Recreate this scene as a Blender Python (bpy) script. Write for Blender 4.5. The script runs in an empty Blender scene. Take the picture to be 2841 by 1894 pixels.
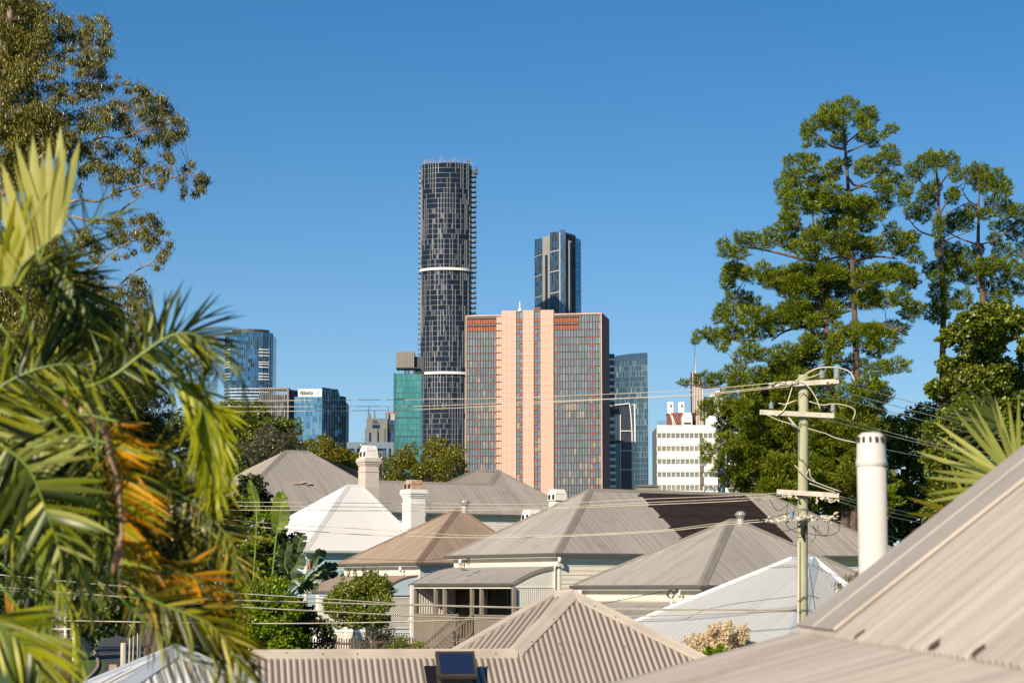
import bpy, math, random
import numpy as np
from mathutils import Matrix, Vector
random.seed(7); RNG = np.random.default_rng(11)
R = math.radians
# ------------------------------------------------------------------ camera
CZ = 5.5; FPX = 6155.5; HZ = 1630.0
PITCH = math.atan((HZ - 947) / FPX)
sc = bpy.context.scene
cd = bpy.data.cameras.new('camera'); cam = bpy.data.objects.new('camera', cd)
sc.collection.objects.link(cam)
cd.lens = 78.0; cd.sensor_width = 36.0; cd.clip_start = 0.1; cd.clip_end = 12000
cam.location = (0, 0, CZ); cam.rotation_euler = (R(90) + PITCH, 0, 0)
cd.dof.use_dof = True; cd.dof.focus_distance = 130; cd.dof.aperture_fstop = 6.3
sc.camera = cam
# ------------------------------------------------------------------ sky, sun, exposure
SUN_AZ = 28.0; SUN_EL = 29.0           # degrees left of straight behind the camera, height
w = bpy.data.worlds.new('World'); sc.world = w; w.use_nodes = True
nt = w.node_tree; nt.nodes.clear()
so = nt.nodes.new('ShaderNodeOutputWorld'); bg = nt.nodes.new('ShaderNodeBackground'); sk = nt.nodes.new('ShaderNodeTexSky')
sk.sky_type = 'NISHITA'; sk.sun_disc = False; sk.sun_elevation = R(SUN_EL); sk.sun_rotation = R(180 + SUN_AZ)
sk.altitude = 300; sk.air_density = 1.0; sk.dust_density = 0.0; sk.ozone_density = 10.0
bg.inputs[1].default_value = 0.067
tn = nt.nodes.new('ShaderNodeMix'); tn.data_type = 'RGBA'; tn.blend_type = 'MULTIPLY'; tn.inputs[0].default_value = 1.0; tn.inputs[7].default_value = (.40, .98, 1.04, 1)   # deep clear blue of the whole sky
nt.links.new(sk.outputs[0], tn.inputs[6]); 
tcw = nt.nodes.new('ShaderNodeTexCoord'); sxw = nt.nodes.new('ShaderNodeSeparateXYZ'); nt.links.new(tcw.outputs['Generated'], sxw.inputs[0])
def wm(op, a, b=None):
    n = nt.nodes.new('ShaderNodeMath'); n.operation = op; nt.links.new(a, n.inputs[0])
    if b is not None: n.inputs[1].default_value = b
    return n.outputs[0]
ab = wm('ABSOLUTE', sxw.outputs[2]); ex = wm('EXPONENT', wm('MULTIPLY', ab, -13.0)); fc_ = wm('MULTIPLY', ex, 1.05)      # pale air low over the horizon, the same all round
hzm = nt.nodes.new('ShaderNodeMix'); hzm.data_type = 'RGBA'; nt.links.new(fc_, hzm.inputs[0]); nt.links.new(tn.outputs[2], hzm.inputs[6]); hzm.inputs[7].default_value = (8.4, 9.3, 10.4, 1)
nt.links.new(hzm.outputs[2], bg.inputs[0]); nt.links.new(bg.outputs[0], so.inputs[0])
sd = bpy.data.lights.new('sun', 'SUN'); sun = bpy.data.objects.new('sun', sd); sc.collection.objects.link(sun)
sd.energy = 5.0; sd.angle = R(0.5); sd.color = (1.0, 0.86, 0.68)
sdir = Vector((-math.sin(R(SUN_AZ)) * math.cos(R(SUN_EL)), -math.cos(R(SUN_AZ)) * math.cos(R(SUN_EL)), math.sin(R(SUN_EL))))
sun.rotation_euler = sdir.to_track_quat('Z', 'Y').to_euler()
sun.location = (0, 0, 60)
sc.view_settings.view_transform = 'Standard'; sc.view_settings.look = 'None'
sc.view_settings.exposure = 0.38; sc.view_settings.gamma = 1.0
# ------------------------------------------------------------------ pixel helpers (photograph 2841x1894)
FW = np.array([0, math.cos(PITCH), math.sin(PITCH)]); UP = np.array([0, -math.sin(PITCH), math.cos(PITCH)]); RT = np.array([1., 0, 0])
CAM = np.array([0, 0, CZ]); Z3 = np.array([0, 0, 1.])
def ray(px, py): return FW + (px - 1420.5) / FPX * RT + (947 - py) / FPX * UP
def P(px, py, D):
    r = ray(px, py); return CAM + r * (D / r[1])
def hit(px, py, p0, n):
    r = ray(px, py); return CAM + r * (((p0 - CAM) @ n) / (r @ n))
def nrm(v):
    v = np.asarray(v, float); return v / max(1e-9, np.linalg.norm(v))
A3 = lambda *a: np.array(a, float)
# ------------------------------------------------------------------ materials
def _n(nt, t, **k):
    n = nt.nodes.new(t)
    for a, b in k.items(): setattr(n, a, b)
    return n
def mat(name, c, rough=.6, metal=0., var=.12, scale=1.5, spec=.5, uv=False, stretch=(1, 1, 1), bump=0., c2=None, trough_shade=.55, dirt=0.):
    m = bpy.data.materials.new(name); m.use_nodes = True; nt = m.node_tree
    b = nt.nodes['Principled BSDF']; L = nt.links
    b.inputs['Roughness'].default_value = rough; b.inputs['Metallic'].default_value = metal
    b.inputs['Specular IOR Level'].default_value = spec
    tc = _n(nt, 'ShaderNodeTexCoord'); mp = _n(nt, 'ShaderNodeMapping')
    L.new(tc.outputs['UV' if uv else 'Object'], mp.inputs[0]); mp.inputs['Scale'].default_value = stretch
    no = _n(nt, 'ShaderNodeTexNoise'); no.inputs['Scale'].default_value = scale; no.inputs['Detail'].default_value = 5
    L.new(mp.outputs[0], no.inputs[0])
    mx = _n(nt, 'ShaderNodeMix', data_type='RGBA')
    cr = _n(nt, 'ShaderNodeMapRange'); cr.inputs[1].default_value = .3; cr.inputs[2].default_value = .7
    L.new(no.outputs[0], cr.inputs[0]); L.new(cr.outputs[0], mx.inputs[0])
    ca = [x * (1 - var) for x in c]; cb = [min(1, x * (1 + var)) for x in (c2 or c)]
    mx.inputs[6].default_value = (*ca, 1); mx.inputs[7].default_value = (*cb, 1)
    out = mx.outputs[2]
    if dirt:
        n2 = _n(nt, 'ShaderNodeTexNoise'); n2.inputs['Scale'].default_value = .9; n2.inputs['Detail'].default_value = 8; n2.inputs['Roughness'].default_value = .7
        L.new(tc.outputs['Object'], n2.inputs[0])
        r2 = _n(nt, 'ShaderNodeMapRange'); r2.inputs[1].default_value = .55; r2.inputs[2].default_value = .75; r2.inputs[4].default_value = dirt
        L.new(n2.outputs[0], r2.inputs[0])
        m2 = _n(nt, 'ShaderNodeMix', data_type='RGBA'); L.new(r2.outputs[0], m2.inputs[0]); L.new(out, m2.inputs[6])
        m2.inputs[7].default_value = (c[0] * .55, c[1] * .47, c[2] * .38, 1); out = m2.outputs[2]
    if uv:      # shade in the corrugation valleys, painted into the sheet colour as dark lines
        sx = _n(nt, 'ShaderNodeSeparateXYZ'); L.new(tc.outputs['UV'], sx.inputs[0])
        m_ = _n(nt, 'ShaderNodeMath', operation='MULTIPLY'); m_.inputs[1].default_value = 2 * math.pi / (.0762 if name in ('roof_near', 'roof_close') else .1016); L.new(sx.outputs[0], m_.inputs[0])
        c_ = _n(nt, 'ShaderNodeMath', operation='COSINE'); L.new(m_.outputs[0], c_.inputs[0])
        r_ = _n(nt, 'ShaderNodeMapRange'); r_.inputs[1].default_value = .15; r_.inputs[2].default_value = -.75; r_.inputs[3].default_value = 0; r_.inputs[4].default_value = trough_shade; L.new(c_.outputs[0], r_.inputs[0])
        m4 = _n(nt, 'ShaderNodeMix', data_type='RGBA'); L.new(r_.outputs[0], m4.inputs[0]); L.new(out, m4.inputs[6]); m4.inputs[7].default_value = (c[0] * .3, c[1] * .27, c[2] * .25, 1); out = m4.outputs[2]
    L.new(out, b.inputs['Base Color'])
    if bump:
        bp = _n(nt, 'ShaderNodeBump'); bp.inputs['Strength'].default_value = bump; bp.inputs['Distance'].default_value = .02
        n3 = _n(nt, 'ShaderNodeTexNoise'); n3.inputs['Scale'].default_value = scale * 6
        L.new(mp.outputs[0], n3.inputs[0]); L.new(n3.outputs[0], bp.inputs['Height']); L.new(bp.outputs[0], b.inputs['Normal'])
    return m
def leafmat(name, cols, trans=.3, obj_random=False, gloss=.08, rough=.4):
    m = bpy.data.materials.new(name); m.use_nodes = True; nt = m.node_tree; L = nt.links
    nt.nodes.clear(); o = _n(nt, 'ShaderNodeOutputMaterial')
    if obj_random: g = _n(nt, 'ShaderNodeObjectInfo'); rnd = g.outputs['Random']
    else: g = _n(nt, 'ShaderNodeNewGeometry'); rnd = g.outputs['Random Per Island']
    cr = _n(nt, 'ShaderNodeValToRGB'); el = cr.color_ramp.elements
    for i, c in enumerate(cols):
        p = i / (len(cols) - 1)
        e = el[0] if i == 0 else (el[-1] if i == len(cols) - 1 else el.new(p))
        e.position = p; e.color = (*c, 1)
    L.new(rnd, cr.inputs[0])
    d = _n(nt, 'ShaderNodeBsdfDiffuse'); t = _n(nt, 'ShaderNodeBsdfTranslucent'); gl = _n(nt, 'ShaderNodeBsdfGlossy')
    gl.inputs['Roughness'].default_value = rough; gl.inputs[0].default_value = (.9, .95, .8, 1)
    hs = _n(nt, 'ShaderNodeHueSaturation'); hs.inputs['Value'].default_value = 1.5; hs.inputs['Saturation'].default_value = 1.15
    L.new(cr.outputs[0], d.inputs[0]); L.new(cr.outputs[0], hs.inputs['Color']); L.new(hs.outputs[0], t.inputs[0])
    m1 = _n(nt, 'ShaderNodeMixShader'); m1.inputs[0].default_value = trans
    L.new(d.outputs[0], m1.inputs[1]); L.new(t.outputs[0], m1.inputs[2])
    m2 = _n(nt, 'ShaderNodeMixShader'); m2.inputs[0].default_value = gloss
    L.new(m1.outputs[0], m2.inputs[1]); L.new(gl.outputs[0], m2.inputs[2]); L.new(m2.outputs[0], o.inputs[0])
    return m
M = {}
# ------------------------------------------------------------------ objects
col = sc.collection
def tag(o, label=None, cat=None, group=None, kind=None):
    if label: o['label'] = label
    if cat: o['category'] = cat
    if group: o['group'] = group
    if kind: o['kind'] = kind
    return o
def thing(name, loc, label, cat, group=None):
    o = bpy.data.objects.new(name, None); col.objects.link(o); o.location = [float(x) for x in loc]; o.empty_display_size = .3
    return tag(o, label, cat, group)
def base_of(p):
    b = np.zeros(3)
    while p is not None: b += np.array(p.location); p = p.parent
    return b
class MB:
    def __init__(s): s.v = []; s.f = []; s.m = []; s.uv = None
    def add(s, vs, fs, mi=0):
        k = len(s.v); s.v += [tuple(map(float, v)) for v in vs]; s.f += [tuple(i + k for i in f) for f in fs]; s.m += [mi] * len(fs); return s
    def quad(s, a, b, c, d, mi=0): return s.add([a, b, c, d], [(0, 1, 2, 3)], mi)
    def box(s, O, X, Y, Z, mi=0):
        O, X, Y, Z = map(np.asarray, (O, X, Y, Z))
        if np.dot(np.cross(X, Y), Z) < 0: X, Y = Y, X
        vs = [O, O + X, O + X + Y, O + Y]; vs += [v + Z for v in vs]
        return s.add(vs, [(3, 2, 1, 0), (4, 5, 6, 7), (0, 1, 5, 4), (1, 2, 6, 5), (2, 3, 7, 6), (3, 0, 4, 7)], mi)
    def bar(s, a, b, w, h, up=(0, 0, 1), mi=0):
        a = np.asarray(a, float); b = np.asarray(b, float); d = nrm(b - a); sd = np.cross(d, up)
        if np.linalg.norm(sd) < 1e-4: sd = np.cross(d, (1, 0, 0))
        sd = nrm(sd); u = nrm(np.cross(sd, d))
        return s.box(a - sd * w / 2 - u * h / 2, sd * w, b - a, u * h, mi)
    def tube(s, pts, r, n=6, mi=0, cap=True):
        pts = [np.asarray(p, float) for p in pts]; rs = r if hasattr(r, '__len__') else [r] * len(pts)
        rings = []
        k = len(s.v); prev = None
        for i, p in enumerate(pts):
            d = nrm(pts[min(i + 1, len(pts) - 1)] - pts[max(i - 1, 0)])
            if prev is None:
                a = nrm(np.cross(d, (0, 0, 1) if abs(d[2]) < .9 else (1, 0, 0)))
            else: a = nrm(prev - d * (prev @ d))
            prev = a; b = np.cross(d, a)
            for j in range(n):
                t = 2 * math.pi * j / n; s.v.append(tuple(p + rs[i] * (math.cos(t) * a + math.sin(t) * b)))
        for i in range(len(pts) - 1):
            for j in range(n):
                q = (j + 1) % n; s.f.append((k + i * n + j, k + i * n + q, k + (i + 1) * n + q, k + (i + 1) * n + j)); s.m.append(mi)
        if cap:
            s.f.append(tuple(k + j for j in range(n))[::-1]); s.m.append(mi)
            s.f.append(tuple(k + (len(pts) - 1) * n + j for j in range(n))); s.m.append(mi)
        return s
    def lathe(s, O, prof, n=16, mi=0):   # prof: (r,z)
        k = len(s.v)
        for r, z in prof:
            for j in range(n):
                t = 2 * math.pi * j / n; s.v.append((float(O[0] + r * math.cos(t)), float(O[1] + r * math.sin(t)), float(O[2] + z)))
        for i in range(len(prof) - 1):
            for j in range(n):
                q = (j + 1) % n; s.f.append((k + i * n + j, k + i * n + q, k + (i + 1) * n + q, k + (i + 1) * n + j)); s.m.append(mi)
        s.f.append(tuple(k + (len(prof) - 1) * n + j for j in range(n))); s.m.append(mi)
        return s
    def prism(s, base, H, mi=0):   # base ring (ccw from above), H vector
        k = len(base); b = [np.asarray(p, float) for p in base]; H = np.asarray(H, float)
        vs = b + [p + H for p in b]
        return s.add(vs, [tuple(range(k))[::-1], tuple(range(k, 2 * k))] + [(i, (i + 1) % k, (i + 1) % k + k, i + k) for i in range(k)], mi)
def rawmesh(name, v, f, mats, mi=None, smooth=False, uv=None):
    me = bpy.data.meshes.new(name); v = np.asarray(v, np.float32).reshape(-1, 3)
    me.from_pydata([], [], []) if False else None
    if isinstance(f, np.ndarray):
        n, k = f.shape; me.vertices.add(len(v)); me.vertices.foreach_set('co', v.ravel())
        me.loops.add(n * k); me.loops.foreach_set('vertex_index', f.ravel().astype(np.int32))
        me.polygons.add(n); me.polygons.foreach_set('loop_start', np.arange(0, n * k, k, dtype=np.int32))
        me.update(calc_edges=True)
    else:
        me.from_pydata(v.tolist(), [], f)
    for m in mats: me.materials.append(m)
    if mi is not None and len(mats) > 1: me.polygons.foreach_set('material_index', np.asarray(mi, np.int32))
    me.polygons.foreach_set('use_smooth', np.full(len(me.polygons), smooth))
    if uv is not None:
        u = me.uv_layers.new(name='uv'); li = np.zeros(len(me.loops), np.int32); me.loops.foreach_get('vertex_index', li)
        u.data.foreach_set('uv', np.asarray(uv, np.float32)[li].ravel())
    me.update(); return me
def link(name, me, parent=None, loc=(0, 0, 0)):
    o = bpy.data.objects.new(name, me); col.objects.link(o); o.location = [float(x) for x in loc]
    if parent is not None: o.parent = parent
    return o
def obj(name, mb, mats, parent=None, smooth=False, origin=None, uv=None):
    mats = mats if isinstance(mats, (list, tuple)) else [mats]
    mats = [M[m] if isinstance(m, str) else m for m in mats]
    b = base_of(parent)
    if parent is None: b = np.asarray(origin if origin is not None else np.mean(np.asarray(mb.v), axis=0), float)
    me = rawmesh(name, np.asarray(mb.v) - b, mb.f, mats, mb.m, smooth, uv)
    return link(name, me, parent, (0, 0, 0) if parent is not None else b)
def inst(name, me, parent, mtx):    # mtx in world space
    o = bpy.data.objects.new(name, me); col.objects.link(o)
    if parent is not None: o.parent = parent; mtx = Matrix.Translation(-Vector(base_of(parent))) @ mtx
    o.matrix_local = mtx; return o
def mtx(O, X, Y, Z):
    return Matrix(((X[0], Y[0], Z[0], O[0]), (X[1], Y[1], Z[1], O[1]), (X[2], Y[2], Z[2], O[2]), (0, 0, 0, 1)))
def smoothline(pts, k=6):
    pts = [np.asarray(p, float) for p in pts]
    if len(pts) < 3: return [pts[0] + (pts[-1] - pts[0]) * i / k for i in range(k + 1)]
    out = []
    Q = [2 * pts[0] - pts[1]] + pts + [2 * pts[-1] - pts[-2]]
    for i in range(1, len(Q) - 2):
        a, b, c, d = Q[i - 1:i + 3]
        for j in range(k):
            t = j / k; out.append(.5 * ((2 * b) + (c - a) * t + (2 * a - 5 * b + 4 * c - d) * t * t + (3 * b - a - 3 * c + d) * t ** 3))
    out.append(pts[-1]); return out

# ------------------------------------------------------------------ material palette
RU = dict(uv=True, stretch=(4.5, .10, 1), scale=1.6, bump=0, trough_shade=.95)
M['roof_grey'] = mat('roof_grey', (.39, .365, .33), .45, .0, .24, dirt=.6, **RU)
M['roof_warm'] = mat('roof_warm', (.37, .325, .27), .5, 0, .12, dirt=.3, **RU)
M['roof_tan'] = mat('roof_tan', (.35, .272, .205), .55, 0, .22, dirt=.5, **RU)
M['roof_white'] = mat('roof_white', (.78, .77, .75), .45, 0, .04, **dict(RU, trough_shade=.65))
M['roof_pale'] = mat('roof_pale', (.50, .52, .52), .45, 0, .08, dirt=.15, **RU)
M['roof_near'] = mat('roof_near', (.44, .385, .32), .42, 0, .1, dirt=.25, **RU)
M['roof_close'] = mat('roof_close', (.41, .365, .315), .36, 0, .22, dirt=.6, uv=True, stretch=(6, .5, 1), scale=1.4, trough_shade=.85)
M['cap_grey'] = mat('cap_grey', (.25, .225, .19), .55, 0, .1, dirt=.4, spec=.2)
M['cap_tan'] = mat('cap_tan', (.24, .17, .12), .55, 0, .08, dirt=.3, spec=.2)
M['cap_white'] = mat('cap_white', (.66, .65, .62), .42, 0, .05)
M['cap_pale'] = mat('cap_pale', (.42, .46, .50), .38, .1, .06)
M['cap_near'] = mat('cap_near', (.44, .385, .32), .5, 0, .1, dirt=.4, spec=.2, scale=2.5)
M['gutter'] = mat('gutter', (.13, .12, .11), .4, 0, .15, dirt=.3)
M['white'] = mat('white', (.78, .75, .68), .55, 0, .04, dirt=.12)
M['cream'] = mat('cream', (.76, .69, .57), .6, 0, .05, dirt=.15)
M['warmwhite'] = mat('warmwhite', (.72, .68, .60), .6, 0, .06, dirt=.2)
M['bluewhite'] = mat('bluewhite', (.50, .60, .68), .6, 0, .05, dirt=.1)
M['bluewall'] = mat('bluewall', (.16, .27, .38), .6, 0, .08)
M['aqua'] = mat('aqua', (.42, .60, .62), .6, 0, .05, dirt=.1)
M['taupe'] = mat('taupe', (.14, .12, .095), .6, 0, .12)
M['taupe_l'] = mat('taupe_l', (.25, .21, .165), .6, 0, .1)
M['greywall'] = mat('greywall', (.20, .195, .19), .6, 0, .08)
M['dark'] = mat('dark', (.025, .022, .02), .7, 0, .2)
M['darkwood'] = mat('darkwood', (.07, .045, .03), .75, 0, .25)
M['vent_brown'] = mat('vent_brown', (.045, .036, .03), .5, 0, .2, scale=6)
M['black_metal'] = mat('black_metal', (.02, .02, .022), .35, 0, .2)
M['galv'] = mat('galv', (.52, .50, .46), .4, .35, .15, scale=4)
M['chim'] = mat('chim', (.60, .52, .45), .75, 0, .07, scale=3, bump=.3, dirt=.2)
M['chimw'] = mat('chimw', (.78, .75, .70), .7, 0, .05, scale=3, bump=.2, dirt=.35)
M['rust'] = mat('rust', (.62, .52, .43), .7, 0, .2, c2=(.30, .14, .07), scale=6)
M['terracotta'] = mat('terracotta', (.45, .15, .05), .7, 0, .3)
M['pv'] = mat('pv', (.034, .024, .026), .35, 0, .2, spec=.3)
M['pvline'] = mat('pvline', (.008, .007, .007), .5, 0, .1)
M['pvblue'] = mat('pvblue', (.012, .022, .065), .2, 0, .2, scale=20)
M['poles'] = mat('poles', (.36, .36, .23), .8, 0, .22, scale=7, stretch=(1, 1, .08), bump=.5)
M['arm'] = mat('arm', (.56, .50, .42), .8, 0, .2, scale=6, bump=.3)
M['insul'] = mat('insul', (.33, .37, .36), .3, 0, .1)
M['cable'] = mat('cable', (.60, .53, .42), .6, 0, .15)
M['cable_dark'] = mat('cable_dark', (.05, .045, .04), .6, 0, .2)
M['bark'] = mat('bark', (.13, .09, .065), .9, 0, .35, scale=5, stretch=(1, 1, .2), bump=.8)
M['bark_pine'] = mat('bark_pine', (.12, .08, .06), .9, 0, .3, scale=3, bump=.6)
M['bark_euc'] = mat('bark_euc', (.26, .19, .14), .8, 0, .35, scale=3)
M['grass'] = mat('grass', (.06, .11, .02), .9, 0, .4, scale=.6, bump=.8)
M['asphalt'] = mat('asphalt', (.06, .055, .05), .85, 0, .2, scale=3, bump=.3)
M['footpath'] = mat('footpath', (.34, .25, .19), .85, 0, .12, scale=1.5)
M['post'] = mat('post', (.50, .46, .36), .8, 0, .2, scale=5, stretch=(1, 1, .2))
M['redpost'] = mat('redpost', (.10, .03, .025), .5, 0, .25, scale=4)
M['picket'] = mat('picket', (.10, .065, .045), .85, 0, .3, scale=3)
M['euc'] = leafmat('euc', [(.030, .034, .006), (.10, .10, .015), (.22, .19, .025), (.32, .26, .035)], .3, gloss=.04)
M['euc_brown'] = leafmat('euc_brown', [(.03, .025, .012), (.08, .065, .03), (.15, .11, .055)], .25)
M['pine'] = leafmat('pine', [(.014, .032, .003), (.13, .18, .010), (.31, .345, .018)], .25, gloss=.02)
M['pine2'] = leafmat('pine2', [(.018, .038, .004), (.12, .165, .010), (.28, .32, .018)], .25, gloss=.02)
M['broad'] = leafmat('broad', [(.016, .034, .003), (.085, .12, .005), (.26, .29, .012)], .25, gloss=.05)
M['olive'] = leafmat('olive', [(.03, .034, .004), (.15, .145, .010), (.32, .28, .02)], .25, gloss=.03)
M['dull'] = leafmat('dull', [(.03, .03, .015), (.08, .075, .035), (.13, .115, .055)], .2)
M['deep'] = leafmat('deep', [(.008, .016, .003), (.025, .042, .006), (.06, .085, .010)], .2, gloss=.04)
M['bright'] = leafmat('bright', [(.05, .10, .006), (.16, .25, .010), (.34, .40, .02)], .35, gloss=.03)
M['shrub'] = leafmat('shrub', [(.03, .055, .006), (.15, .20, .015), (.38, .40, .06)], .3, gloss=.04)
M['flower'] = leafmat('flower', [(.55, .42, .26), (.72, .58, .38), (.80, .70, .52)], .2, gloss=.02)
M['twigleaf'] = leafmat('twigleaf', [(.08, .06, .015), (.18, .14, .04), (.10, .12, .02)], .3)
M['banana'] = leafmat('banana', [(.08, .13, .012), (.16, .22, .018), (.26, .31, .03)], .45, obj_random=True, gloss=.03)
M['banana_d'] = leafmat('banana_d', [(.006, .014, .005), (.016, .032, .009), (.07, .10, .03)], .2, obj_random=True, gloss=.03)
M['fr_pale'] = leafmat('fr_pale', [(.36, .36, .07), (.50, .47, .14), (.40, .42, .09)], .4, obj_random=True, gloss=.02)
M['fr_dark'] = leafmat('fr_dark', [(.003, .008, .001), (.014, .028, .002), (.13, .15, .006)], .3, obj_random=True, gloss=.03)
M['fr_green'] = leafmat('fr_green', [(.003, .010, .001), (.025, .045, .002), (.18, .21, .008), (.40, .38, .015)], .4, obj_random=True, gloss=.03)  # near-black ramp ends put the crown's self-shadow into the frond colours
M['fr_grey'] = leafmat('fr_grey', [(.004, .010, .001), (.04, .06, .004), (.26, .30, .05), (.50, .50, .17)], .3, obj_random=True, gloss=.04)
M['fr_yell'] = leafmat('fr_yell', [(.08, .12, .004), (.40, .40, .015), (.30, .32, .012)], .4, obj_random=True, gloss=.02)
M['fr_oran'] = leafmat('fr_oran', [(.34, .12, .003), (.66, .30, .008), (.58, .34, .03)], .35, obj_random=True, gloss=.02)
M['fr_oliv'] = leafmat('fr_oliv', [(.005, .007, .001), (.09, .09, .005), (.42, .33, .04)], .3, obj_random=True, gloss=.02)
M['fr_fan'] = leafmat('fr_fan', [(.22, .25, .03), (.42, .42, .10), (.32, .34, .05)], .35, obj_random=True)
M['fr_fand'] = leafmat('fr_fand', [(.05, .08, .01), (.12, .13, .02)], .3, obj_random=True)
M['fr_stem'] = leafmat('fr_stem', [(.10, .17, .012), (.16, .24, .015)], .1, obj_random=True)
M['fr_husk'] = leafmat('fr_husk', [(.42, .24, .13), (.50, .33, .2)], .3, obj_random=True)
def glass(name, c, rough=.12, metal=.5, var=.2): return mat(name, c, rough, metal, var, scale=.03)
M['g_dark'] = glass('g_dark', (.013, .018, .030), .12, .2)
M['g_dark2'] = glass('g_dark2', (.022, .028, .042), .2, .2)
M['g_curt'] = mat('g_curt', (.10, .105, .11), .4, 0, .3, scale=.1)
M['g_blue'] = glass('g_blue', (.06, .20, .34), .1, .75)
M['g_blue2'] = glass('g_blue2', (.10, .28, .42), .12, .7)
M['g_sky'] = glass('g_sky', (.30, .50, .60), .08, .85)
M['g_navy'] = glass('g_navy', (.015, .03, .055), .15, .3)
M['g_green'] = glass('g_green', (.09, .34, .31), .15, .55)
M['g_green2'] = glass('g_green2', (.13, .40, .35), .18, .5)
M['g_slate'] = glass('g_slate', (.15, .195, .22), .3, .3)
M['g_slate2'] = glass('g_slate2', (.19, .235, .26), .3, .3)
M['g_pale'] = mat('g_pale', (.27, .25, .21), .4, .1, .3, scale=.4)
M['g_teal'] = glass('g_teal', (.05, .09, .115), .15, .5)
M['g_teal2'] = glass('g_teal2', (.10, .155, .18), .2, .4)
M['g_off'] = glass('g_off', (.24, .26, .24), .2, .3)
M['fin'] = mat('fin', (.36, .36, .36), .5, .2, .1)
M['fin_d'] = mat('fin_d', (.07, .075, .085), .5, .3, .1)
M['fin_h'] = mat('fin_h', (.13, .135, .145), .5, .2, .1)
M['fin_b'] = mat('fin_b', (.12, .20, .27), .4, .4, .1)
M['fin_g'] = mat('fin_g', (.05, .16, .15), .4, .2, .1)
M['flue'] = mat('flue', (.66, .62, .57), .38, 0, .06, scale=3, dirt=.18)
M['band'] = mat('band', (.80, .77, .72), .5, 0, .03)
M['slab_d'] = mat('slab_d', (.06, .062, .068), .5, .1, .1)
M['balglass'] = mat('balglass', (.30, .36, .40), .12, .4, .1)
M['copper'] = mat('copper', (.53, .345, .26), .55, .05, .12, scale=.5, stretch=(1, 1, .25), c2=(.53, .36, .28))
M['copper_d'] = mat('copper_d', (.12, .055, .038), .5, .2, .15)
M['copper_o'] = mat('copper_o', (.36, .085, .03), .6, .1, .25, scale=.6)
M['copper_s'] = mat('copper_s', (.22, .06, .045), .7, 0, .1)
M['bldg_white'] = mat('bldg_white', (.80, .79, .76), .6, 0, .03, scale=.1, dirt=.08)
M['bldg_grey'] = mat('bldg_grey', (.16, .17, .16), .7, 0, .08, scale=.2)
M['bldg_taupe'] = mat('bldg_taupe', (.24, .21, .19), .6, .2, .08, scale=.2)
M['bldg_stone'] = mat('bldg_stone', (.25, .235, .215), .7, 0, .08, scale=.2)
M['brick'] = mat('brick', (.19, .075, .05), .85, 0, .3, scale=2)
M['ink'] = mat('ink', (.02, .02, .02), .6, 0, .1)
M['gold'] = mat('gold', (.60, .42, .08), .5, 0, .1)
# ------------------------------------------------------------------ ground
def sstep(a, b, x):
    t = np.clip((x - a) / (b - a), 0, 1); return t * t * (3 - 2 * t)
def gz(x, y):
    x = np.asarray(x, float); y = np.asarray(y, float)
    return 1.3 * sstep(-17, -9, x) * sstep(40, 70, y) * (1 - sstep(190, 260, y)) - .25 * sstep(300, 900, y)
gx = np.concatenate([np.linspace(-4000, -120, 20), np.linspace(-100, 100, 81), np.linspace(120, 4000, 20)])
gy = np.concatenate([np.linspace(-200, 0, 6), np.linspace(5, 260, 86), np.linspace(280, 1000, 15), np.linspace(1200, 9000, 14)])
XX, YY = np.meshgrid(gx, gy); ZZ = gz(XX, YY)
nx, ny = len(gx), len(gy)
ii = np.arange(nx * ny).reshape(ny, nx)
ff = np.stack([ii[:-1, :-1], ii[:-1, 1:], ii[1:, 1:], ii[1:, :-1]], -1).reshape(-1, 4)
tag(link('ground', rawmesh('ground', np.stack([XX, YY, ZZ], -1).reshape(-1, 3), ff, [M['grass']], smooth=True)), kind='structure')
def strip(name, line, wl, m, dz, kind='structure'):
    pts = smoothline([A3(x, y, 0) for x, y in line], 8); v = []; f = []
    for i, p in enumerate(pts):
        d = nrm(pts[min(i + 1, len(pts) - 1)] - pts[max(i - 1, 0)]); s = A3(-d[1], d[0], 0)
        for k in (-1, 1):
            q = p + s * wl * k / 2; q[2] = float(gz(q[0], q[1])) + dz; v.append(q)
    f = [(2 * i, 2 * i + 1, 2 * i + 3, 2 * i + 2) for i in range(len(pts) - 1)]
    o = link(name, rawmesh(name, v, f, [M[m]])); return tag(o, kind=kind)
strip('road', [(-16, 60), (-17.5, 100), (-21.5, 130), (-26, 160), (-34, 200), (-44, 260)], 6.0, 'asphalt', .02)
strip('footpath', [(-23, 100), (-27.5, 130), (-33, 162), (-40, 190), (-52, 240)], 1.4, 'footpath', .03)
k1 = MB()
for side, pts in ((1, [(-12.7, 60), (-14.2, 100), (-18.4, 131), (-23.0, 162), (-31, 202)]), (-1, [(-19.3, 60), (-20.8, 100), (-24.7, 129), (-29.2, 158), (-37, 198)])):
    L_ = smoothline([A3(x, y, 0) for x, y in pts], 8)
    for a, b in zip(L_[:-1], L_[1:]):
        a = A3(a[0], a[1], float(gz(a[0], a[1]))); b = A3(b[0], b[1], float(gz(b[0], b[1]))); k1.bar(a + A3(0, 0, .05), b + A3(0, 0, .05), .18, .22)
tag(obj('kerb', k1, 'footpath'), kind='structure')

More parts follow.
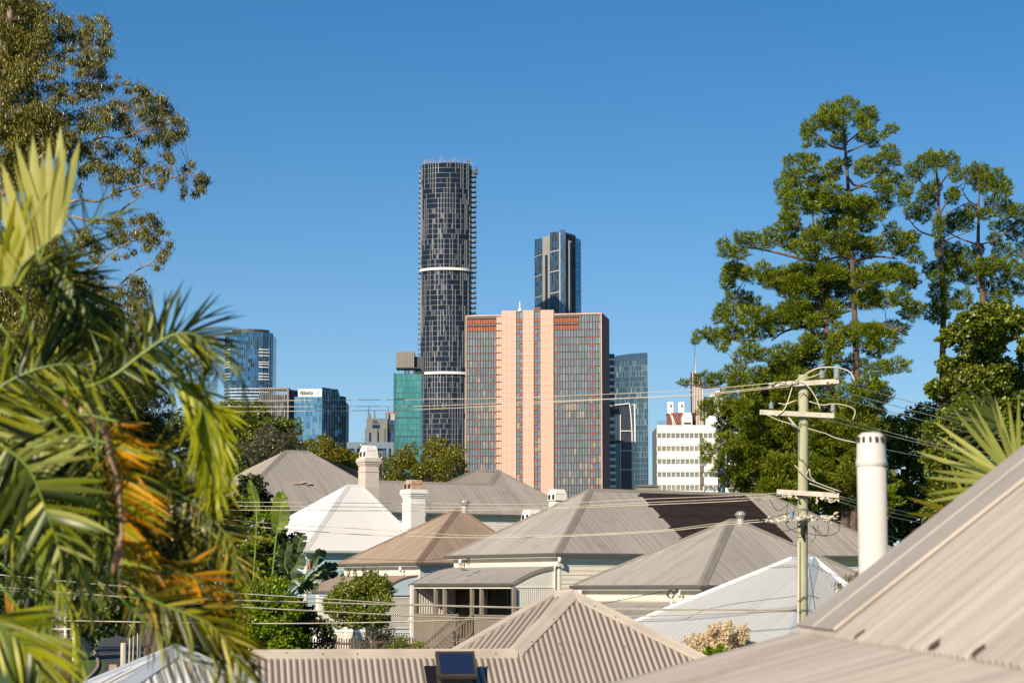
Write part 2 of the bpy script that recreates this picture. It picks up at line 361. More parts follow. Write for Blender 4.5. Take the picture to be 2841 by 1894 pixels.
# ------------------------------------------------------------------ city towers
def body(root, ring, z0, z1, m, name='body'):
    mb = MB(); mb.prism([A3(x, y, z0) for x, y in ring], A3(0, 0, z1 - z0)); return obj(name, mb, m, root)
PANES = {}
def curtain(root, pts, z0, z1, rows, pick, mull=(.12, .15, 'fin_d'), span=(.3, .12, 'fin_d'), parts=0, tilt=.02, name='window_pane', gap=.0, midrail=None, mullpick=None):
    pts = [np.asarray(p, float)[:2] for p in pts]; mats = []; mb = MB(); h = (z1 - z0) / rows; made = 0
    mm = MB(); ms = MB()
    for c in range(len(pts) - 1):
        a, b = pts[c], pts[c + 1]; d = nrm(b - a); wd = np.linalg.norm(b - a); n = A3(d[1], -d[0])
        for r in range(rows):
            k = pick(c, r)
            if k is None: continue
            za = z0 + r * h + gap; zb = z0 + (r + 1) * h - gap
            if made < parts:
                key = (root.name, k, round(wd, 2), round(zb - za, 2), name)
                if key not in PANES:
                    q = MB(); q.box((gap, -.04, 0), (wd - 2 * gap, 0, 0), (0, .08, 0), (0, 0, zb - za)); PANES[key] = rawmesh(name, q.v, q.f, [M[k]])
                j = [RNG.normal(0, tilt), RNG.normal(0, tilt)]
                Y = nrm(A3(-n[0], -n[1], 0) + A3(d[0] * j[0], d[1] * j[0], j[1])); X = nrm(np.cross(Y, Z3)); Zv = np.cross(X, Y)
                inst(name, PANES[key], root, mtx(A3(a[0], a[1], za), X, Y, Zv)); made += 1
            else:
                if k not in mats: mats.append(k)
                t = RNG.normal(0, tilt * wd / 2, 4)
                def pt(p, z, e): return A3(p[0] + n[0] * (e), p[1] + n[1] * (e), z)
                mb.quad(pt(a, za, t[0]), pt(b, za, t[1]), pt(b, zb, t[0] + t[3] * 0 + t[2]), pt(a, zb, t[0] + t[2] - t[1]), mats.index(k))
        if midrail:
            pass
    if mb.v: tag(obj(name + 's', mb, mats, root), kind='stuff')
    if mull:
        for c, p in enumerate(pts):
            a = pts[max(c - 1, 0)]; b = pts[min(c + 1, len(pts) - 1)]; d = nrm(b - a); n = A3(d[1], -d[0])
            segs = mullpick(c) if mullpick else [(0, rows)]
            for s0, s1 in segs:
                O = A3(p[0] - d[0] * mull[0] / 2, p[1] - d[1] * mull[0] / 2, z0 + s0 * h)
                mm.box(O, A3(d[0], d[1], 0) * mull[0], A3(n[0], n[1], 0) * mull[1], A3(0, 0, (s1 - s0) * h))
        if mm.v: tag(obj('mullions', mm, mull[2], root), kind='stuff')
    if span:
        for r in range(rows + 1):
            for a, b in zip(pts[:-1], pts[1:]):
                d = nrm(b - a); n = A3(d[1], -d[0])
                ms.box(A3(a[0], a[1], z0 + r * h - span[0] / 2), A3(b[0] - a[0], b[1] - a[1], 0), A3(n[0], n[1], 0) * (span[1] + .003 * (r % 3)), A3(0, 0, span[0]))
        tag(obj('floor_edges', ms, span[2], root), kind='stuff')
def lerp(a, b, n): return [np.asarray(a) + (np.asarray(b) - np.asarray(a)) * i / n for i in range(n + 1)]
def zat(py, D): return float(P(1420, py, D)[2])
def xat(px, D): return float(P(px, 1500, D)[0])
def wpick(ws):
    ks = list(ws); pr = np.array([ws[k] for k in ks], float); pr /= pr.sum()
    return lambda c, r: ks[int(RNG.choice(len(ks), p=pr))]

# --- the tall dark tower with balconies
D = 1500.; cx = xat(1233, D); hw = xat(1304, D) - cx; zt = zat(452, D)
t = thing('skyscraper', (cx, D, 0), 'tallest black glass tower, rounded front, pale fins and stacked side balconies', 'tower')
NP = 54; el = []
for i in range(NP + 1):
    u = -1 + 2 * i / NP; a = math.pi * (i / NP); el.append((cx - hw * math.cos(a) * (1 if abs(u) < 2 else 1), D + 14 - 15 * math.sin(a) ** .8))
rows = 84; fh = zt / rows
body(t, [(x, y + .4) for x, y in el] + [(cx + hw, D + 34), (cx - hw, D + 34)], 0, zt - .5, 'g_dark', 'tower_core')
zA, zB = zat(745, D), zat(1033, D)
rA, rB = int(zA / fh), int(zB / fh)
hot = RNG.random((40, 100))
def pk(c, r):
    c = c // 2; cen = 8 <= c <= 15; v = RNG.random()
    if r > rA + 11: return 'g_dark' if v < .93 else 'g_dark2'
    p = .30 if cen else (.12 if c > 15 else .015)
    if r < rB - 12: p *= .25
    if hot[c // 2, r // 2] < .35: p *= .2
    return 'g_curt' if v < p * .6 else ('g_dark2' if v < p * 1.6 else 'g_dark')
def mp(c):
    if c % 2: return []
    out = []; k = int(RNG.integers(0, 6))
    while k < rows:
        L_ = int(RNG.integers(5, 14)); out.append((k, min(rows, k + L_))); k += L_ + int(RNG.choice([1, 2, 5, 8, 12]))
    return out
curtain(t, el, 0, zt, rows, pk, mull=(.24, .3, 'fin'), span=(.34, .2, 'fin_h'), mullpick=mp, tilt=.012)
for zc in (zA, zB):
    mb = MB(); q = [(cx + (x - cx) * 1.03, D + 14 + (y - D - 14) * 1.05) for x, y in el[::2]]
    for a, b in zip(q[:-1], q[1:]):
        d = nrm(A3(b[0] - a[0], b[1] - a[1])); n = A3(d[1], -d[0], 0)
        mb.box(A3(a[0], a[1], zc - 1.1), A3(b[0] - a[0], b[1] - a[1], 0), n * .5, A3(0, 0, 1.7))
    obj('white_band', mb, 'band', t)
bm = MB(); arc = [(0, 1.5), (2.4, 1.2), (3.7, .1), (4.1, -1.8), (3.7, -3.6), (2.4, -4.6), (0, -4.9)]
bm.prism([A3(x, y, -.55) for x, y in arc][::-1], A3(0, 0, .55))
for a, b in zip(arc[:-1], arc[1:]):
    bm.quad((a[0], a[1], 0), (b[0], b[1], 0), (b[0], b[1], 1.15), (a[0], a[1], 1.15), 1)
bR = rawmesh('balcony', bm.v, bm.f, [M['slab_d'], M['balglass']], bm.m)
bm = MB(); bm.prism([A3(-2.0, -1.4, -.1), A3(0, -2.2, -.9), A3(0, 3.4, -.9), A3(-2.0, 3, -.1)], A3(0, 0, .45)); bm.quad((-2, -1.4, .35), (-2, 3, .35), (-2, 3, 1.5), (-2, -1.4, 1.5), 1); bm.quad((-2, -1.4, .35), (0, -2.2, .35), (0, -2.2, 1.5), (-2, -1.4, 1.5), 1)
bL = rawmesh('balcony', bm.v, bm.f, [M['slab_d'], M['balglass']], bm.m)
for r in range(14, rows):
    z = r * fh - .3
    if r > 34: inst('balcony', bR, t, Matrix.Translation((cx + hw - .1, D + 15, z)) @ Matrix.Scale(.95 + .05 * math.sin(r), 4, (1, 0, 0)))
    inst('balcony', bL, t, Matrix.Translation((cx - hw + .1, D + 16, z)))
mb = MB()
for i in range(60):
    u = RNG.random(); a = math.pi * u; x = cx - hw * .97 * math.cos(a); y = D + 14 - 14 * math.sin(a)
    mb.tube([(x, y, zt - .5), (x, y, zt + RNG.uniform(1.5, 5.0))], .14, 4)
    if i % 2: mb.bar((x, y, zt + 1.4), (x + 2.4, y, zt + 1.4), .1, .12)
obj('crown_poles', mb, 'fin', t)
mb = MB(); mb.prism([A3(cx + hw - 1, D + 10, zt - 6), A3(cx + hw + 4.6, D + 10, zt - 5.5), A3(cx + hw + 4.8, D + 10, zt - 2), A3(cx + hw + 3, D + 10, zt), A3(cx + hw + 3.4, D + 10, zt - 3), A3(cx + hw - 1, D + 10, zt - 3.2)], A3(0, 5, 0)); obj('roof_wing', mb, 'fin_d', t)

# --- second dark blue tower with stepped crown
D = 1650.; t = thing('skyscraper', (xat(1550, D), D, 0), 'slim blue black tower with stone clad slot, behind the copper building', 'tower')
px_ = [1485, 1506, 1528, 1555, 1570, 1584, 1598, 1614]
tops = [659, 659, 650, 645, 641, 645, 652, 657]
dy = [10, 4, 0, -4, -6, 2, 8, 20]
pp = [(xat(x, D + e), D + e) for x, e in zip(px_, dy)]
mats_ = ['g_blue', 'g_stone', 'g_dark', 'g_blue2', 'g_dark', 'g_dark', 'g_blue']
body(t, [(x, y + .6) for x, y in pp] + [(pp[-1][0], D + 45), (pp[0][0], D + 45)], 0, zat(664, D), 'g_navy', 'tower_core')
def seg(i0, i1, n, top, ws, **k):
    a = A3(*pp[i0]); b = A3(*pp[i1]); zt_ = zat(top, D); rr = max(4, int(zt_ * .5 / 3.6)); z0 = zt_ - rr * 3.6
    bx = MB(); d = nrm(b - a); bx.box(A3(a[0], a[1] + .3, z0), A3(b[0] - a[0], b[1] - a[1], 0), A3(0, 3, 0), A3(0, 0, zt_ - z0 - .3)); obj('crown_block', bx, 'g_navy', t)
    curtain(t, lerp(a, b, n), z0, zt_, rr, wpick(ws), **k)
seg(0, 1, 5, 659, {'g_teal': 5, 'g_blue': 3, 'g_dark': 2}, mull=(.25, .2, 'fin_b'), span=(.2, .15, 'fin_d'))
seg(2, 3, 6, 645, {'g_teal': 5, 'g_dark': 4, 'g_blue': 1}, mull=(.22, .3, 'fin_b'), span=(.2, .12, 'fin_d'))
seg(3, 4, 4, 641, {'g_blue': 4, 'g_teal': 2, 'g_blue2': 2}, mull=(.2, .15, 'fin_b'), span=(.25, .15, 'fin_d'))
seg(4, 6, 7, 648, {'g_dark': 8, 'g_dark2': 2, 'g_teal': 1}, mull=(.3, .4, 'fin_d'), span=(.2, .12, 'fin_d'))
seg(6, 7, 4, 655, {'g_blue': 5, 'g_blue2': 3}, mull=(.15, .1, 'fin_b'), span=(.3, .15, 'fin_d'))
a = A3(*pp[1]); b = A3(*pp[2]); mb = MB(); zt_ = zat(655, D); dd = A3(b[0] - a[0], b[1] - a[1], 0); N_ = nrm(A3(dd[1], -dd[0], 0))
mb.box(A3(a[0], a[1], 0), dd * .34, -N_ * 4 , A3(0, 0, zt_)); mb.box(A3(a[0], a[1], 0) + dd * .68, dd * .32, -N_ * 4, A3(0, 0, zt_ + 1)); mb.box(A3(a[0], a[1], zt_ - 14) + dd * .34, dd * .34, -N_ * 4, A3(0, 0, 14))
obj('stone_cladding', mb, 'bldg_stone', t)
mb = MB()
for zz in (700, 756, 815):
    mb.bar(A3(*pp[2], zat(zz, D)) - A3(0, .6, 0), A3(*pp[3], zat(zz - 4, D)) - A3(0, .6, 0), .6, .8)
    mb.bar(A3(*pp[0], zat(zz + 8, D)) - A3(0, .6, 0), A3(*pp[1], zat(zz + 4, D)) - A3(0, .6, 0), .6, .6)
for fx in (.42, .62): 
    q = A3(*pp[4]) + (A3(*pp[5]) - A3(*pp[4])) * fx * 1.5; mb.box(A3(q[0], q[1] - 1, 100), (.9, 0, 0), (0, .8, 0), (0, 0, zat(668, D) - 100))
mb.box(A3(pp[3][0] - .6, pp[3][1] - .8, 100), (1.1, 0, 0), (0, .8, 0), (0, 0, zat(646, D) - 100))
obj('pale_trim', mb, 'fin', t)

# --- copper building
D = 1035.; rc = A3(xat(1672, D), D); th = math.atan(5919 / 35000.)
er2 = A3(math.cos(th), -math.sin(th)); bk2 = A3(math.sin(th), math.cos(th))
def cop(px):   # point of the front plane seen at column px
    r = ray(px, 1500); n = A3(-bk2[0], -bk2[1]); q = (rc @ n) / (A3(r[0], r[1]) @ n); return A3(r[0], r[1]) * q
lc = cop(1292); zr = zat(868, D); ztc = zat(857, D)
t = thing('office_building', (rc[0], rc[1], 0), 'broad copper pink clad block with slate glass wings', 'building')
body(t, [lc + bk2 * .5, rc + bk2 * .5, rc + bk2 * 26, lc + bk2 * 26], 0, zr - .4, 'copper_d')
FH = 3.5; nr = 25; z0c = zr - nr * FH
def cpt(zx): return cop(1280 + zx / 5.6)
def cpick(c, r):
    k = nr - 1 - r; v = RNG.random()
    base = .02 if k < 11 else (.5 if k in (12, 13) and 1 < c % 17 < 12 else (.15 if k > 16 else .02))
    return 'g_pale' if v < base else ('g_slate' if v < .7 else 'g_slate2')
LW = [cpt(80 + i * (460 / 11)) for i in range(12)]; RW = [cpt(1450 + i * (727 / 17)) for i in range(18)]
orL = {4: range(3, 25), 10: range(2, 25), 8: range(8, 12)}; orR = {1: range(3, 25), 13: range(3, 25), 14: range(3, 25)}
curtain(t, RW, z0c, zr - .6, nr, lambda c, r: None if (r >= nr - 2 and c < 9) else cpick(c, r), mull=(.16, .55, 'copper_d'), span=(.22, .3, 'copper_d'), parts=300, tilt=.015, name='window')
curtain(t, LW, z0c, zr - .6, nr, lambda c, r: None if r >= nr - 2 else cpick(c, r), mull=(.16, .55, 'copper_d'), span=(.22, .3, 'copper_d'), tilt=.015, name='window')
h_ = (zr - .6 - z0c) / nr; q = MB(); q.box((.1, -.3, 0), (1.1, 0, 0), (0, .3, 0), (0, 0, .62)); pm = rawmesh('orange_panel', q.v, q.f, [M['copper_o']])
for W_, OR in ((LW, orL), (RW, orR)):
    for c, rs in OR.items():
        for k in rs:
            p = W_[c]; inst('orange_panel', pm, t, mtx(A3(p[0], p[1], z0c + (nr - k) * h_ - .85), A3(*er2, 0), A3(*bk2, 0), Z3))
for W_, c1 in ((LW, 11), (RW, 9)):
    mb = MB(); mc = MB(); md = MB(); me_ = MB()
    for k in (0, 1):
        zb = z0c + (nr - 1 - k) * h_
        a = W_[0]; b = W_[c1]; mb.box(A3(a[0], a[1], zb), A3(b[0] - a[0], b[1] - a[1], 0), A3(*bk2, 0) * .45, A3(0, 0, h_))
        for c in range(c1):
            a = W_[c]; 
            md.box(A3(a[0], a[1], zb + h_ - .95) - A3(*bk2, 0) * .9 + A3(*er2, 0) * .1, A3(*er2, 0) * 1.05, A3(*bk2, 0) * .8, A3(0, 0, .5))
            me_.box(A3(a[0], a[1], zb + .1) + A3(*er2, 0) * .12 - A3(*bk2, 0) * .1, A3(*er2, 0) * (.95), A3(*bk2, 0) * .1, A3(0, 0, h_ - 1.3))
    obj('recess', mb, 'copper_s', t); tag(obj('sunshades', md, 'g_off', t), kind='stuff'); tag(obj('louvre_panels', me_, 'copper_o', t), kind='stuff')
def slab(x0, x1, zt_, m, nm, proud=.9, z0=z0c - 5, dep=6):
    a, b = cpt(x0), cpt(x1); mb = MB(); mb.box(A3(a[0], a[1], z0) - A3(*bk2, 0) * proud, A3(b[0] - a[0], b[1] - a[1], 0), A3(*bk2, 0) * dep, A3(0, 0, zt_ - z0)); return obj(nm, mb, m, t)
def panels(x0, x1, zt_, n):
    a, b = cpt(x0), cpt(x1); h2 = 3.5; wd = np.linalg.norm(b - a) / n; q = MB(); q.box((.03, -.1, .04), (wd - .06, 0, 0), (0, .1, 0), (0, 0, h2 - .08)); pm = rawmesh('copper_panel', q.v, q.f, [M['copper']])
    for i in range(n):
        for k in range(25):
            p = A3(a[0], a[1], 0) + A3(*er2, 0) * wd * i - A3(*bk2, 0) * .9; p[2] = zt_ - .6 - (k + 1) * h2; inst('copper_panel', pm, t, mtx(p, A3(*er2, 0), A3(*bk2, 0), Z3))
for x0, x1, n in ((628, 858, 3), (960, 1133, 2), (1237, 1443, 3)):
    slab(x0, x1, ztc, 'copper', 'copper_wall'); panels(x0, x1, ztc, n)
for x0, x1, e in ((862, 954, 1), (1139, 1229, 0)):
    WS = [cpt(x0), cpt((x0 + x1) / 2), cpt(x1)]; slab(x0 - 3, x1 + 3, ztc - .5 + (2 if not e else 0), 'copper_d', 'strip_back', .2)
    curtain(t, [p - bk2 * .3 for p in WS], ztc - .6 - nr * h_, ztc - .6, nr, cpick, mull=(.14, .3, 'copper_d'), span=(.3, .2, 'copper_d'), tilt=.015, name='window')
    for k in range(1, nr):
        for c in ((0, 1) if k < 3 else (e,)):
            p = WS[c] - bk2 * .45; inst('orange_panel', pm, t, mtx(A3(p[0] - .05, p[1], ztc - .6 - k * h_ - .85 - .35), A3(*er2, 0) * 1.0, A3(*bk2, 0), Z3) @ Matrix.Diagonal((WS[1][0] - WS[0][0] - .1, 1, 1.4, 1)))
# two columns of light copper reveals
mb = MB(); md = MB()
slab(541, 626, zr - .3, 'copper_d', 'reveal_back', .05)
for c in range(2):
    for k in range(nr):
        p = cpt(545 + c * 41); mb.box(A3(p[0], p[1], z0c + k * h_ + .25) - A3(*bk2, 0) * .35, A3(*er2, 0) * 1.1, A3(*bk2, 0) * .3, A3(0, 0, h_ - .55))
tag(obj('copper_reveals', mb, 'copper', t), kind='stuff')
mb = MB()   # bright frame edges and the shaded side
for px0, px1 in ((1291.0, 1293.6), (1669.5, 1672.5)):
    a, b = cop(px0), cop(px1); mb.box(A3(a[0], a[1], 20) - A3(*bk2, 0) * .6, A3(b[0] - a[0], b[1] - a[1], 0), A3(*bk2, 0) * 1.1, A3(0, 0, zr - 20))
a, b = cpt(65), cpt(626); mb.box(A3(a[0], a[1], zr - .5) - A3(*bk2, 0) * .5, A3(b[0] - a[0], b[1] - a[1], 0), A3(*bk2, 0), A3(0, 0, .6))
a, b = cpt(1446), cpt(2190); mb.box(A3(a[0], a[1], zr - .52) - A3(*bk2, 0) * .5, A3(b[0] - a[0], b[1] - a[1], 0), A3(*bk2, 0), A3(0, 0, .6))
obj('copper_frame', mb, 'copper', t)
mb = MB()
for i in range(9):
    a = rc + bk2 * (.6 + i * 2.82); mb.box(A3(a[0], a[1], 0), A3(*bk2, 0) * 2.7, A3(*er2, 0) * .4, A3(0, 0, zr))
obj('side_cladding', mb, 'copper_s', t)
mb = MB(); p = cpt(910); mb.tube([A3(p[0], p[1] + 1, ztc - 1), A3(p[0], p[1] + 1, ztc + 4.5)], .25, 6); mb.lathe(A3(p[0], p[1] + 1, ztc - .2), [(.9, 0), (.9, 1), (.4, 1.4), (.4, 2.4), (.7, 2.6), (.1, 3)], 8); obj('roof_beacon', mb, 'band', t)

# --- blue tower far left
D = 1700.; xs = [614, 626, 650, 700, 722, 738, 745]; ys = [7, 2, 0, 0, 1, 3, 12]
pp = []
for i in range(len(xs) - 1): pp += lerp(A3(xat(xs[i], D), D + ys[i]), A3(xat(xs[i + 1], D), D + ys[i + 1]), [2, 4, 8, 4, 3, 2][i])[:-1]
pp.append(A3(xat(xs[-1], D), D + ys[-1])); zt = zat(921, D)
t = thing('skyscraper', (xat(680, D), D, 0), 'blue glass tower with rounded corners and white ledges, far left', 'tower')
body(t, [p + A3(0, .8) for p in pp] + [A3(pp[-1][0], D + 40), A3(pp[0][0], D + 40)], 0, zt - .5, 'g_navy')
nr_ = 50; curtain(t, pp, zt - nr_ * 3.4, zt, nr_, lambda c, r: wpick({'g_blue': 5, 'g_teal': 2, 'g_blue2': 2 + (4 if r in (42, 39) else 0), 'g_navy': 2 if r < 44 else .5})(c, r), mull=(.22, .25, 'fin_b'), span=(.22, .15, 'fin_d'), tilt=.01)
mb = MB()
for py in (969, 977, 986, 1004, 1010, 1018, 1036, 1044, 1052, 1078, 1087, 1096, 1105):
    sel = pp[-8:] if py < 1070 else pp
    for a, b in zip(sel[:-1], sel[1:]): mb.bar(A3(a[0], a[1] - .5, zat(py, D)), A3(b[0], b[1] - .5, zat(py, D)), .8, .55)
    for a, b in zip(pp[:3], pp[1:4]): mb.bar(A3(a[0], a[1] - .5, zat(py, D)), A3(b[0], b[1] - .5, zat(py, D)), .8, .55)
obj('white_ledges', mb, 'band', t)
mb = MB(); c_ = xat(681, D); w_ = xat(734, D) - c_
mb.prism([A3(c_ + w_ * math.cos(a) * 1.0, D + 18 + 13 * math.sin(a), zt - 1) for a in np.linspace(0, 2 * math.pi, 20)[:-1]], A3(0, 0, zat(910, D) - zt + 1)); obj('plant_screen', mb, 'fin_d', t)

# --- louvred building
D = 1250.; zt = zat(1075, D); t = thing('office_building', (xat(770, D), D, 0), 'pale louvred building left of the lettered office block', 'building')
x0, x1, x2 = xat(715, D), xat(797, D), xat(835, D)
body(t, [(x0, D), (x1, D), (x2, D + 14), (x2, D + 40), (x0, D + 40)], 0, zt - 4, 'fin_d')
curtain(t, lerp(A3(x0, D - .3), A3(x1 - 2, D - .3), 14), zt - 60, zt - 4, 14, wpick({'g_pale': 6, 'bldg_white': 9, 'g_slate': 3}), mull=(.35, .9, 'fin_d'), span=(.25, .1, 'fin'))
mb = MB(); mb.box((x0, D - 1, zt - 1), (x1 - x0, 0, 0), (0, 12, 0), (0, 0, 1)); mb.box((x1 - .8, D - 1, zt - 60), (.8, 0, 0), (0, 2, 0), (0, 0, 59))
for i in range(15): mb.box((x0 + (x1 - x0) * i / 15, D - 1, zt - 9), (.3, 0, 0), (0, .6, 0), (0, 0, 8))
obj('roof_frame', mb, 'bldg_taupe', t)
curtain(t, lerp(A3(x1, D - .2), A3(x2, D + 13.8), 5), zt - 60, zt - 2, 15, wpick({'g_navy': 6, 'g_dark': 4, 'g_dark2': 1}), mull=(.2, .2, 'fin_d'), span=(.5, .3, 'slab_d'))
mb = MB(); mb.prism([A3(x1, D, zt - 3), A3(x2, D + 14, zt - 3), A3(x2, D + 30, zt - 3), A3(x1, D + 30, zt - 3)], A3(0, 0, 2)); obj('roof_slab', mb, 'slab_d', t)

# --- lettered office block
D = 1150.; zt = zat(1079, D); t = thing('office_building', (xat(850, D), D, 0), 'pale blue glass block with letters on its rooftop sign', 'building')
x0, x1, x2, x3 = xat(813, D), xat(889, D), xat(933, D + 16), xat(955, D + 24)
body(t, [(x0, D), (x1, D), (x2, D + 16), (x3, D + 24), (x3, D + 50), (x0, D + 50)], 0, zat(1102, D), 'fin_d')
zg = zat(1101, D); nn = 22
curtain(t, lerp(A3(x0, D - .2), A3(x1, D - .2), 12), zg - nn * 3.3, zg, nn, wpick({'g_sky': 6, 'g_blue2': 2, 'g_sky ': 0} if False else {'g_sky': 6, 'g_blue2': 2}), mull=(.18, .15, 'fin_b'), span=(.2, .12, 'fin_b'), parts=264, name='window')
curtain(t, lerp(A3(x1, D - .2), A3(x2, D + 15.8), 6), zg - nn * 3.3, zg + 5, nn, lambda c, r: 'g_off' if r in (12, 13) else wpick({'g_navy': 6, 'g_teal': 3, 'g_blue': 2})(c, r), mull=(.2, .3, 'fin_b'), span=(.3, .2, 'slab_d'))
curtain(t, lerp(A3(x2, D + 15.8), A3(x3, D + 23.8), 3), zg - nn * 3.3, zg + 2, nn, lambda c, r: 'g_off' if r in (12, 13) else wpick({'g_navy': 6, 'g_blue': 3, 'g_dark2': 1})(c, r), mull=(.25, .3, 'fin_b'), span=(.3, .2, 'slab_d'))
mb = MB(); mb.prism([A3(xat(822, D), D + 1, zg + .1), A3(x1, D + .6, zg + .1), A3(x2, D + 16.6, zg + 1.5), A3(x2, D + 30, zg), A3(xat(822, D), D + 30, zg)], A3(0, 0, zt - zg))
obj('sign_parapet', mb, 'bldg_white', t)
def letters(txt, O, X, hgt, m, parent, name='lettering', thick=.2, width=None):
    cu = bpy.data.curves.new(name, 'FONT'); cu.body = txt; cu.size = 1; cu.extrude = .04
    o = bpy.data.objects.new(name, cu); col.objects.link(o); bpy.context.view_layer.update()
    me = bpy.data.meshes.new_from_object(o); bpy.data.objects.remove(o); bpy.data.curves.remove(cu)
    co = np.zeros(len(me.vertices) * 3, np.float32); me.vertices.foreach_get('co', co); co = co.reshape(-1, 3)
    co -= co.min(0); co[:, 0] *= (width or hgt * len(txt) * .6) / co[:, 0].max(); co[:, 1] *= hgt / co[:, 1].max()
    X = nrm(X); Y = np.cross(X, Z3)   # Y outward (toward the viewer) for X pointing right
    w_ = np.asarray(O) + co[:, :1] * X + co[:, 1:2] * Z3 + (co[:, 2:3] * thick / .08) * (Y)
    w_ -= base_of(parent); me.vertices.foreach_set('co', w_.astype(np.float32).ravel()); me.materials.clear(); me.materials.append(M[m]); me.update()
    return link(name, me, parent)
letters('MERAASA', A3(xat(827, D), D + .5, zat(1094, D)), (1, -.01, 0), 1.9, 'ink', t, width=xat(864, D) - xat(827, D))
mb = MB(); q = xat(874, D); mb.prism([A3(q, D + .4, zat(1093, D)), A3(q + .7, D + .4, zat(1092, D)), A3(q + 1.1, D + .4, zat(1083, D)), A3(q + .5, D + .4, zat(1087, D))], A3(0, .3, 0)); obj('gold_mark', mb, 'gold', t)
mb = MB()
for i in range(3): mb.box((x1 + .9 + i * (x2 - x1) * .18, D + .2 + 16 * (.1 + .18 * i), zat(1097, D)), ((x2 - x1) * .14, 16 * .14, 0), (.2, -.2, 0), (0, 0, 2.6))
obj('sign_window', mb, 'g_teal', t)

# --- small grey stepped tower on a glass podium
D = 1100.; t = thing('office_building', (xat(1045, D), D, 0), 'small grey stepped tower with rooftop masts over a glass podium', 'building')
Z = lambda py: zat(py, D); X_ = lambda px: xat(px, D)
mb = MB()
for a, b, top, bot, dp in ((1014, 1073, 1160, 1240, 0), (1011, 1046, 1189, 1240, -3), (1044, 1066, 1189, 1240, -2.2), (1066, 1073, 1188, 1240, -1.5)):
    mb.box((X_(a), D + dp, Z(bot) - 10), (X_(b) - X_(a), 0, 0), (0, 14 - dp, 0), (0, 0, Z(top) - Z(bot) + 10))
obj('stone_body', mb, 'bldg_grey', t)
mb = MB()
for a, b, top, bot, dp in ((1023, 1029, 1201, 1226, -3.1), (1045, 1050, 1199, 1226, -2.4), (1031, 1052, 1178, 1189, -.15), (1040, 1041, 1178, 1189, -.3)):
    mb.box((X_(a), D + dp, Z(bot)), (X_(b) - X_(a), 0, 0), (0, .3, 0), (0, 0, Z(top) - Z(bot)))
obj('window_slot', mb, 'g_navy', t)
letters('B/G.', A3(X_(1033), D - .1, Z(1170)), (1, 0, 0), .9, 'ink', t, width=X_(1045) - X_(1033)); mb = MB(); mb.box((X_(1031), D - .3, Z(1174)), (X_(1049) - X_(1031), 0, 0), (0, .3, 0), (0, 0, .3)); obj('sign_line', mb, 'ink', t)
mb = MB()
for px, top, r in ((1019, 1128, .5), (1022, 1145, .9), (1036, 1136, .55), (1069, 1145, .4), (1075, 1126, .45)): mb = MB(); mb.tube([(X_(px), D + 2, Z(1161)), (X_(px), D + 2, Z(top))], [r, r * .5], 6); obj('mast', mb, 'bldg_grey', t)
mb = MB(); mb.box((X_(965), D - 6, 0), (X_(1093) - X_(965), 0, 0), (0, 20, 0), (0, 0, Z(1245))); obj('podium', mb, 'g_navy', t)
curtain(t, lerp(A3(X_(966), D - 6.2), A3(X_(1092), D - 6.2), 20), Z(1275), Z(1246), 3, wpick({'g_teal': 4, 'g_blue': 2, 'g_navy': 3}), mull=(.25, .3, 'fin_b'), span=(.25, .2, 'fin_b'))
mb = MB(); mb.box((X_(963), D - 8, Z(1246)), (X_(1093) - X_(963), 0, 0), (0, 8, 0), (0, 0, Z(1229) - Z(1246)))
for px in (984, 1073, 1086): mb.box((X_(px), D - 8.5, Z(1290)), (1.3, 0, 0), (0, 1.3, 0), (0, 0, Z(1246) - Z(1290)))
obj('podium_canopy', mb, 'g_slate2', t)
mb = MB(); mb.box((X_(1073.5), D + 2, 0), (X_(1092) - X_(1073.5), 0, 0), (0, 10, 0), (0, 0, Z(1165))); obj('blue_wing', mb, 'g_blue', t)
curtain(t, lerp(A3(X_(1074), D + 1.8), A3(X_(1092), D + 1.8), 4), Z(1245), Z(1165), 8, wpick({'g_navy': 5, 'g_blue': 3}), mull=(.2, .2, 'fin_d'), span=(.3, .2, 'fin_d'))
mb = MB(); mb.box((X_(1075), D + 3, Z(1165)), (X_(1093) - X_(1075), 0, 0), (0, 8, 0), (0, 0, 3.4)); obj('roof_plant', mb, 'fin', t)
tc_ = thing('tower_crane', (X_(1078), D + 20, 0), 'red and white crane jib behind the small grey tower', 'crane')
mb = MB(); a = A3(X_(1060), D + 20, Z(1143)); b = A3(X_(1093), D + 20, Z(1140)); mb.bar(a, b, .3, .3); mb.bar(a + A3(0, 0, 1.2), b + A3(0, 0, 1.2), .3, .3)
for i in range(12): q = a + (b - a) * i / 12; mb.bar(q, q + (b - a) / 12 + A3(0, 0, 1.2), .18, .18)
obj('jib', mb, 'copper_o', tc_); mb = MB(); mb.tube([(X_(1081), D + 20, 0), (X_(1081), D + 20, Z(1138))], .5, 5); obj('mast', mb, 'fin', tc_)

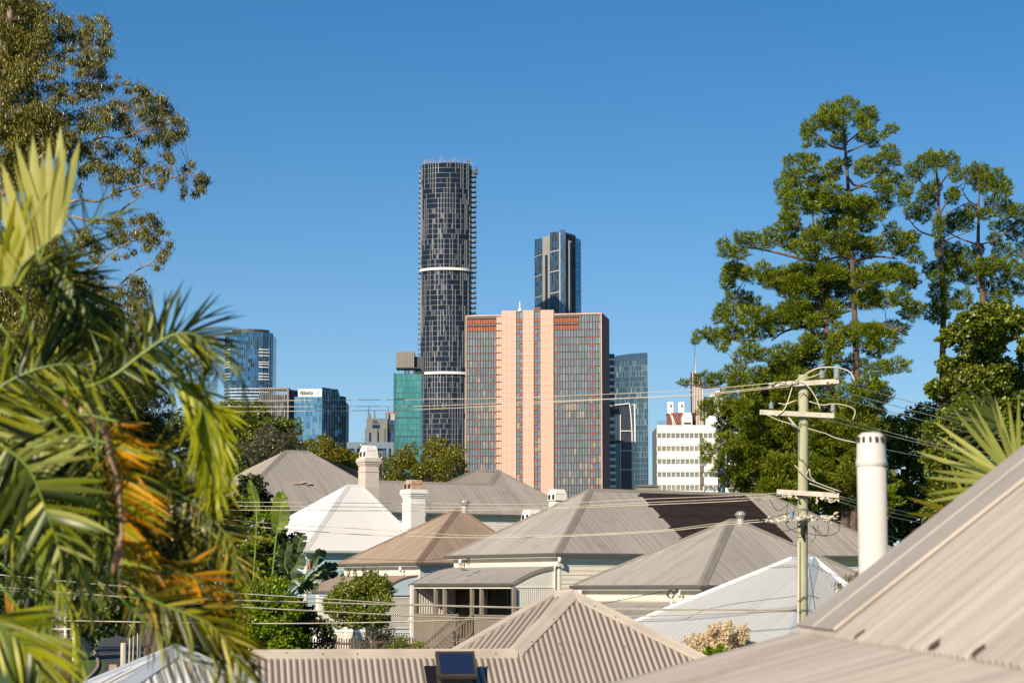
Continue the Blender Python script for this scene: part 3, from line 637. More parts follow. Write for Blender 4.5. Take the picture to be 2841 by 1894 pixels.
# --- green glass block
D = 1200.; t = thing('office_building', (xat(1125, D), D, 0), 'green glass block with grey box raised on its roof', 'building')
x0, x1 = xat(1092, D), xat(1166, D); zt = zat(1037, D)
body(t, [(x0, D), (x1, D), (x1, D + 30), (x0, D + 30)], 0, zt - .5, 'g_green')
curtain(t, lerp(A3(x0, D - .2), A3(x1, D - .2), 17), zt - 21 * 3.4, zt, 21, wpick({'g_green': 6, 'g_green2': 4}), mull=(.12, .15, 'fin_g'), span=(.25, .2, 'fin_g'), tilt=.01, name='window', parts=300)
mb = MB()
for k in (4, 7, 10, 13, 16): mb.box((x0, D - .7, zt - k * 3.4), (x1 - x0, 0, 0), (0, .5, 0), (0, 0, .5))
mb.box((x0 - .5, D - .8, 0), (.8, 0, 0), (0, 2, 0), (0, 0, zt + .6)); obj('ledge', mb, 'fin_g', t)
bx = thing('plant_box', (xat(1120, D), D + 8, zt), 'grey ribbed plant box on stilts above the green glass block', 'rooftop box')
mb = MB(); a, b = xat(1096, D + 6), xat(1147, D + 6)
for i in range(11): mb.box((a + (b - a) * i / 11, D + 6, zat(1016, D)), ((b - a) / 11 - .12, 0, 0), (0, 14, 0), (0, 0, zat(972, D) - zat(1016, D)))
obj('ribbed_cladding', mb, 'bldg_taupe', bx)
mb = MB(); mb.box((a - .05, D + 6.2, zat(1016, D) - .4), (b - a + 3, 0, 0), (0, 13.4, 0), (0, 0, .4)); mb.box((b + .1, D + 9, zat(1030, D)), (5, 0, 0), (0, 8, 0), (0, 0, 9)); obj('box_base', mb, 'slab_d', bx)
for px in (1117, 1126, 1142): mb = MB(); mb.box((xat(px, D), D + 8, zt - .4), (1.2, 0, 0), (0, 1.2, 0), (0, 0, zat(1016, D) - zt)); obj('stilt', mb, 'slab_d', bx)

# --- curved dark tower right of the copper block
D = 1350.; t = thing('skyscraper', (xat(1740, D), D, 0), 'curved dark teal tower with sloping top, right of the copper building', 'tower')
pp = [A3(xat(1688 + (1799 - 1688) * u, D), D + 10 * (1 - u) ** 2 - 4 * u) for u in np.linspace(0, 1, 27)]
zt = zat(1000, D); n_ = 44
body(t, [p + A3(0, .8) for p in pp] + [A3(pp[-1][0] - .5, D + 30), A3(pp[0][0], D + 30)], 0, zt - .5, 'g_navy')
def pk(c, r):
    if c in (19, 22) and 4 < r < 27: return 'g_dark' if RNG.random() < .8 else 'g_teal'
    if c in (1,) and r > 26: return 'g_dark'
    return wpick({'g_teal': 6, 'g_teal2': 3 if r > 25 else 1.2, 'g_off': .35 if r > 30 else .1})(c, r)
curtain(t, pp, zt - n_ * 3.3, zt, n_, pk, mull=(.15, .12, 'fin_b'), span=(.2, .12, 'fin_b'), tilt=.01)
mb = MB()
for i in range(26):
    a, b = pp[i], pp[i + 1]; za = zat(987 - 7 * math.sin(i / 26 * 1.57), D); mb.box(A3(a[0], a[1] - .2, zt), A3(b[0] - a[0] - .12, b[1] - a[1], 0), A3(0, .5, 0), A3(0, 0, za - zt))
obj('parapet_panel', mb, 'g_teal', t)
# --- dark building with white outline, and the balcony block
D = 1150.; t = thing('office_building', (xat(1740, D), D, 0), 'dark building outlined by thin white frame, beside the copper block', 'building')
x0, x1 = xat(1690, D), xat(1752, D)
mb = MB(); mb.prism([A3(x0, D, 0), A3(xat(1754, D), D, 0), A3(xat(1754, D), D, zat(1180, D)), A3(xat(1751, D), D, zat(1150, D)), A3(xat(1747, D), D, zat(1119, D)), A3(x0, D, zat(1125, D))], A3(0, 15, 0)); obj('body', mb, 'g_navy', t)
curtain(t, lerp(A3(xat(1722, D), D - .1), A3(xat(1751, D), D - .1), 9), zat(1355, D), zat(1128, D), 30, wpick({'g_navy': 6, 'g_dark': 3, 'g_dark2': 1}), mull=(.2, .15, 'fin_d'), span=(.15, .1, 'fin_d'))
mb = MB(); fr = lambda pts, w_: [mb.bar(P(*a, D) - A3(0, .6, 0), P(*b, D) - A3(0, .6, 0), w_, w_) for a, b in zip(pts[:-1], pts[1:])]
fr([(1690, 1125), (1746, 1119), (1750, 1150), (1753, 1200), (1755, 1360)], .45); fr([(1721, 1195), (1753, 1195)], .4); fr([(1721, 1250), (1754, 1250)], .4); fr([(1721, 1302), (1755, 1302)], .4); fr([(1721, 1150), (1721, 1360)], .35); fr([(1753, 1122), (1761, 1122)], .3); fr([(1760, 1122), (1764, 1360)], .6)
obj('white_frame', mb, 'band', t)
D = 1080.; t = thing('apartment_building', (xat(1706, D), D, 0), 'narrow apartment block with stacked balconies hard against the copper building', 'building')
x0, x1, x2 = xat(1688, D), xat(1709, D), xat(1720, D)
mb = MB(); mb.box((x0, D + 2, zat(1225, D)), (x2 - x0, 0, 0), (0, 14, 0), (0, 0, zat(1148, D) - zat(1225, D))); obj('upper_wall', mb, 'bldg_white', t)
mb = MB(); mb.box((x0, D + 1.5, zat(1148, D)), (x2 - x0 + .3, 0, 0), (0, 14, 0), (0, 0, zat(1133, D) - zat(1148, D))); obj('dark_crown', mb, 'slab_d', t)
mb = MB(); mb.box((x0, D + 2, 0), (x2 - x0, 0, 0), (0, 14, 0), (0, 0, zat(1225, D))); obj('lower_wall', mb, 'g_teal', t)
q = MB(); q.box((0, -1.6, 0), (x1 - x0, 0, 0), (0, 1.6, 0), (0, 0, .3)); q.box((0, -1.6, .3), (x1 - x0, 0, 0), (0, .08, 0), (0, 0, .9), 1); bme = rawmesh('balcony', q.v, q.f, [M['band'], M['balglass']], q.m)
for k in range(20):
    z = zat(1352, D) + k * 3.3
    if 1215 < 1352 - k * 3.3 / D * FPX < 1232: continue
    if z < zat(1150, D): inst('balcony', bme, t, Matrix.Translation((x0 + .3, D + 2, z)))
mb = MB(); mb.prism([A3(x0, D - 5, 0), A3(xat(1731, D), D + 1, 0), A3(x0, D + 3, 0)], A3(0, 0, .8)); mb.v = [(v[0], v[1], v[2] + zat(1226, D)) for v in mb.v]; obj('wing_slab', mb, 'slab_d', t)
mb = MB()
for k in range(20): mb.box((x0 + .3, D + 1.9, zat(1352, D) + k * 3.3 + .6), (x1 - x0 - .5, 0, 0), (0, .1, 0), (0, 0, 2.2))
obj('balcony_window', mb, 'g_navy', t)

# --- white banded office block
D = 520.; t = thing('office_building', (xat(1900, D), D, 0), 'white office block with horizontal window bands behind the pine', 'building')
x0, x1 = xat(1825, D), xat(1993, D); Z = lambda py: zat(py, D); zt = Z(1179)
body(t, [(x0 + .1, D + .35), (x1 - .1, D + .35), (x1 - .1, D + 20), (x0 + .1, D + 20)], 0, zt - .3, 'bldg_grey')
bands = [(1179, 1201), (1215, 1237), (1251, 1273), (1287, 1309), (1323, 1345)]
wm = MB()
for a, b in bands:
    s_ = MB(); ya, yb = Z(a), Z(b)
    s_.box((x0, D, yb), (x1 - x0, 0, 0), (0, .6, 0), (0, 0, ya - yb)); zz = ya - (ya - yb) * .58
    s_.box((x0 - .1, D - .12, zz - .25), (x1 - x0 + .15, 0, 0), (0, .12, 0), (0, 0, .25)); s_.box((x0 - .1, D - .06, zz - .55), (x1 - x0 + .1, 0, 0), (0, .06, 0), (0, 0, .12))
    obj('spandrel_band', s_, 'bldg_white', t)
s_ = MB(); s_.box((x0, D, 0), (x1 - x0, 0, 0), (0, .6, 0), (0, 0, Z(1360))); obj('lower_wall', s_, 'bldg_white', t)
s_ = MB(); s_.box((x0 + .05, D + .05, Z(1201) + .02), (x1 - x0 - .1, 0, 0), (0, .5, 0), (0, 0, .01)); 
WD = (x1 - x0) / 13
for i, py in enumerate((1201, 1237, 1273, 1309, 1345)):
    za, zb = Z(py + 14.2) , Z(py + .3)
    ms_ = MB()
    for c in range(13):
        key = 'g_pale' if (i in (1, 2, 4) and RNG.random() < .45) else 'g_off'
        s_ = MB(); s_.box((x0 + WD * c + .12, D + .2, za), (WD - .24, 0, 0), (0, .08, 0), (0, 0, zb - za)); obj('window', s_, key, t)
        ms_.box((x0 + WD * c - .1, D + .05, za), (.2, 0, 0), (0, .25, 0), (0, 0, zb - za))
    obj('window_mullions', ms_, 'cream', t)
s_ = MB(); q = xat(1944, D); s_.box((q, D - .1, Z(1360)), (.3, 0, 0), (0, .1, 0), (0, 0, Z(1200) - Z(1360)))
for a, b in ((1215, 1228), (1290, 1310), (1322, 1345)): s_.box((q - .05, D - .2, Z(b)), (.9, 0, 0), (0, .1, 0), (0, 0, Z(a) - Z(b)))
obj('drain_stack', s_, 'taupe', t)
dr = thing('brick_plant_drum', (xat(1885, D), D + 8, zt), 'round brick plant room with white duct on the white block roof', 'rooftop structure')
s_ = MB(); c0 = xat(1893, D + 8); rr = xat(1934, D + 8) - c0; s_.lathe((c0, D + 8, zt - .3), [(rr, 0), (rr, Z(1141) - zt), (rr + .15, Z(1141) - zt), (rr + .15, Z(1139) - zt + .2)], 24); obj('brick_wall', s_, 'brick', dr)
s_ = MB()
for k in range(10):
    a0 = -math.pi / 2 + (k - 5) * .26; s_.box((c0 + (rr) * math.cos(a0) - .15, D + 8 + rr * math.sin(a0) - .15, zt), (.3, 0, 0), (0, .3, 0), (0, 0, Z(1143) - zt))
obj('brick_pier', s_, 'brick', dr)
s_ = MB(); a, b = xat(1898, D), xat(1925, D); yy = D + 1.5
s_.prism([A3(a, yy, Z(1178)), A3(b, yy, Z(1178)), A3(b, yy, Z(1160)), A3(b - .3, yy, Z(1143)), A3(a + .3, yy, Z(1143)), A3(a - .2, yy, Z(1160))], A3(0, 5, 0)); obj('white_duct', s_, 'bldg_white', dr)
s_ = MB(); s_.box((a + .3, yy - .1, Z(1175)), (b - a - .6, 0, 0), (0, .15, 0), (0, 0, .45)); obj('duct_louvre', s_, 'ink', dr)
s_ = MB(); s_.tube([A3(xat(1861, D), D + 1, Z(1143)), A3(xat(1868, D), D + 1, Z(1158)), A3(xat(1871, D), D + .6, Z(1178))], .12, 5); s_.tube([A3(xat(1868, D), D + 1, Z(1150)), A3(xat(1877, D), D + .6, Z(1178))], .1, 5); obj('flexible_pipe', s_, 'band', dr)
for px in (1865, 1896):
    s_ = MB()
    for j, dx in enumerate((0, 5.5, 11)): s_.tube([(xat(px + dx, D), D + 8, Z(1141)), (xat(px + dx, D), D + 8, Z(1107))], .32, 8)
    f_ = obj('flue_cluster', s_, 'bldg_white', None); tag(f_, 'left white triple flue on the brick drum' if px == 1865 else 'right white triple flue on the brick drum', 'flue', 'white flue clusters on the brick drum')
    s_ = MB(); s_.box((xat(px + 4, D), D + 7.4, Z(1121)), (xat(px + 7, D) - xat(px + 4, D), 0, 0), (0, .2, 0), (0, 0, .6)); o = obj('slot', s_, 'ink', f_)
s_ = MB()
for k in range(4): s_.bar((x0 + .2, D + 1, zt + .3 + k * .25), (xat(1853, D), D + 1, zt + .3 + k * .25), .05, .05)
for k in range(4): s_.bar((x0 + .2 + k * .75, D + 1, zt), (x0 + .2 + k * .75, D + 1, zt + 1.1), .06, .06, up=(0, 1, 0))
tag(obj('roof_railing', s_, 'fin_d'), 'thin metal railing along the white block roof edge', 'railing')
# dark awning arch at its foot
s_ = MB(); c0 = A3(xat(1970, 480), 480, zat(1366, 480)); pts = [c0 + A3(1.15 * math.cos(a), 0, 1.25 * math.sin(a)) for a in np.linspace(0.15, math.pi - .15, 9)]
for a, b in zip(pts[:-1], pts[1:]): s_.bar(a, b, 1.2, .22)
tag(obj('arched_canopy', s_, 'gutter'), 'small dark arched hood at the foot of the white block', 'canopy')
# neighbours
D = 600.; t = thing('office_building', (xat(2004, D), D, 0), 'narrow dark blue building right of the white block', 'building'); a, b = xat(1994, D), xat(2012, D)
body(t, [(a, D), (b, D), (b, D + 20), (a, D + 20)], 0, zat(1240, D), 'bluewall'); curtain(t, lerp(A3(a, D - .1), A3(b, D - .1), 3), zat(1365, D), zat(1245, D), 9, wpick({'g_navy': 6, 'g_off': 1, 'bluewall': 2}), mull=(.2, .1, 'g_navy'), span=(.2, .1, 'g_navy'))
D = 760.; t = thing('apartment_building', (xat(2050, D), D, 0), 'white apartment tower half hidden behind the big pine', 'building'); a, b = xat(2014, D), xat(2092, D)
body(t, [(a, D), (b, D), (b, D + 20), (a, D + 20)], 0, zat(1130, D), 'bldg_white')
for r in range(11):
    for c in range(6):
        if c == 1: continue
        s_ = MB(); s_.box((a + .6 + c * 1.55, D - .12, zat(1350, D) + r * 2.1), (1.15, 0, 0), (0, .2, 0), (0, 0, 1.4)); obj('window', s_, 'g_navy', t)
D = 1700.; t = thing('skyscraper', (xat(1960, D), D, 0), 'distant brown finned tower with raked crown and white spire', 'tower')
x0, x1 = xat(1925, D), xat(1952, D)
mb = MB(); mb.prism([A3(x0, D, 0), A3(x1, D, 0), A3(x1, D, zat(1060, D)), A3(x0, D, zat(1029, D))], A3(0, 18, 0)); obj('finned_body', mb, 'copper_s', t)
mb = MB()
for i in range(7): x = x0 + (x1 - x0) * i / 6; mb.box((x, D - 1, 120), (.5, 0, 0), (0, 1, 0), (0, 0, zat(1031 + 30 * i / 6, D) - 120))
mb.bar(P(1925, 1028, D - 1), P(1948, 1052, D - 1), 1, 1); obj('pale_fins', mb, 'band', t)
mb = MB(); mb.tube([P(1928, 1029, D), P(1928, 968, D)], [.5, .15], 6); obj('spire', mb, 'band', t)
mb = MB(); mb.prism([A3(xat(1955, D), D + 3, 0), A3(xat(2009, D), D + 3, 0), A3(xat(2012, D), D + 3, zat(1082, D)), A3(xat(1995, D), D + 3, zat(1082, D)), A3(xat(1955, D), D + 3, zat(1110, D))], A3(0, 18, 0)); obj('white_wing', mb, 'bldg_white', t)
mb = MB(); mb.bar(P(1963, 1067, D), P(2011, 1118, D), 1.2, 1.2); mb.bar(P(2010, 1076, D), P(2012, 1125, D), 1, 1); obj('raked_brace', mb, 'fin', t)
curtain(t, lerp(A3(xat(1957, D), D + 2.8), A3(xat(1984, D), D + 2.8), 6), zat(1140, D), zat(1100, D), 4, wpick({'g_off': 3, 'g_teal2': 2}), mull=(.3, .3, 'fin_d'), span=(.3, .2, 'fin_d'))
D = 400.; t = thing('low_building', (xat(1797, D), D, 0), 'low flat roofed grey building at the foot of the curved tower', 'building')
mb = MB(); mb.box((xat(1769, D), D, 0), (xat(1826, D) - xat(1769, D), 0, 0), (0, 10, 0), (0, 0, zat(1350, D))); obj('wall', mb, 'cap_grey', t)
mb = MB(); mb.box((xat(1768, D), D - .3, zat(1350, D)), (xat(1826, D) - xat(1768, D), 0, 0), (0, 10.4, 0), (0, 0, .3)); mb.box((xat(1774, D), D + 2, zat(1347, D)), (xat(1812, D) - xat(1774, D), 0, 0), (0, 6, 0), (0, 0, .3)); obj('roof', mb, 'gutter', t)
D = 330.; t = thing('weatherboard_house', (xat(2115, D), D, 0), 'small white house glimpsed through the pine foliage', 'house')
mb = MB(); a, b = xat(2070, D), xat(2150, D); mb.box((a, D, 0), (b - a, 0, 0), (0, 8, 0), (0, 0, zat(1345, D))); obj('wall', mb, 'white', t)
mb = MB(); z = zat(1345, D); mb.prism([A3(a - .3, D - .4, z), A3(b + .3, D - .4, z), A3((b + a) / 2 + 1, D - .4, zat(1300, D))], A3(0, 9, 0)); obj('roof', mb, 'roof_pale', t)
# ------------------------------------------------------------------ houses
class Fr:
    def __init__(s, O, yaw):
        s.O = np.asarray(O, float); a = R(yaw); s.er = A3(math.cos(a), math.sin(a), 0); s.el = A3(-math.sin(a), math.cos(a), 0)
    def __call__(s, r, l, z=0): return s.O + s.er * r + s.el * l + Z3 * z
    def len_to(s, px, d, p0=None):      # distance along d from p0 until it is seen at column px
        p = s.O if p0 is None else p0; k = (px - 1420.5) / FPX
        c = p - CAM; cz = c @ FW; dz = d @ FW
        return (k * cz - c[0]) / (d[0] - k * dz)
    def onl(s, px, py, l): return s.loc(hit(px, py, s(0, l), s.el))
    def onr(s, px, py, r): return s.loc(hit(px, py, s(r, 0), s.er))
    def loc(s, p): q = p - s.O; return (float(q @ s.er), float(q @ s.el), float(q[2]))
def corr(name, pts, m, parent, period=.1016, amp=.015, spp=4, eave_over=.0, thick=True):
    """corrugated sheet filling the polygon pts (pts[0]->pts[1] is the eave)"""
    pts = [np.asarray(p, float) for p in pts]; S = nrm(pts[1] - pts[0]); N = np.cross(pts[1] - pts[0], pts[-1] - pts[0]); N = nrm(N)
    if N[2] < 0: N = -N
    T = nrm(np.cross(N, S)); 
    if T[2] < 0: T = -T
    lc = [((p - pts[0]) @ S, (p - pts[0]) @ T) for p in pts]; s0 = min(q[0] for q in lc); s1 = max(q[0] for q in lc)
    n = max(2, int((s1 - s0) / (period / spp))); ss = np.linspace(s0 + 1e-4, s1 - 1e-4, n + 1)
    hi = np.full(n + 1, -1e9); lo = np.full(n + 1, 1e9); K = len(lc)
    for i in range(K):
        (a, ta), (b, tb) = lc[i], lc[(i + 1) % K]
        if abs(a - b) < 1e-6: continue
        msk = (ss >= min(a, b)) & (ss <= max(a, b)); tt = ta + (tb - ta) * (ss - a) / (b - a)
        hi[msk] = np.maximum(hi[msk], tt[msk]); lo[msk] = np.minimum(lo[msk], tt[msk])
    hi = np.maximum(hi, lo)
    off = amp * np.cos(2 * math.pi * ss / period)
    rows = 2; V = []; UV = []
    for k in range(rows):
        t = lo + (hi - lo) * k / (rows - 1)
        V.append(pts[0] + ss[:, None] * S + t[:, None] * T + off[:, None] * N); UV.append(np.stack([ss, t], -1))
    V = np.concatenate(V); UV = np.concatenate(UV) + np.floor(RNG.random(2) * 600) * period; i = np.arange(n)
    F = np.stack([i, i + 1, i + 1 + n + 1, i + n + 1], -1)
    if np.dot(np.cross(V[1] - V[0], V[n + 1 + n // 2] - V[0]), N) < 0: F = F[:, ::-1].copy()
    return link(name, rawmesh(name, V - base_of(parent), F, [M[m]], smooth=True, uv=UV), parent)
def cap(parent, p0, p1, ca, cb, m, w=.2, h=.05, name='hip_cap'):
    p0, p1, ca, cb = map(lambda p: np.asarray(p, float), (p0, p1, ca, cb)); d = nrm(p1 - p0)
    def down(c):
        v = c - p0; v = v - d * (v @ d); return nrm(v)
    a, b = down(ca), down(cb); up = nrm(-(a + b)) if np.linalg.norm(a + b) > .05 else Z3
    if up[2] < 0: up = -up
    mb = MB(); 
    def ring(p): return [p + a * w + up * .022, p + a * .035 + up * (h), p + up * (h + .012), p + b * .035 + up * (h), p + b * w + up * .022, p + b * w - up * .02, p + a * w - up * .02]
    r0, r1 = ring(p0 - d * .02), ring(p1 + d * .02); k = 7
    mb.add(r0 + r1, [(i, (i + 1) % k, (i + 1) % k + k, i + k) for i in range(k)] + [tuple(range(k))[::-1], tuple(range(k, 2 * k))])
    return obj(name, mb, m, parent)
def gutter(parent, a, b, out, m='gutter', name='gutter'):
    a = np.asarray(a, float); b = np.asarray(b, float); d = nrm(b - a); mb = MB()
    prof = [(0, -.01), (0, -.11), (.05, -.13), (.11, -.10), (.125, -.01), (.115, -.01), (.10, -.09), (.05, -.115), (.012, -.1), (.012, -.01)]
    k = len(prof); r0 = [a - d * .1 + out * x + Z3 * z for x, z in prof]; r1 = [b + d * .1 + out * x + Z3 * z for x, z in prof]
    mb.add(r0 + r1, [(i, (i + 1) % k, (i + 1) % k + k, i + k) for i in range(k)] + [tuple(range(k))[::-1], tuple(range(k, 2 * k))]); return obj(name, mb, m, parent)
def hip(t, fr, L, Rr, h1, h2, rise, m, mc, gm='gutter', faces='flrb', caps='1234r', period=.1016, amp=.015, w=.2):
    a, b, c, d = fr(0, 0), fr(Rr, 0), fr(Rr, L), fr(0, L); e, f = fr(h1, L / 2, rise), fr(Rr - h2, L / 2, rise)
    g = (e + f) / 2; mid = lambda *p: sum(p) / len(p)
    k = dict(period=period, amp=amp)
    if 'f' in faces: corr('roof_sheet', [a, b, f, e], m, t, **k)
    if 'l' in faces: corr('roof_sheet', [d, a, e], m, t, **k)
    if 'b' in faces: corr('roof_sheet', [c, d, e, f], m, t, **k)
    if 'r' in faces: corr('roof_sheet', [b, c, f], m, t, **k)
    cf, cl, cb, cr_ = mid(a, b, e), mid(d, a, e), mid(c, d, e), mid(b, c, f)
    if '1' in caps: cap(t, a, e, cl, cf, mc, w)
    if '2' in caps: cap(t, b, f, cf, cr_, mc, w)
    if '3' in caps: cap(t, c, f, cr_, cb, mc, w)
    if '4' in caps: cap(t, d, e, cb, cl, mc, w)
    if 'r' in caps and np.linalg.norm(f - e) > .1: cap(t, e, f, mid(a, b, e), cb, mc, w, name='ridge_cap')
    for p, q, o in ((a, b, -fr.el), (d, a, -fr.er), (b, c, fr.er), (c, d, fr.el)): gutter(t, p, q, o, gm)
    return a, b, c, d, e, f
BOARD = {}
def boards(wall, O, X, n, L, hgt, zt, m):
    """n weatherboards of length L stacked down from height zt along X, each proud at its lower edge"""
    Y = np.cross(X, Z3); key = (m, round(L, 2), round(hgt, 3))
    if key not in BOARD:
        q = MB(); q.add([(0, .004, hgt), (L, .004, hgt), (L, .024, 0), (0, .024, 0), (0, -.01, hgt), (L, -.01, hgt), (L, -.01, 0), (0, -.01, 0)], [(0, 3, 2, 1), (3, 7, 6, 2), (0, 1, 5, 4), (1, 2, 6, 5), (3, 0, 4, 7), (4, 5, 6, 7)]); BOARD[key] = rawmesh('weatherboard', q.v, q.f, [M[m]])
    for i in range(n): inst('weatherboard', BOARD[key], wall, mtx(np.asarray(O) + Z3 * (zt - (i + 1) * hgt), X, Y, Z3))
def walls(t, fr, L, Rr, ov, zf, zt, mf, ml, board=.19, nb=14, plain=(), corner='white'):
    """four walls inset by ov below the eaves; front (facing -el) and left (facing -er) carry boards"""
    a, b, c, d = fr(ov, ov), fr(Rr - ov, ov), fr(Rr - ov, L - ov), fr(ov, L - ov); th = .12
    for nm, p, q, inn, m, bo in (('wall', a, b, fr.el, mf, 'f'), ('wall', d, a, fr.er, ml, 'l'), ('wall', b, c, -fr.er, mf, ''), ('wall', c, d, -fr.el, mf, '')):
        mb = MB(); pp = p + Z3 * (zf - p[2] + fr.O[2]); mb.box(pp, q - p, inn * th, Z3 * (zt - zf)); wl = obj(nm, mb, m, t)
        if bo and bo not in plain: boards(wl, p - Z3 * 0, nrm(q - p), min(nb, int((zt - zf) / board)), np.linalg.norm(q - p), board, zt, m)
    for p in (a, b, d):
        mb = MB(); mb.box(p + A3(0, 0, zf) - fr.er * .04 - fr.el * .04, fr.er * .1, fr.el * .1, Z3 * (zt - zf)); obj('corner_post', mb, corner, t)
    mb = MB(); z = -.135
    for p, q, o in ((fr(0, 0), fr(Rr, 0), -fr.el), (fr(0, L), fr(0, 0), -fr.er), (fr(Rr, 0), fr(Rr, L), fr.er)):
        mb.box(p + Z3 * (z - .05) + o * .0, q - p, -o * .03, Z3 * .16)
    obj('fascia', mb, corner, t)
    mb = MB(); mb.box(fr(.04, .04, z - .04), fr.er * (Rr - .08), fr.el * (L - .08), Z3 * .02); obj('soffit', mb, corner, t)
    mb = MB(); mb.box(fr(ov + .1, ov + .1, zf - .3), fr.er * (Rr - 2 * ov - .2), fr.el * (L - 2 * ov - .2), Z3 * .28); obj('floor_frame', mb, 'darkwood', t)
    mb = MB(); gz_ = float(gz(*fr(Rr / 2, L / 2)[:2]))
    for i in range(6):
        for j in range(4):
            p = fr(ov + .2 + (Rr - 2 * ov - .4) * i / 5, ov + .2 + (L - 2 * ov - .4) * j / 3); mb.tube([A3(p[0], p[1], gz_ - .2), A3(p[0], p[1], fr.O[2] + zf - .28)], .1, 6)
    obj('stumps', mb, 'darkwood', t)
def downpipe(t, p, out, ln, m='white', name='downpipe', bend=True):
    p = np.asarray(p, float); mb = MB()
    if bend: pts = [p + out * .06 - Z3 * .1, p + out * .06 - Z3 * .28, p - out * .3 - Z3 * .5, p - out * .3 - Z3 * (ln)]
    else: pts = [p + out * .0, p - Z3 * ln]
    mb.tube(pts, .05, 8); mb.tube([pts[0] + Z3 * .02, pts[0] - Z3 * .2], .075, 8); return obj(name, mb, m, t, smooth=True)
def verandah(t, fr, r0, l0, l1, w, ztop, zeave, m, mcap, infill, side='l', gm='gutter', curve=.22, cw=.16):
    """curved roof leaning on the wall plane r=r0 (facing -er), running l0..l1; eave is w further out"""
    n = 9; prof = []
    for i in range(n):
        u = i / (n - 1); prof.append((r0 - w * u, ztop + (zeave - ztop) * u + curve * math.sin(math.pi * u) * (1 - .15 * u)))
    per = .1016; k = int((l1 - l0) / (per / 4)); ls = np.linspace(l0, l1, k + 1); V = []; UV = []
    for i, (r, z) in enumerate(prof):
        base = fr(r, 0, z); V.append(base + ls[:, None] * fr.el + (.009 * np.cos(2 * math.pi * ls / per))[:, None] * Z3); UV.append(np.stack([ls, np.full(k + 1, i * w / (n - 1))], -1))
    V = np.concatenate(V); UV = np.concatenate(UV); F = []
    idx = np.arange(k)
    for i in range(n - 1): F.append(np.stack([idx + i * (k + 1), idx + (i + 1) * (k + 1), idx + 1 + (i + 1) * (k + 1), idx + 1 + i * (k + 1)], -1))
    link('verandah_roof', rawmesh('verandah_roof', V - base_of(t), np.concatenate(F), [M[m]], smooth=True, uv=UV), t)
    for l, o in ((l0, -1), (l1, 1)):
        mb = MB()
        for (ra, za), (rb, zb) in zip(prof[:-1], prof[1:]):
            A_, B_ = fr(ra, l, za + .03), fr(rb, l, zb + .03); X = B_ - A_
            mb.add([A_ - fr.el * .0, B_, B_ - Z3 * cw, A_ - Z3 * cw, A_ + fr.el * .05 * o, B_ + fr.el * .05 * o, B_ + fr.el * .05 * o - Z3 * cw, A_ + fr.el * .05 * o - Z3 * cw], [(0, 1, 2, 3), (7, 6, 5, 4), (0, 4, 5, 1), (3, 2, 6, 7), (0, 3, 7, 4), (1, 5, 6, 2)])
        obj('barge_cap', mb, mcap, t)
        mb = MB(); ring = [fr(r, l, z - cw + .02) for r, z in prof] + [fr(r0 - w, l, zeave - .2), fr(r0, l, zeave - .2)]
        kk = len(ring); mb.add([p - fr.el * .0 for p in ring] + [p - fr.el * .04 * o for p in ring], [tuple(range(kk)), tuple(range(kk, 2 * kk))[::-1]] + [(i, (i + 1) % kk, (i + 1) % kk + kk, i + kk) for i in range(kk)]); obj('end_infill', mb, infill, t)
    gutter(t, fr(r0 - w, l1, zeave), fr(r0 - w, l0, zeave), -fr.er, gm)
    mb = MB(); mb.box(fr(r0 - w, l0, zeave - .22), fr.el * (l1 - l0), fr.er * .06, Z3 * .12); obj('verandah_beam', mb, infill, t)
def lattice(t, O, X, w, h, m, step=.1, name='lattice', frame=True):
    O = np.asarray(O, float); Y = np.cross(X, Z3); mb = MB()
    n = int((w + h) / step)
    for i in range(1, n):
        c = i * step
        x0, z0 = (c, 0) if c < w else (w, c - w); x1, z1 = (0, c) if c < h else (c - h, h)
        mb.bar(O + X * x0 + Z3 * z0, O + X * x1 + Z3 * z1, .012, .035, up=Y if False else X)
        mb.bar(O + X * (w - x0) + Z3 * z0 + Y * .014, O + X * (w - x1) + Z3 * z1 + Y * .014, .012, .035, up=X)
    tag(obj(name, mb, m, t), kind='stuff')
    if frame:
        mb = MB()
        for a, b in (((0, 0), (w, 0)), ((0, h), (w, h)), ((0, 0), (0, h)), ((w, 0), (w, h))): mb.bar(O + X * a[0] + Z3 * a[1] + Y * .02, O + X * b[0] + Z3 * b[1] + Y * .02, .05, .07, up=Z3 if a[1] == b[1] else X)
        obj('lattice_frame', mb, m, t)
def battens(t, O, X, w, h, m, step=.1, bw=.07, name='battens', rail=True):
    O = np.asarray(O, float); mb = MB(); n = int(w / step); Y = np.cross(X, Z3)
    for i in range(n + 1): mb.box(O + X * (i * step - bw / 2), X * bw, Y * .025, Z3 * h)
    tag(obj(name, mb, m, t), kind='stuff')
    if rail:
        mb = MB(); mb.box(O - X * .05 + Z3 * h - Y * .01, X * (w + .1), Y * .06, Z3 * .06); mb.box(O - X * .05 - Y * .01, X * (w + .1), Y * .06, Z3 * .06); obj('rail', mb, m, t)
def post(t, p, h, m, s=.11, fr=None, name='verandah_post'):
    mb = MB(); er, el = (fr.er, fr.el) if fr else (A3(1, 0, 0), A3(0, 1, 0)); mb.box(np.asarray(p) - er * s / 2 - el * s / 2, er * s, el * s, Z3 * h); return obj(name, mb, m, t)
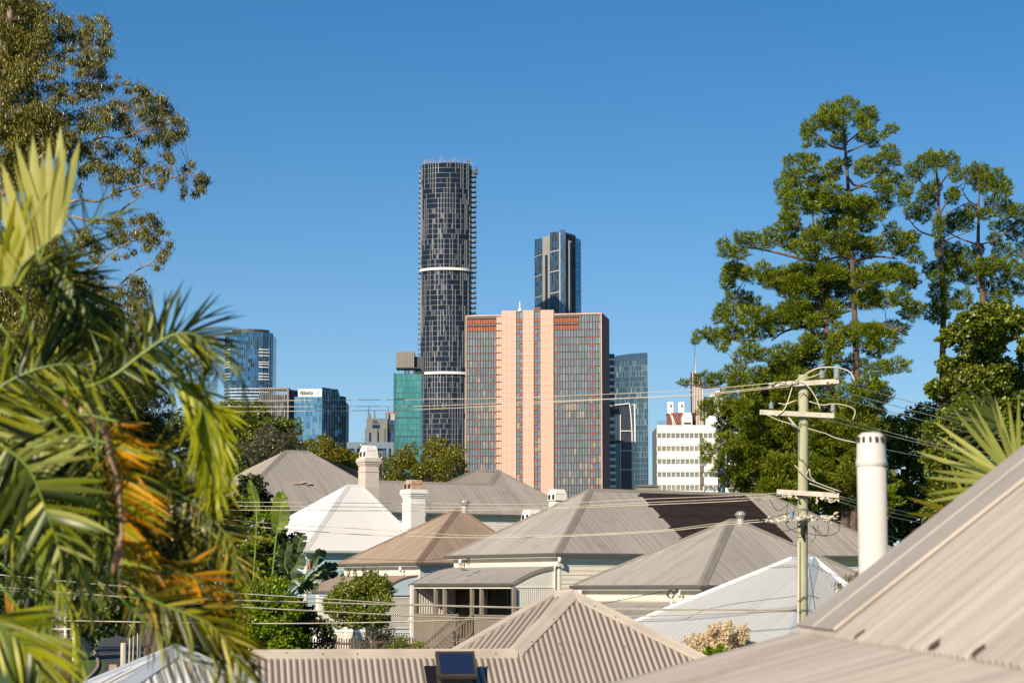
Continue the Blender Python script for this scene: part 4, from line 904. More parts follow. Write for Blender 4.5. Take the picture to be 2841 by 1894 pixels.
def cowl(t, c, w, d, h, m='rust', er=A3(1, 0, 0), el=A3(0, 1, 0)):
    mb = MB(); a = .78
    def rg(s, z, e=1): return [c - er * w / 2 * s * e - el * d / 2 * s + Z3 * z, c + er * w / 2 * s * e - el * d / 2 * s + Z3 * z, c + er * w / 2 * s * e + el * d / 2 * s + Z3 * z, c - er * w / 2 * s * e + el * d / 2 * s + Z3 * z]
    R0, R1, R2 = rg(1, 0), rg(.9, h * .6), rg(.72, h); v = R0 + R1 + R2
    f = [(3, 2, 1, 0), (8, 9, 10, 11)]
    for k in (0, 4): f += [(k + i, k + (i + 1) % 4, k + (i + 1) % 4 + 4, k + i + 4) for i in range(4)]
    mb.add(v, f); o = obj('chimney_cowl', mb, m, t)
    for u in (-.25, .25):
        mb = MB(); q = c - er * w * .50 + el * d * u; r_ = d * .13
        pts = [(r_ * math.cos(x), r_ * 1.3 * math.sin(x)) for x in np.linspace(0, math.pi, 7)]
        ring = [q + el * x + Z3 * (h * .32 + z) for x, z in pts] + [q - el * r_ + Z3 * h * .08, q + el * r_ + Z3 * h * .08]
        mb.prism(ring, er * w * .12); obj('vent_arch', mb, 'dark', o)
    for i in range(5):
        mb = MB(); mb.box(c + er * (w * (-.32 + i * .14)) - el * (d * .455) + Z3 * h * .55, er * w * .08, el * .02, Z3 * .035); obj('vent_slot', mb, 'dark', o)
def chimney(px, pyb, pyt, D, w, d, m, fr, label, cowlh=.55, cm='rust', bodyh=None, corb=True):
    b = P(px, pyb, D); tp = P(px, pyt, D); b = A3(b[0], b[1], b[2]); H = tp[2] - b[2]
    t = thing('chimney', b, label, 'chimney'); er, el = fr.er, fr.el; c = b.copy()
    def blk(s, z0, z1):
        mb = MB(); mb.box(c - er * w / 2 * s - el * d / 2 * s + Z3 * z0, er * w * s, el * d * s, Z3 * (z1 - z0)); return mb
    top = H - cowlh
    obj('shaft', blk(1, 0, top - .85), m, t); obj('neck', blk(1.06, top - .85, top - .78), m, t); obj('neck_block', blk(.98, top - .78, top - .45), m, t)
    for k, (s, z0, z1) in enumerate(((1.08, -.45, -.36), (1.16, -.36, -.25), (1.26, -.25, -.12), (1.18, -.12, 0))): obj('corbel', blk(s, top + z0, top + z1), m, t)
    # brick courses
    nb = 0; z = .05; q = MB(); q.box((0, 0, 0), (.225, 0, 0), (0, .012, 0), (0, 0, .068)); bme = rawmesh('brick', q.v, q.f, [M[m]])
    while z < top - .95 and nb < 130:
        for face, L_ in ((0, w), (1, d)):
            k = 0
            while k * .235 + .22 <= L_ + .01:
                if face == 0: inst('brick', bme, t, mtx(c - er * (w / 2) - el * (d / 2 + .012) + er * (k * .235) + Z3 * z, er, el, Z3))
                else: inst('brick', bme, t, mtx(c - er * (w / 2) + el * (d / 2) - el * (k * .235) + Z3 * z, -el, er, Z3) @ Matrix.Translation((0, -.012, 0)))
                k += 1; nb += 1
        z += .078
    if cowlh: cowl(t, c + Z3 * top, w * .95, d * .95, cowlh, cm, er, el)
    return t
YAW = 32.
def start(cx, cy, D, pl, pr_, apx, apy, fpx=None, L=None, Rr=None, yaw=YAW):
    fr = Fr(P(cx, cy, D), yaw)
    L = L or fr.len_to(pl, fr.el); Rr = Rr or fr.len_to(pr_, fr.er)
    s, _, z = fr.onl(apx, apy, L / 2)
    h2 = Rr - fr.len_to(fpx, fr.er, fr(0, L / 2, z)) if fpx else Rr - s - .02
    return fr, L, Rr, s, h2, z
LBL = {}
# D: the house with solar panels ----------------------------------
fr, L, Rr, h1, h2, rise = start(1545, 1533, 95, 1240, 2530, 1637, 1358, fpx=2128)
t = thing('queenslander_house', fr.O * A3(1, 1, 0), 'cream weatherboard house with black solar panels on its long grey hip roof', 'house'); HD = t; frD = fr
print('D', L, Rr, h1, h2, rise)
a, b, c, d, e, f = hip(t, fr, L, Rr, h1, h2, rise, 'roof_grey', 'cap_grey')
zf = -3.7; walls(t, fr, L, Rr, .28, zf, -.17, 'cream', 'cream', nb=13)
sl = math.hypot(L / 2, rise); T = nrm(e - fr(h1, 0)); N = nrm(np.cross(fr.er, T))
PN = {}
q = MB(); q.box((.02, .02, .08), (1.52, 0, 0), (0, .98, 0), (0, 0, .04)); pme = rawmesh('solar_panel', q.v, q.f, [M['pv']])
s00 = fr.loc(hit(1765, 1366, fr.O, N))[0]; arr = thing('solar_array', hit(1765, 1366, fr.O, N), 'black solar panel array on the long grey roof', 'solar panels')
for i in range(4):
    for j in range(4):
        O = fr.O + fr.er * (s00 + i * 1.56) + T * (sl - .35 - (j + 1) * 1.02); inst('solar_panel', pme, arr, mtx(O, fr.er, T, N))
mb = MB()
for j in range(5): mb.bar(fr.O + fr.er * (s00 - .12) + T * (sl - .5 - j * .95) + N * .06, fr.O + fr.er * (s00 + 6.3) + T * (sl - .5 - j * .95) + N * .06, .05, .06)
obj('mounting_rail', mb, 'black_metal', arr)
downpipe(t, fr(.1, 0, -.1), -fr.el, 3.4); downpipe(t, fr(0, L * .86, -.12), -fr.er, .9, bend=True)
# its verandah on the left wall
w = 2.35; zt_ = fr.onr(1545, 1570, .28)[2]; ze = float(P(1412, 1617, fr(-w + .4, .2)[1])[2] - fr.O[2]); l1 = fr.len_to(1142, fr.el, fr(-w + .28, 0, ze)); print('verD', zt_, ze, l1)
verandah(t, fr, .28, .35, l1, w, zt_, ze, 'roof_grey', 'cap_grey', 'warmwhite', curve=.16)
zfl = ze - 2.35; ro = .28 - w + .08
mb = MB(); mb.box(fr(ro, .35, zfl - .2), fr.er * (w - .1), fr.el * (l1 - .35), Z3 * .18); obj('verandah_floor', mb, 'taupe', t)
for l in (.28, 2.9, 3.7, 6.05, 6.85, l1 - .15): post(t, fr(ro, l, zfl), ze - zfl - .15, 'taupe_l', .14, fr)
battens(t, fr(ro - .02, 3.4, zfl - 1.8), -fr.el, 3.0, 2.75, 'taupe_l', .11, .09, 'balustrade_screen')
battens(t, fr(ro - .02, l1, zfl - 1.8), -fr.el, l1 - 5.0, 2.75, 'taupe_l', .11, .09, 'balustrade_screen')
battens(t, fr(ro + .1, .38, ze - 1.45), fr.er, w - .15, 1.25, 'white', .105, .07, 'white_screen')
mb = MB(); mb.box(fr(ro + .1, .34, zfl - 1.8), fr.er * (w - .2), fr.el * .05, Z3 * (ze - zfl + 1.8 - 1.5)); obj('side_wall', mb, 'white', t)
mb = MB(); mb.box(fr(ro + .1, l1 - .05, zfl - 1.8), fr.er * (w - .2), fr.el * .05, Z3 * (ze - zfl + 1.6)); obj('end_wall', mb, 'white', t)
battens(t, fr(ro + .15, l1 - .1, zfl + .9), fr.er, w - .3, 1.1, 'white', .13, .05, 'white_screen')
# inner verandah wall: dark boards, cross braces, window, door
mb = MB(); mb.box(fr(.2, .4, zfl), fr.el * (l1 - .5), fr.er * .05, Z3 * (ze - zfl)); obj('inner_wall', mb, 'darkwood', t)
mb = MB(); X = fr.el
def ib(l0, z0, l1_, z1, m_=None): mb.bar(fr(.17, l0, zfl + z0), fr(.17, l1_, zfl + z1), .04, .09, up=X)
for l0 in (1.0, 2.35): ib(l0, 0, l0 + 1.1, 2.3); ib(l0 + 1.1, 0, l0, 2.3); ib(l0, 0, l0, 2.3); ib(l0 + 1.1, 0, l0 + 1.1, 2.3)
ib(4.6, 0, 3.6, 2.3)
obj('cross_brace', mb, 'taupe_l', t)
for l0 in (3.55, 5.9): 
    mb = MB(); mb.box(fr(.16, l0, zfl + 1.0), fr.el * .6, fr.er * .02, Z3 * 1.1); wv = obj('window', mb, 'g_navy', t); mb = MB()
    for dz in (0, 1.1): mb.bar(fr(.13, l0 - .04, zfl + 1 + dz), fr(.13, l0 + .64, zfl + 1 + dz), .05, .06)
    for dl in (0, .6): mb.bar(fr(.13, l0 + dl, zfl + 1), fr(.13, l0 + dl, zfl + 2.1), .05, .06, up=X)
    obj('frame', mb, 'taupe_l', wv)
post(t, P(1142, 1800, 93.2) * A3(1, 1, 0) + Z3 * 1.3, float(P(1142, 1622, 93.2)[2]) - 1.3, 'white', .12, fr, 'corner_pipe')
# stairs
mb = MB(); mc = MB(); S0 = fr(ro - .05, 3.6, zfl); 
for i in range(12):
    mb.box(S0 - fr.er * (.27 * (i + 1)) - Z3 * (.19 * (i + 1)), fr.er * .27, fr.el * 1.2, Z3 * .05)
for l in (0, 1.2):
    A_ = S0 + fr.el * l; B_ = A_ - fr.er * 3.3 - Z3 * 2.4; mc.bar(A_, B_, .06, .2, up=Z3); mc.bar(A_ + Z3 * 1.0, B_ + Z3 * 1.0, .06, .1); mc.bar(A_ + Z3 * .25, B_ + Z3 * .25, .05, .07)
    for i in range(24): p = A_ + (B_ - A_) * i / 23; mc.bar(p, p + Z3 * 1.0, .035, .035, up=fr.el)
obj('stair_treads', mb, 'taupe_l', t); obj('stair_rails', mc, 'taupe_l', t)
# service cable bracket under the left eave
mb = MB(); q = P(1296, 1560, 98)
for k in range(4): mb.tube([q + A3(.13 * math.cos(x) * (1 + k * .15) - .06 * k, .03 * k, .22 * math.sin(x) - .12) for x in np.linspace(0, 5.2, 12)], .011, 4)
mb.box(q + A3(.0, 0, .1), (.12, 0, 0), (0, .08, 0), (0, 0, .14)); obj('cable_loops', mb, 'cable_dark', t)

# E: grey pyramid roof on the right --------------------------------
fr, L, Rr, h1, h2, rise = start(1946, 1622, 80, 1590, 2455, 2028, 1442, fpx=2046); print('E', L, Rr, h1, h2, rise)
t = thing('queenslander_house', fr.O * A3(1, 1, 0), 'grey pyramid roofed house with spinning vent at its peak, right of centre', 'house'); HE = t
hip(t, fr, L, Rr, h1, h2, rise, 'roof_grey', 'cap_grey'); walls(t, fr, L, Rr, .28, -3.2, -.17, 'cream', 'cream', nb=10)
w = 2.2; zt_ = fr.onr(1950, 1668, .28)[2]; q = fr(.28 - w, .3); ze = float(P(1815, 1723, q[1])[2] - fr.O[2]); l1 = L - .3; print('verE', zt_, ze)
verandah(t, fr, .28, .35, l1, w, zt_, ze, 'roof_grey', 'cap_grey', 'white', curve=.12, cw=.2)
mb = MB(); mb.bar(fr(.38, .4, zt_ + .05), fr(.38, l1, zt_ + .05), .05, .16); obj('flashing', mb, 'cap_grey', t)
for l in (.28, 2.6, 4.8, 7.0): post(t, fr(.28 - w + .08, l, ze - 2.6), 2.45, 'white', .16, fr)
mb = MB(); mb.box(fr(.28 - w, .35, ze - 2.8), fr.er * w, fr.el * (l1 - .35), Z3 * .2); obj('verandah_floor', mb, 'white', t)
mb = MB()
for i in range(24): p = fr(.28 - w + .2 + i * .09, .36, ze - .28); mb.prism([p, p + fr.er * .075, p + fr.er * .037 - Z3 * .07], fr.el * .03)
tag(obj('scalloped_trim', mb, 'white', t), kind='stuff')
downpipe(t, fr(0, L * .93, -.12), -fr.er, .9); downpipe(t, fr(0, 1.3, -.12), -fr.er, 1.2)
mb = MB(); q = P(1842, 1690, 79.5); mb.tube([q, q + A3(.35, 0, 0), q + A3(.28, 0, .06), q + A3(.28, 0, .55)], .05, 8); obj('conduit', mb, 'white', t)
mb = MB(); q = P(1872, 1632, 79); mb.box(q, (.14, 0, 0), (0, .1, 0), (0, 0, -.16)); 
for k in range(3): mb.tube([q + A3(-.12 - .02 * k + .12 * math.cos(x), 0, -.2 + .13 * math.sin(x)) for x in np.linspace(0, 6, 10)], .012, 4)
obj('service_bracket', mb, 'cable_dark', t)
fE = fr; apexE = fr(h1, L / 2, rise)

# C: tan roof --------------------------------------------------------
fr, L, Rr, h1, h2, rise = start(1158, 1559, 108, 938, 1500, 1268, 1412, fpx=1279); print('C', L, Rr, h1, h2, rise)
t = thing('queenslander_house', fr.O * A3(1, 1, 0), 'tan pyramid roofed house with blue walls in the middle', 'house')
hip(t, fr, L, Rr, h1, h2, rise, 'roof_tan', 'cap_tan'); walls(t, fr, L, Rr, .28, -3.3, -.17, 'bluewhite', 'warmwhite', nb=10)
mb = MB(); mb.box(fr(.5, .36, -.62), fr.er * (Rr - 1), fr.el * .04, Z3 * .44); obj('blue_frieze', mb, 'bluewall', t)
w = 2.1; zt_ = fr.onr(1162, 1595, .28)[2]; q = fr(.28 - w, .3); ze = float(P(1076, 1648, q[1])[2] - fr.O[2]) + .15; print('verC', zt_, ze)
verandah(t, fr, .28, .35, L - .4, w, zt_, ze, 'roof_tan', 'cap_tan', 'bluewhite', curve=.2, cw=.06)
lattice(t, fr(.28 - w + .1, .33, ze - 1.75), fr.er, w - .2, 1.45, 'white', .12); lattice(t, fr(.28 - w, 6.9, ze - 1.75), -fr.el, 3.0, 1.45, 'white', .12); lattice(t, fr(.28 - w, 3.7, ze - 1.75), -fr.el, 3.2, 1.45, 'white', .12)
for l in (.4, 3.8, 6.95): post(t, fr(.28 - w - .02, l, ze - 3.6), 3.4, 'white', .13, fr)
mb = MB(); mb.box(fr(.28 - w, .33, ze - 2.0), fr.er * w, fr.el * (L - .8), Z3 * .2); obj('verandah_floor', mb, 'bluewhite', t)
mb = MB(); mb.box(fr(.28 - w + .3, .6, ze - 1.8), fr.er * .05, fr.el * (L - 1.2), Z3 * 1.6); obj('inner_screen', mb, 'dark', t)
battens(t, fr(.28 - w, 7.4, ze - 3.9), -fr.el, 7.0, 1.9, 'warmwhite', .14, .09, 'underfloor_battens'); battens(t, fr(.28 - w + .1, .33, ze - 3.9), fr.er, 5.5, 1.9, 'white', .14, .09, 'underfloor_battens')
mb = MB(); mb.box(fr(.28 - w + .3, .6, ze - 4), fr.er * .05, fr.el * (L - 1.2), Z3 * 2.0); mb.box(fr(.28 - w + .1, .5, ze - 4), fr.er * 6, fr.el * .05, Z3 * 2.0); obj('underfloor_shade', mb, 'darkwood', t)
downpipe(t, fr(0, 1.6, -.12), -fr.er, 1.2); apexC = fr(h1, L / 2, rise); frC = fr

# B: white roof -----------------------------------------------------
fr, L, Rr, h1, h2, rise = start(843, 1526, 122, 700, 1190, 965, 1346, fpx=1003, L=10.5); print('B', L, Rr, h1, h2, rise)
t = thing('queenslander_house', fr.O * A3(1, 1, 0), 'aqua walled house under a bright white hip roof', 'house'); frB = fr
hip(t, fr, L, Rr, h1, h2, rise, 'roof_white', 'cap_white', gm='cap_white'); walls(t, fr, L, Rr, .28, -3.4, -.17, 'aqua', 'aqua', nb=14)
verandah(t, fr, .28, .35, 8, 2.1, -1.5, -2.3, 'cap_pale', 'gutter', 'aqua', curve=.15)

# A: the long grey roof at the back --------------------------------
D = 140; fr = Fr(P(800, 1414, D), YAW); t = thing('long_hip_roofed_house', fr.O * A3(1, 1, 0), 'long grey roofed house at the back with two raised hips', 'house'); frA = fr
q = fr.onl; sR = fr.len_to(1600, fr.er); sL = -4.2
# pitch from the hip apex at (790,1250) seen above the line halfway back
LA = 11.5; s1, _, z1 = fr.onl(792, 1250, LA / 2); s2, _, z2_ = fr.onl(856, 1250, LA / 2); N = nrm(np.cross(fr.er, fr(0, LA / 2, z1) - fr(0, 0)));  print('A', s1, z1, s2, sR)
hp = lambda px, py: hit(px, py, fr.O, N)
E1, E2 = fr(s1, LA / 2, z1), fr(s2, LA / 2, z1); V1 = hp(1010, 1328); W0 = hp(1045, 1334); W1 = hp(1362, 1344); E3 = hp(1385, 1306); V0 = hp(975, 1345)
lw = fr.loc(W0); w1 = fr.loc(W1); e3 = fr.loc(E3)
W0 = fr(lw[0], lw[1], lw[2]); W1 = fr(w1[0], lw[1], lw[2])
xx = lw[0] - .9; V0 = fr(xx, lw[1] * .86, lw[2] * .86)
def back(p): l = fr.loc(p); return l
end = fr(e3[0] + (e3[1]) * .95, 0, 0)
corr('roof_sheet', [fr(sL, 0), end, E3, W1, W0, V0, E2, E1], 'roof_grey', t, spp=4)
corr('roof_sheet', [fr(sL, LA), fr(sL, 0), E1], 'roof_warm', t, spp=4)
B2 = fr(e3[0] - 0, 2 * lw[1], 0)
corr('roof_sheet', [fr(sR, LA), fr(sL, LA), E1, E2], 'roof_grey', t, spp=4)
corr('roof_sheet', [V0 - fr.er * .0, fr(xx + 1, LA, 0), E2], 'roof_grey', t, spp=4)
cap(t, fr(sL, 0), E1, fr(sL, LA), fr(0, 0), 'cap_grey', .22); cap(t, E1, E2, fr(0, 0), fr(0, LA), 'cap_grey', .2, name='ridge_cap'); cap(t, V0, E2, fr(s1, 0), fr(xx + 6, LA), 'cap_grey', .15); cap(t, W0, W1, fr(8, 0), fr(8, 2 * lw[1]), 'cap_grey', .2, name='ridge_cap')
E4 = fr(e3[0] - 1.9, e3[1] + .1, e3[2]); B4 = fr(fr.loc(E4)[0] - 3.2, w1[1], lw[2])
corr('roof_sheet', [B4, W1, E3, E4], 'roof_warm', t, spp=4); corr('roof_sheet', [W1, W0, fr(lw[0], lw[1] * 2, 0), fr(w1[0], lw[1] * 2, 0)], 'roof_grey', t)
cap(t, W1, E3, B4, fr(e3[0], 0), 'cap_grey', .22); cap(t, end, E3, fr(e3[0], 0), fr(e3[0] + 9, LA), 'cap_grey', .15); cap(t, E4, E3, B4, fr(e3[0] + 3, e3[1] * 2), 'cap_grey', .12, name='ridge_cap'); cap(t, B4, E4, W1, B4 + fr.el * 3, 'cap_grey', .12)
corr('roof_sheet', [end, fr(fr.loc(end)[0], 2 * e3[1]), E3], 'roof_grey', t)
gutter(t, fr(sL, 0), end, -fr.el); gutter(t, fr(sL, LA), fr(sL, 0), -fr.er)
fr2 = Fr(fr(sL, 0), YAW); Lw = fr.loc(end)[0] - sL
walls(t, fr2, LA, Lw, .28, -3.5, -.17, 'warmwhite', 'warmwhite', nb=8); mb = MB(); mb.box(fr2(.6, .37, -.72), fr.er * (Lw - 1.2), fr.el * .03, Z3 * .5); obj('dark_frieze', mb, 'greywall', t)
for i, px in enumerate((1400, 1413)):
    mb = MB(); p = hit(px, 1432, fr2(0, .35), fr.el); mb.box(p, fr.er * .22, fr.el * .04, Z3 * -.28); obj('wall_vent', mb, 'white', t)
downpipe(t, hit(1178, 1420, fr.O, fr.el), -fr.el, 1.8)
# a lifted sheet on the left hip
mb = MB(); p = hp(812, 1345) ; T_ = nrm(np.cross(N, fr.er)); T_ = T_ if T_[2] > 0 else -T_
for k, (u, v, a_) in enumerate(((0, 0, .05), (.5, .05, .16), (.9, -.05, .10))): mb.box(p + fr.er * u + T_ * v + N * .03, fr.er * .45 + N * a_, T_ * .22, N * .03)
tag(obj('debris', mb, 'twig' if 'twig' in M else 'roof_tan', None), 'broken brown branch lying on the back grey roof', 'branch')

chimney(1022, 1412, 1236, 134, .92, .92, 'chim', frA, 'tall cream brick chimney between the two back roofs', cowlh=.75, cm='chimw')
chimney(1148, 1465, 1331, 126, .95, .95, 'chimw', frA, 'white painted chimney with rust stained cowl beside the white roof', cowlh=.55)
for px, D_, yb, yt, lb in ((1546, 128, 1388, 1357, 'small rusty white cowl poking above the ridge before the copper building'), (1475, 118, 1445, 1412, 'small white chimney cowl between back house and solar roof')):
    b_ = P(px, yb, D_); c_ = thing('chimney', b_ - Z3 * 1.5, lb, 'chimney'); hh = float(P(px, yt, D_)[2] - b_[2])
    mb = MB(); mb.box(b_ - fr.er * .35 - fr.el * .35 - Z3 * 1.5, fr.er * .7, fr.el * .7, Z3 * 1.5); obj('shaft', mb, 'chimw', c_); cowl(c_, b_, .85, .85, hh, 'chimw', fr.er, fr.el)

# F: pale roof behind the pole --------------------------------------
fr, L, Rr, h1, h2, rise = start(2196, 1800, 65, 1752, 2560, 2203, 1546, fpx=2258, L=8.6); print('F', L, Rr, h1, h2, rise)
h1 = fr.loc(hit(2200, 1546, fr(0, L / 2), fr.el))[0]
fr, L, Rr, h1, h2, rise = start(2196, 1800, 65, 1752, 2560, 2258, 1547, fpx=2262, L=8.6); print('F', L, Rr, h1, h2, rise)
t = thing('corrugated_roof_house', fr.O * A3(1, 1, 0), 'pale blue grey corrugated hip roof directly behind the power pole', 'house'); frF = fr
a, b, c, d = fr(0, 0), fr(Rr, 0), fr(Rr, L), fr(0, L); e = fr(h1, L / 2, rise); g = fr(h1, L / 2 + 1.0, rise)
g = fr(h1, 0, rise) + fr.el * fr.len_to(2196, fr.el, fr(h1, 0, rise))
d = fr(0, fr.loc(g)[1] + h1 + .9); c = fr(Rr, fr.loc(d)[1])
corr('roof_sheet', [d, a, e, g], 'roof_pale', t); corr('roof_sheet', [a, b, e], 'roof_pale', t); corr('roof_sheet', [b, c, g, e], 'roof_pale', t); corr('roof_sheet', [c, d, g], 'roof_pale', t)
cap(t, a, e, d, b, 'cap_pale', .22); cap(t, b, e, a, c, 'roof_white', .12); cap(t, d, g, a, c, 'roof_white', .1); cap(t, e, g, a, c, 'cap_pale', .15, name='ridge_cap')
Lf = fr.loc(d)[1]; gutter(t, d, a, -fr.er); gutter(t, a, b, -fr.el); walls(t, fr, Lf, Rr, .28, -3, -.17, 'white', 'white', nb=6)

# whirly vents ------------------------------------------------------
def whirly(p, r, label):
    t = thing('roof_ventilator', p, label, 'roof vent', 'turbine vents on roof peaks'); mb = MB(); p = np.asarray(p, float)
    mb.lathe(p, [(r * .62, -.35), (r * .62, .02), (r * .8, .05)], 14); obj('collar', mb, 'galv', t)
    for k in range(18):
        a = 2 * math.pi * k / 18; mb = MB(); pr = []
        for j in range(7):
            u = j / 6 * math.pi; rr_ = r * (.55 + .5 * math.sin(u)); aa = a + .25 * math.sin(u * .5); pr.append(p + A3(rr_ * math.cos(aa), rr_ * math.sin(aa), .06 + 1.15 * r * j / 6))
        pr2 = [q + A3(-math.sin(a), math.cos(a), 0) * r * .22 - A3(math.cos(a), math.sin(a), 0) * r * .06 for q in pr]
        mb.add(pr + pr2, [(j, j + 1, j + 8, j + 7) for j in range(6)]); obj('vane', mb, 'galv', t)
    mb = MB(); mb.lathe(p + Z3 * (.05 + 1.12 * r), [(r * .68, 0), (r * .5, r * .12), (.02, r * .17)], 14); obj('vent_cap', mb, 'galv', t)
whirly(P(1289, 1404, 114.0), .26, 'silver turbine vent beside the tan roof peak')
whirly(P(2054, 1440, 85.9), .21, 'silver turbine vent beside the grey pyramid roof peak')

# G: near beige roof ---------------------------------------------------
fr = Fr(P(1430, 1808, 28), 8); pit = R(28); N = nrm(-math.sin(pit) * fr.el + math.cos(pit) * Z3); hp = lambda px, py: hit(px, py, fr.O, N)
t = thing('corrugated_roof_house', fr(0, -2) * A3(1, 1, 0), 'beige corrugated hip roof close in the lower centre', 'house'); frG = fr
Q0 = fr.O; A_ = hp(1590, 1645); la = fr.loc(A_); Lr = fr(-5.6, 0, 0); Bm = -2.6
def down(s, l): return fr(s, l, l * math.tan(pit))
R1 = down(la[0] + (la[1] - Bm) * .93, Bm); L1 = down(-5.35, Bm); L0 = fr(-3.95, 0)
L0 = fr(fr.len_to(706, fr.er), 0)
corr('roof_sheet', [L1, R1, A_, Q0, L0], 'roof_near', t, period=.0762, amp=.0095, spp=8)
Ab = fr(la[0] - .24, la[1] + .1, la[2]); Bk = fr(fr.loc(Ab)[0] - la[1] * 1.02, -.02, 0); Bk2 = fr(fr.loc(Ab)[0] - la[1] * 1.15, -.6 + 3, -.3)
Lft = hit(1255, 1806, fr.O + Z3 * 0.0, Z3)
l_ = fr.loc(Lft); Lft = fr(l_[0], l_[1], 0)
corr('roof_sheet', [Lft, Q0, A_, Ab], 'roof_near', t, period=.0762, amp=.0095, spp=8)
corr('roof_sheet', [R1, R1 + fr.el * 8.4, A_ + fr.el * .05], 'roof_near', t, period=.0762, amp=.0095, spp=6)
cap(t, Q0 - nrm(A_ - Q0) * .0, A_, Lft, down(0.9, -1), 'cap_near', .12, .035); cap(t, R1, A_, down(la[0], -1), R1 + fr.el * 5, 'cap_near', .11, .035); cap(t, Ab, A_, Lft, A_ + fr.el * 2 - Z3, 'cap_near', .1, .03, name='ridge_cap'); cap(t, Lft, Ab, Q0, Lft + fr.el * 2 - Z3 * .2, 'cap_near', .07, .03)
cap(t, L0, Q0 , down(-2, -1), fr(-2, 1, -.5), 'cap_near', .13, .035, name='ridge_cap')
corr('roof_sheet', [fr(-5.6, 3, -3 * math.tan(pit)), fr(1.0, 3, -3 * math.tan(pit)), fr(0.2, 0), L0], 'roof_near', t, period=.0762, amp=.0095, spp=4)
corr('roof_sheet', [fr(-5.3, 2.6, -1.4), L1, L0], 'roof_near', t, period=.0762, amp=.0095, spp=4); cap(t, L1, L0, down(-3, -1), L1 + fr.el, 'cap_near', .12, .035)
fr3 = Fr(L1 * A3(1, 1, 0) + Z3 * L1[2], 8); Wd = fr.loc(R1)[0] - fr.loc(L1)[0]
mb = MB(); mb.box(fr3(.3, .3, -4), fr.er * (Wd - .6), fr.el * 4.2, Z3 * 3.9); obj('wall', mb, 'cream', t)
q = MB(); q.lathe((0, 0, 0), [(.011, 0), (.011, .006), (.004, .01)], 6); sme = rawmesh('roof_screw', q.v, q.f, [M['gutter']])
for px, py in [(796, 1816), (895, 1819), (991, 1819), (1556, 1818), (1375, 1817), (1536, 1722), (1577, 1687), (1475, 1785), (1649, 1687), (1551, 1790), (1606, 1790), (1660, 1790), (1706, 1716), (1744, 1741), (1607, 1795), (1660, 1797), (1733, 1797)]:
    p = hp(px, py); inst('roof_screw', sme, t, mtx(p + N * .03, fr.er, nrm(np.cross(N, fr.er)), N))
# solar powered roof ventilator
p = hp(1255, 1875); s = thing('solar_roof_vent', p, 'small black solar powered vent box on the beige roof', 'roof vent'); T_ = nrm(np.cross(N, fr.er)); T_ = T_ if T_[2] > 0 else -T_
mb = MB(); mb.box(p - fr.er * .33 - T_ * .32 + N * .012, fr.er * .58, T_ * .54, N * .012); obj('base_flashing', mb, 'pvline', s)
up_ = nrm(N * .8 + fr.el * -.0 + Z3 * .3)
c0 = p - fr.er * .22 - T_ * .30
mb = MB(); mb.add([c0, c0 + fr.er * .46, c0 + fr.er * .44 + T_ * .42, c0 + fr.er * .02 + T_ * .42] + [c0 + N * .12 + fr.er * .03 + T_ * .05, c0 + N * .12 + fr.er * .43 + T_ * .05, c0 + N * .12 + fr.er * .42 + T_ * .38, c0 + N * .12 + fr.er * .04 + T_ * .38], [(3, 2, 1, 0), (4, 5, 6, 7), (0, 1, 5, 4), (1, 2, 6, 5), (2, 3, 7, 6), (3, 0, 4, 7)]); obj('vent_body', mb, 'vent_brown', s)
c1 = c0 + N * .15 - T_ * .02; Tt = nrm(T_ * .9 + N * .25)
mb = MB(); mb.box(c1, fr.er * .48, Tt * .42, np.cross(fr.er, Tt) * .05); obj('panel_housing', mb, 'vent_brown', s)
Nn = nrm(np.cross(fr.er, Tt)); q_ = MB(); q_.box((0, 0, 0), (.038, 0, 0), (0, .34, 0), (0, 0, .006)); cme = rawmesh('solar_cell', q_.v, q_.f, [M['pvblue']])
for i in range(10): inst('solar_cell', cme, s, mtx(c1 + fr.er * (.04 + i * .041) + Tt * .04 + Nn * .05, fr.er, Tt, Nn))
for u, v in ((-.31, -.25), (.2, -.31), (.23, .0)): inst('base_screw', sme, s, mtx(p + fr.er * u + T_ * v + N * .025, fr.er, T_, N))

# H: nearest roof at the right -----------------------------------------
J = P(2230, 1757, 9.0); EZ = J[2]
t = thing('corrugated_roof_house', (3, 6, 0), 'close beige corrugated roof filling the lower right corner, out of focus', 'house')
K = P(2841, 1275, 9.0); sl1 = (K[2] - J[2]) / (K[0] - J[0]); Kx = lambda x: A3(x, 9.0, J[2] + sl1 * (x - J[0]))
up1 = [A3(J[0], 9.0, J[2]), A3(J[0] + .05, 3.0, J[2])]
top = 3.6
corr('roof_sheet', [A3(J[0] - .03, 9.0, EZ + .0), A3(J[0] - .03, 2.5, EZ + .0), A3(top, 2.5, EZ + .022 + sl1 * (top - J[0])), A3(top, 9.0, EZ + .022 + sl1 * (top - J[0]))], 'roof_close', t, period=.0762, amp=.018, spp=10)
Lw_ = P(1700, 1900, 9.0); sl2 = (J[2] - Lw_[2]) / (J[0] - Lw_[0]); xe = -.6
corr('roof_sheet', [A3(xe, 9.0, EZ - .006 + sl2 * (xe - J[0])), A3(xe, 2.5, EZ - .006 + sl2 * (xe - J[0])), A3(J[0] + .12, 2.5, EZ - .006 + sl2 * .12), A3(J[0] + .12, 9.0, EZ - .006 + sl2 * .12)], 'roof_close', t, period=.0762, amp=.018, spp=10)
mb = MB(); n1 = nrm(A3(-sl1, 0, 1)); a = A3(J[0], 9.03, EZ); b = A3(top, 9.03, EZ + sl1 * (top - J[0])); mb.box(a + n1 * .035, b - a, A3(0, -1.05, 0), n1 * .010); mb.box(a - n1 * .12, b - a, A3(0, -.02, 0), n1 * .13); 
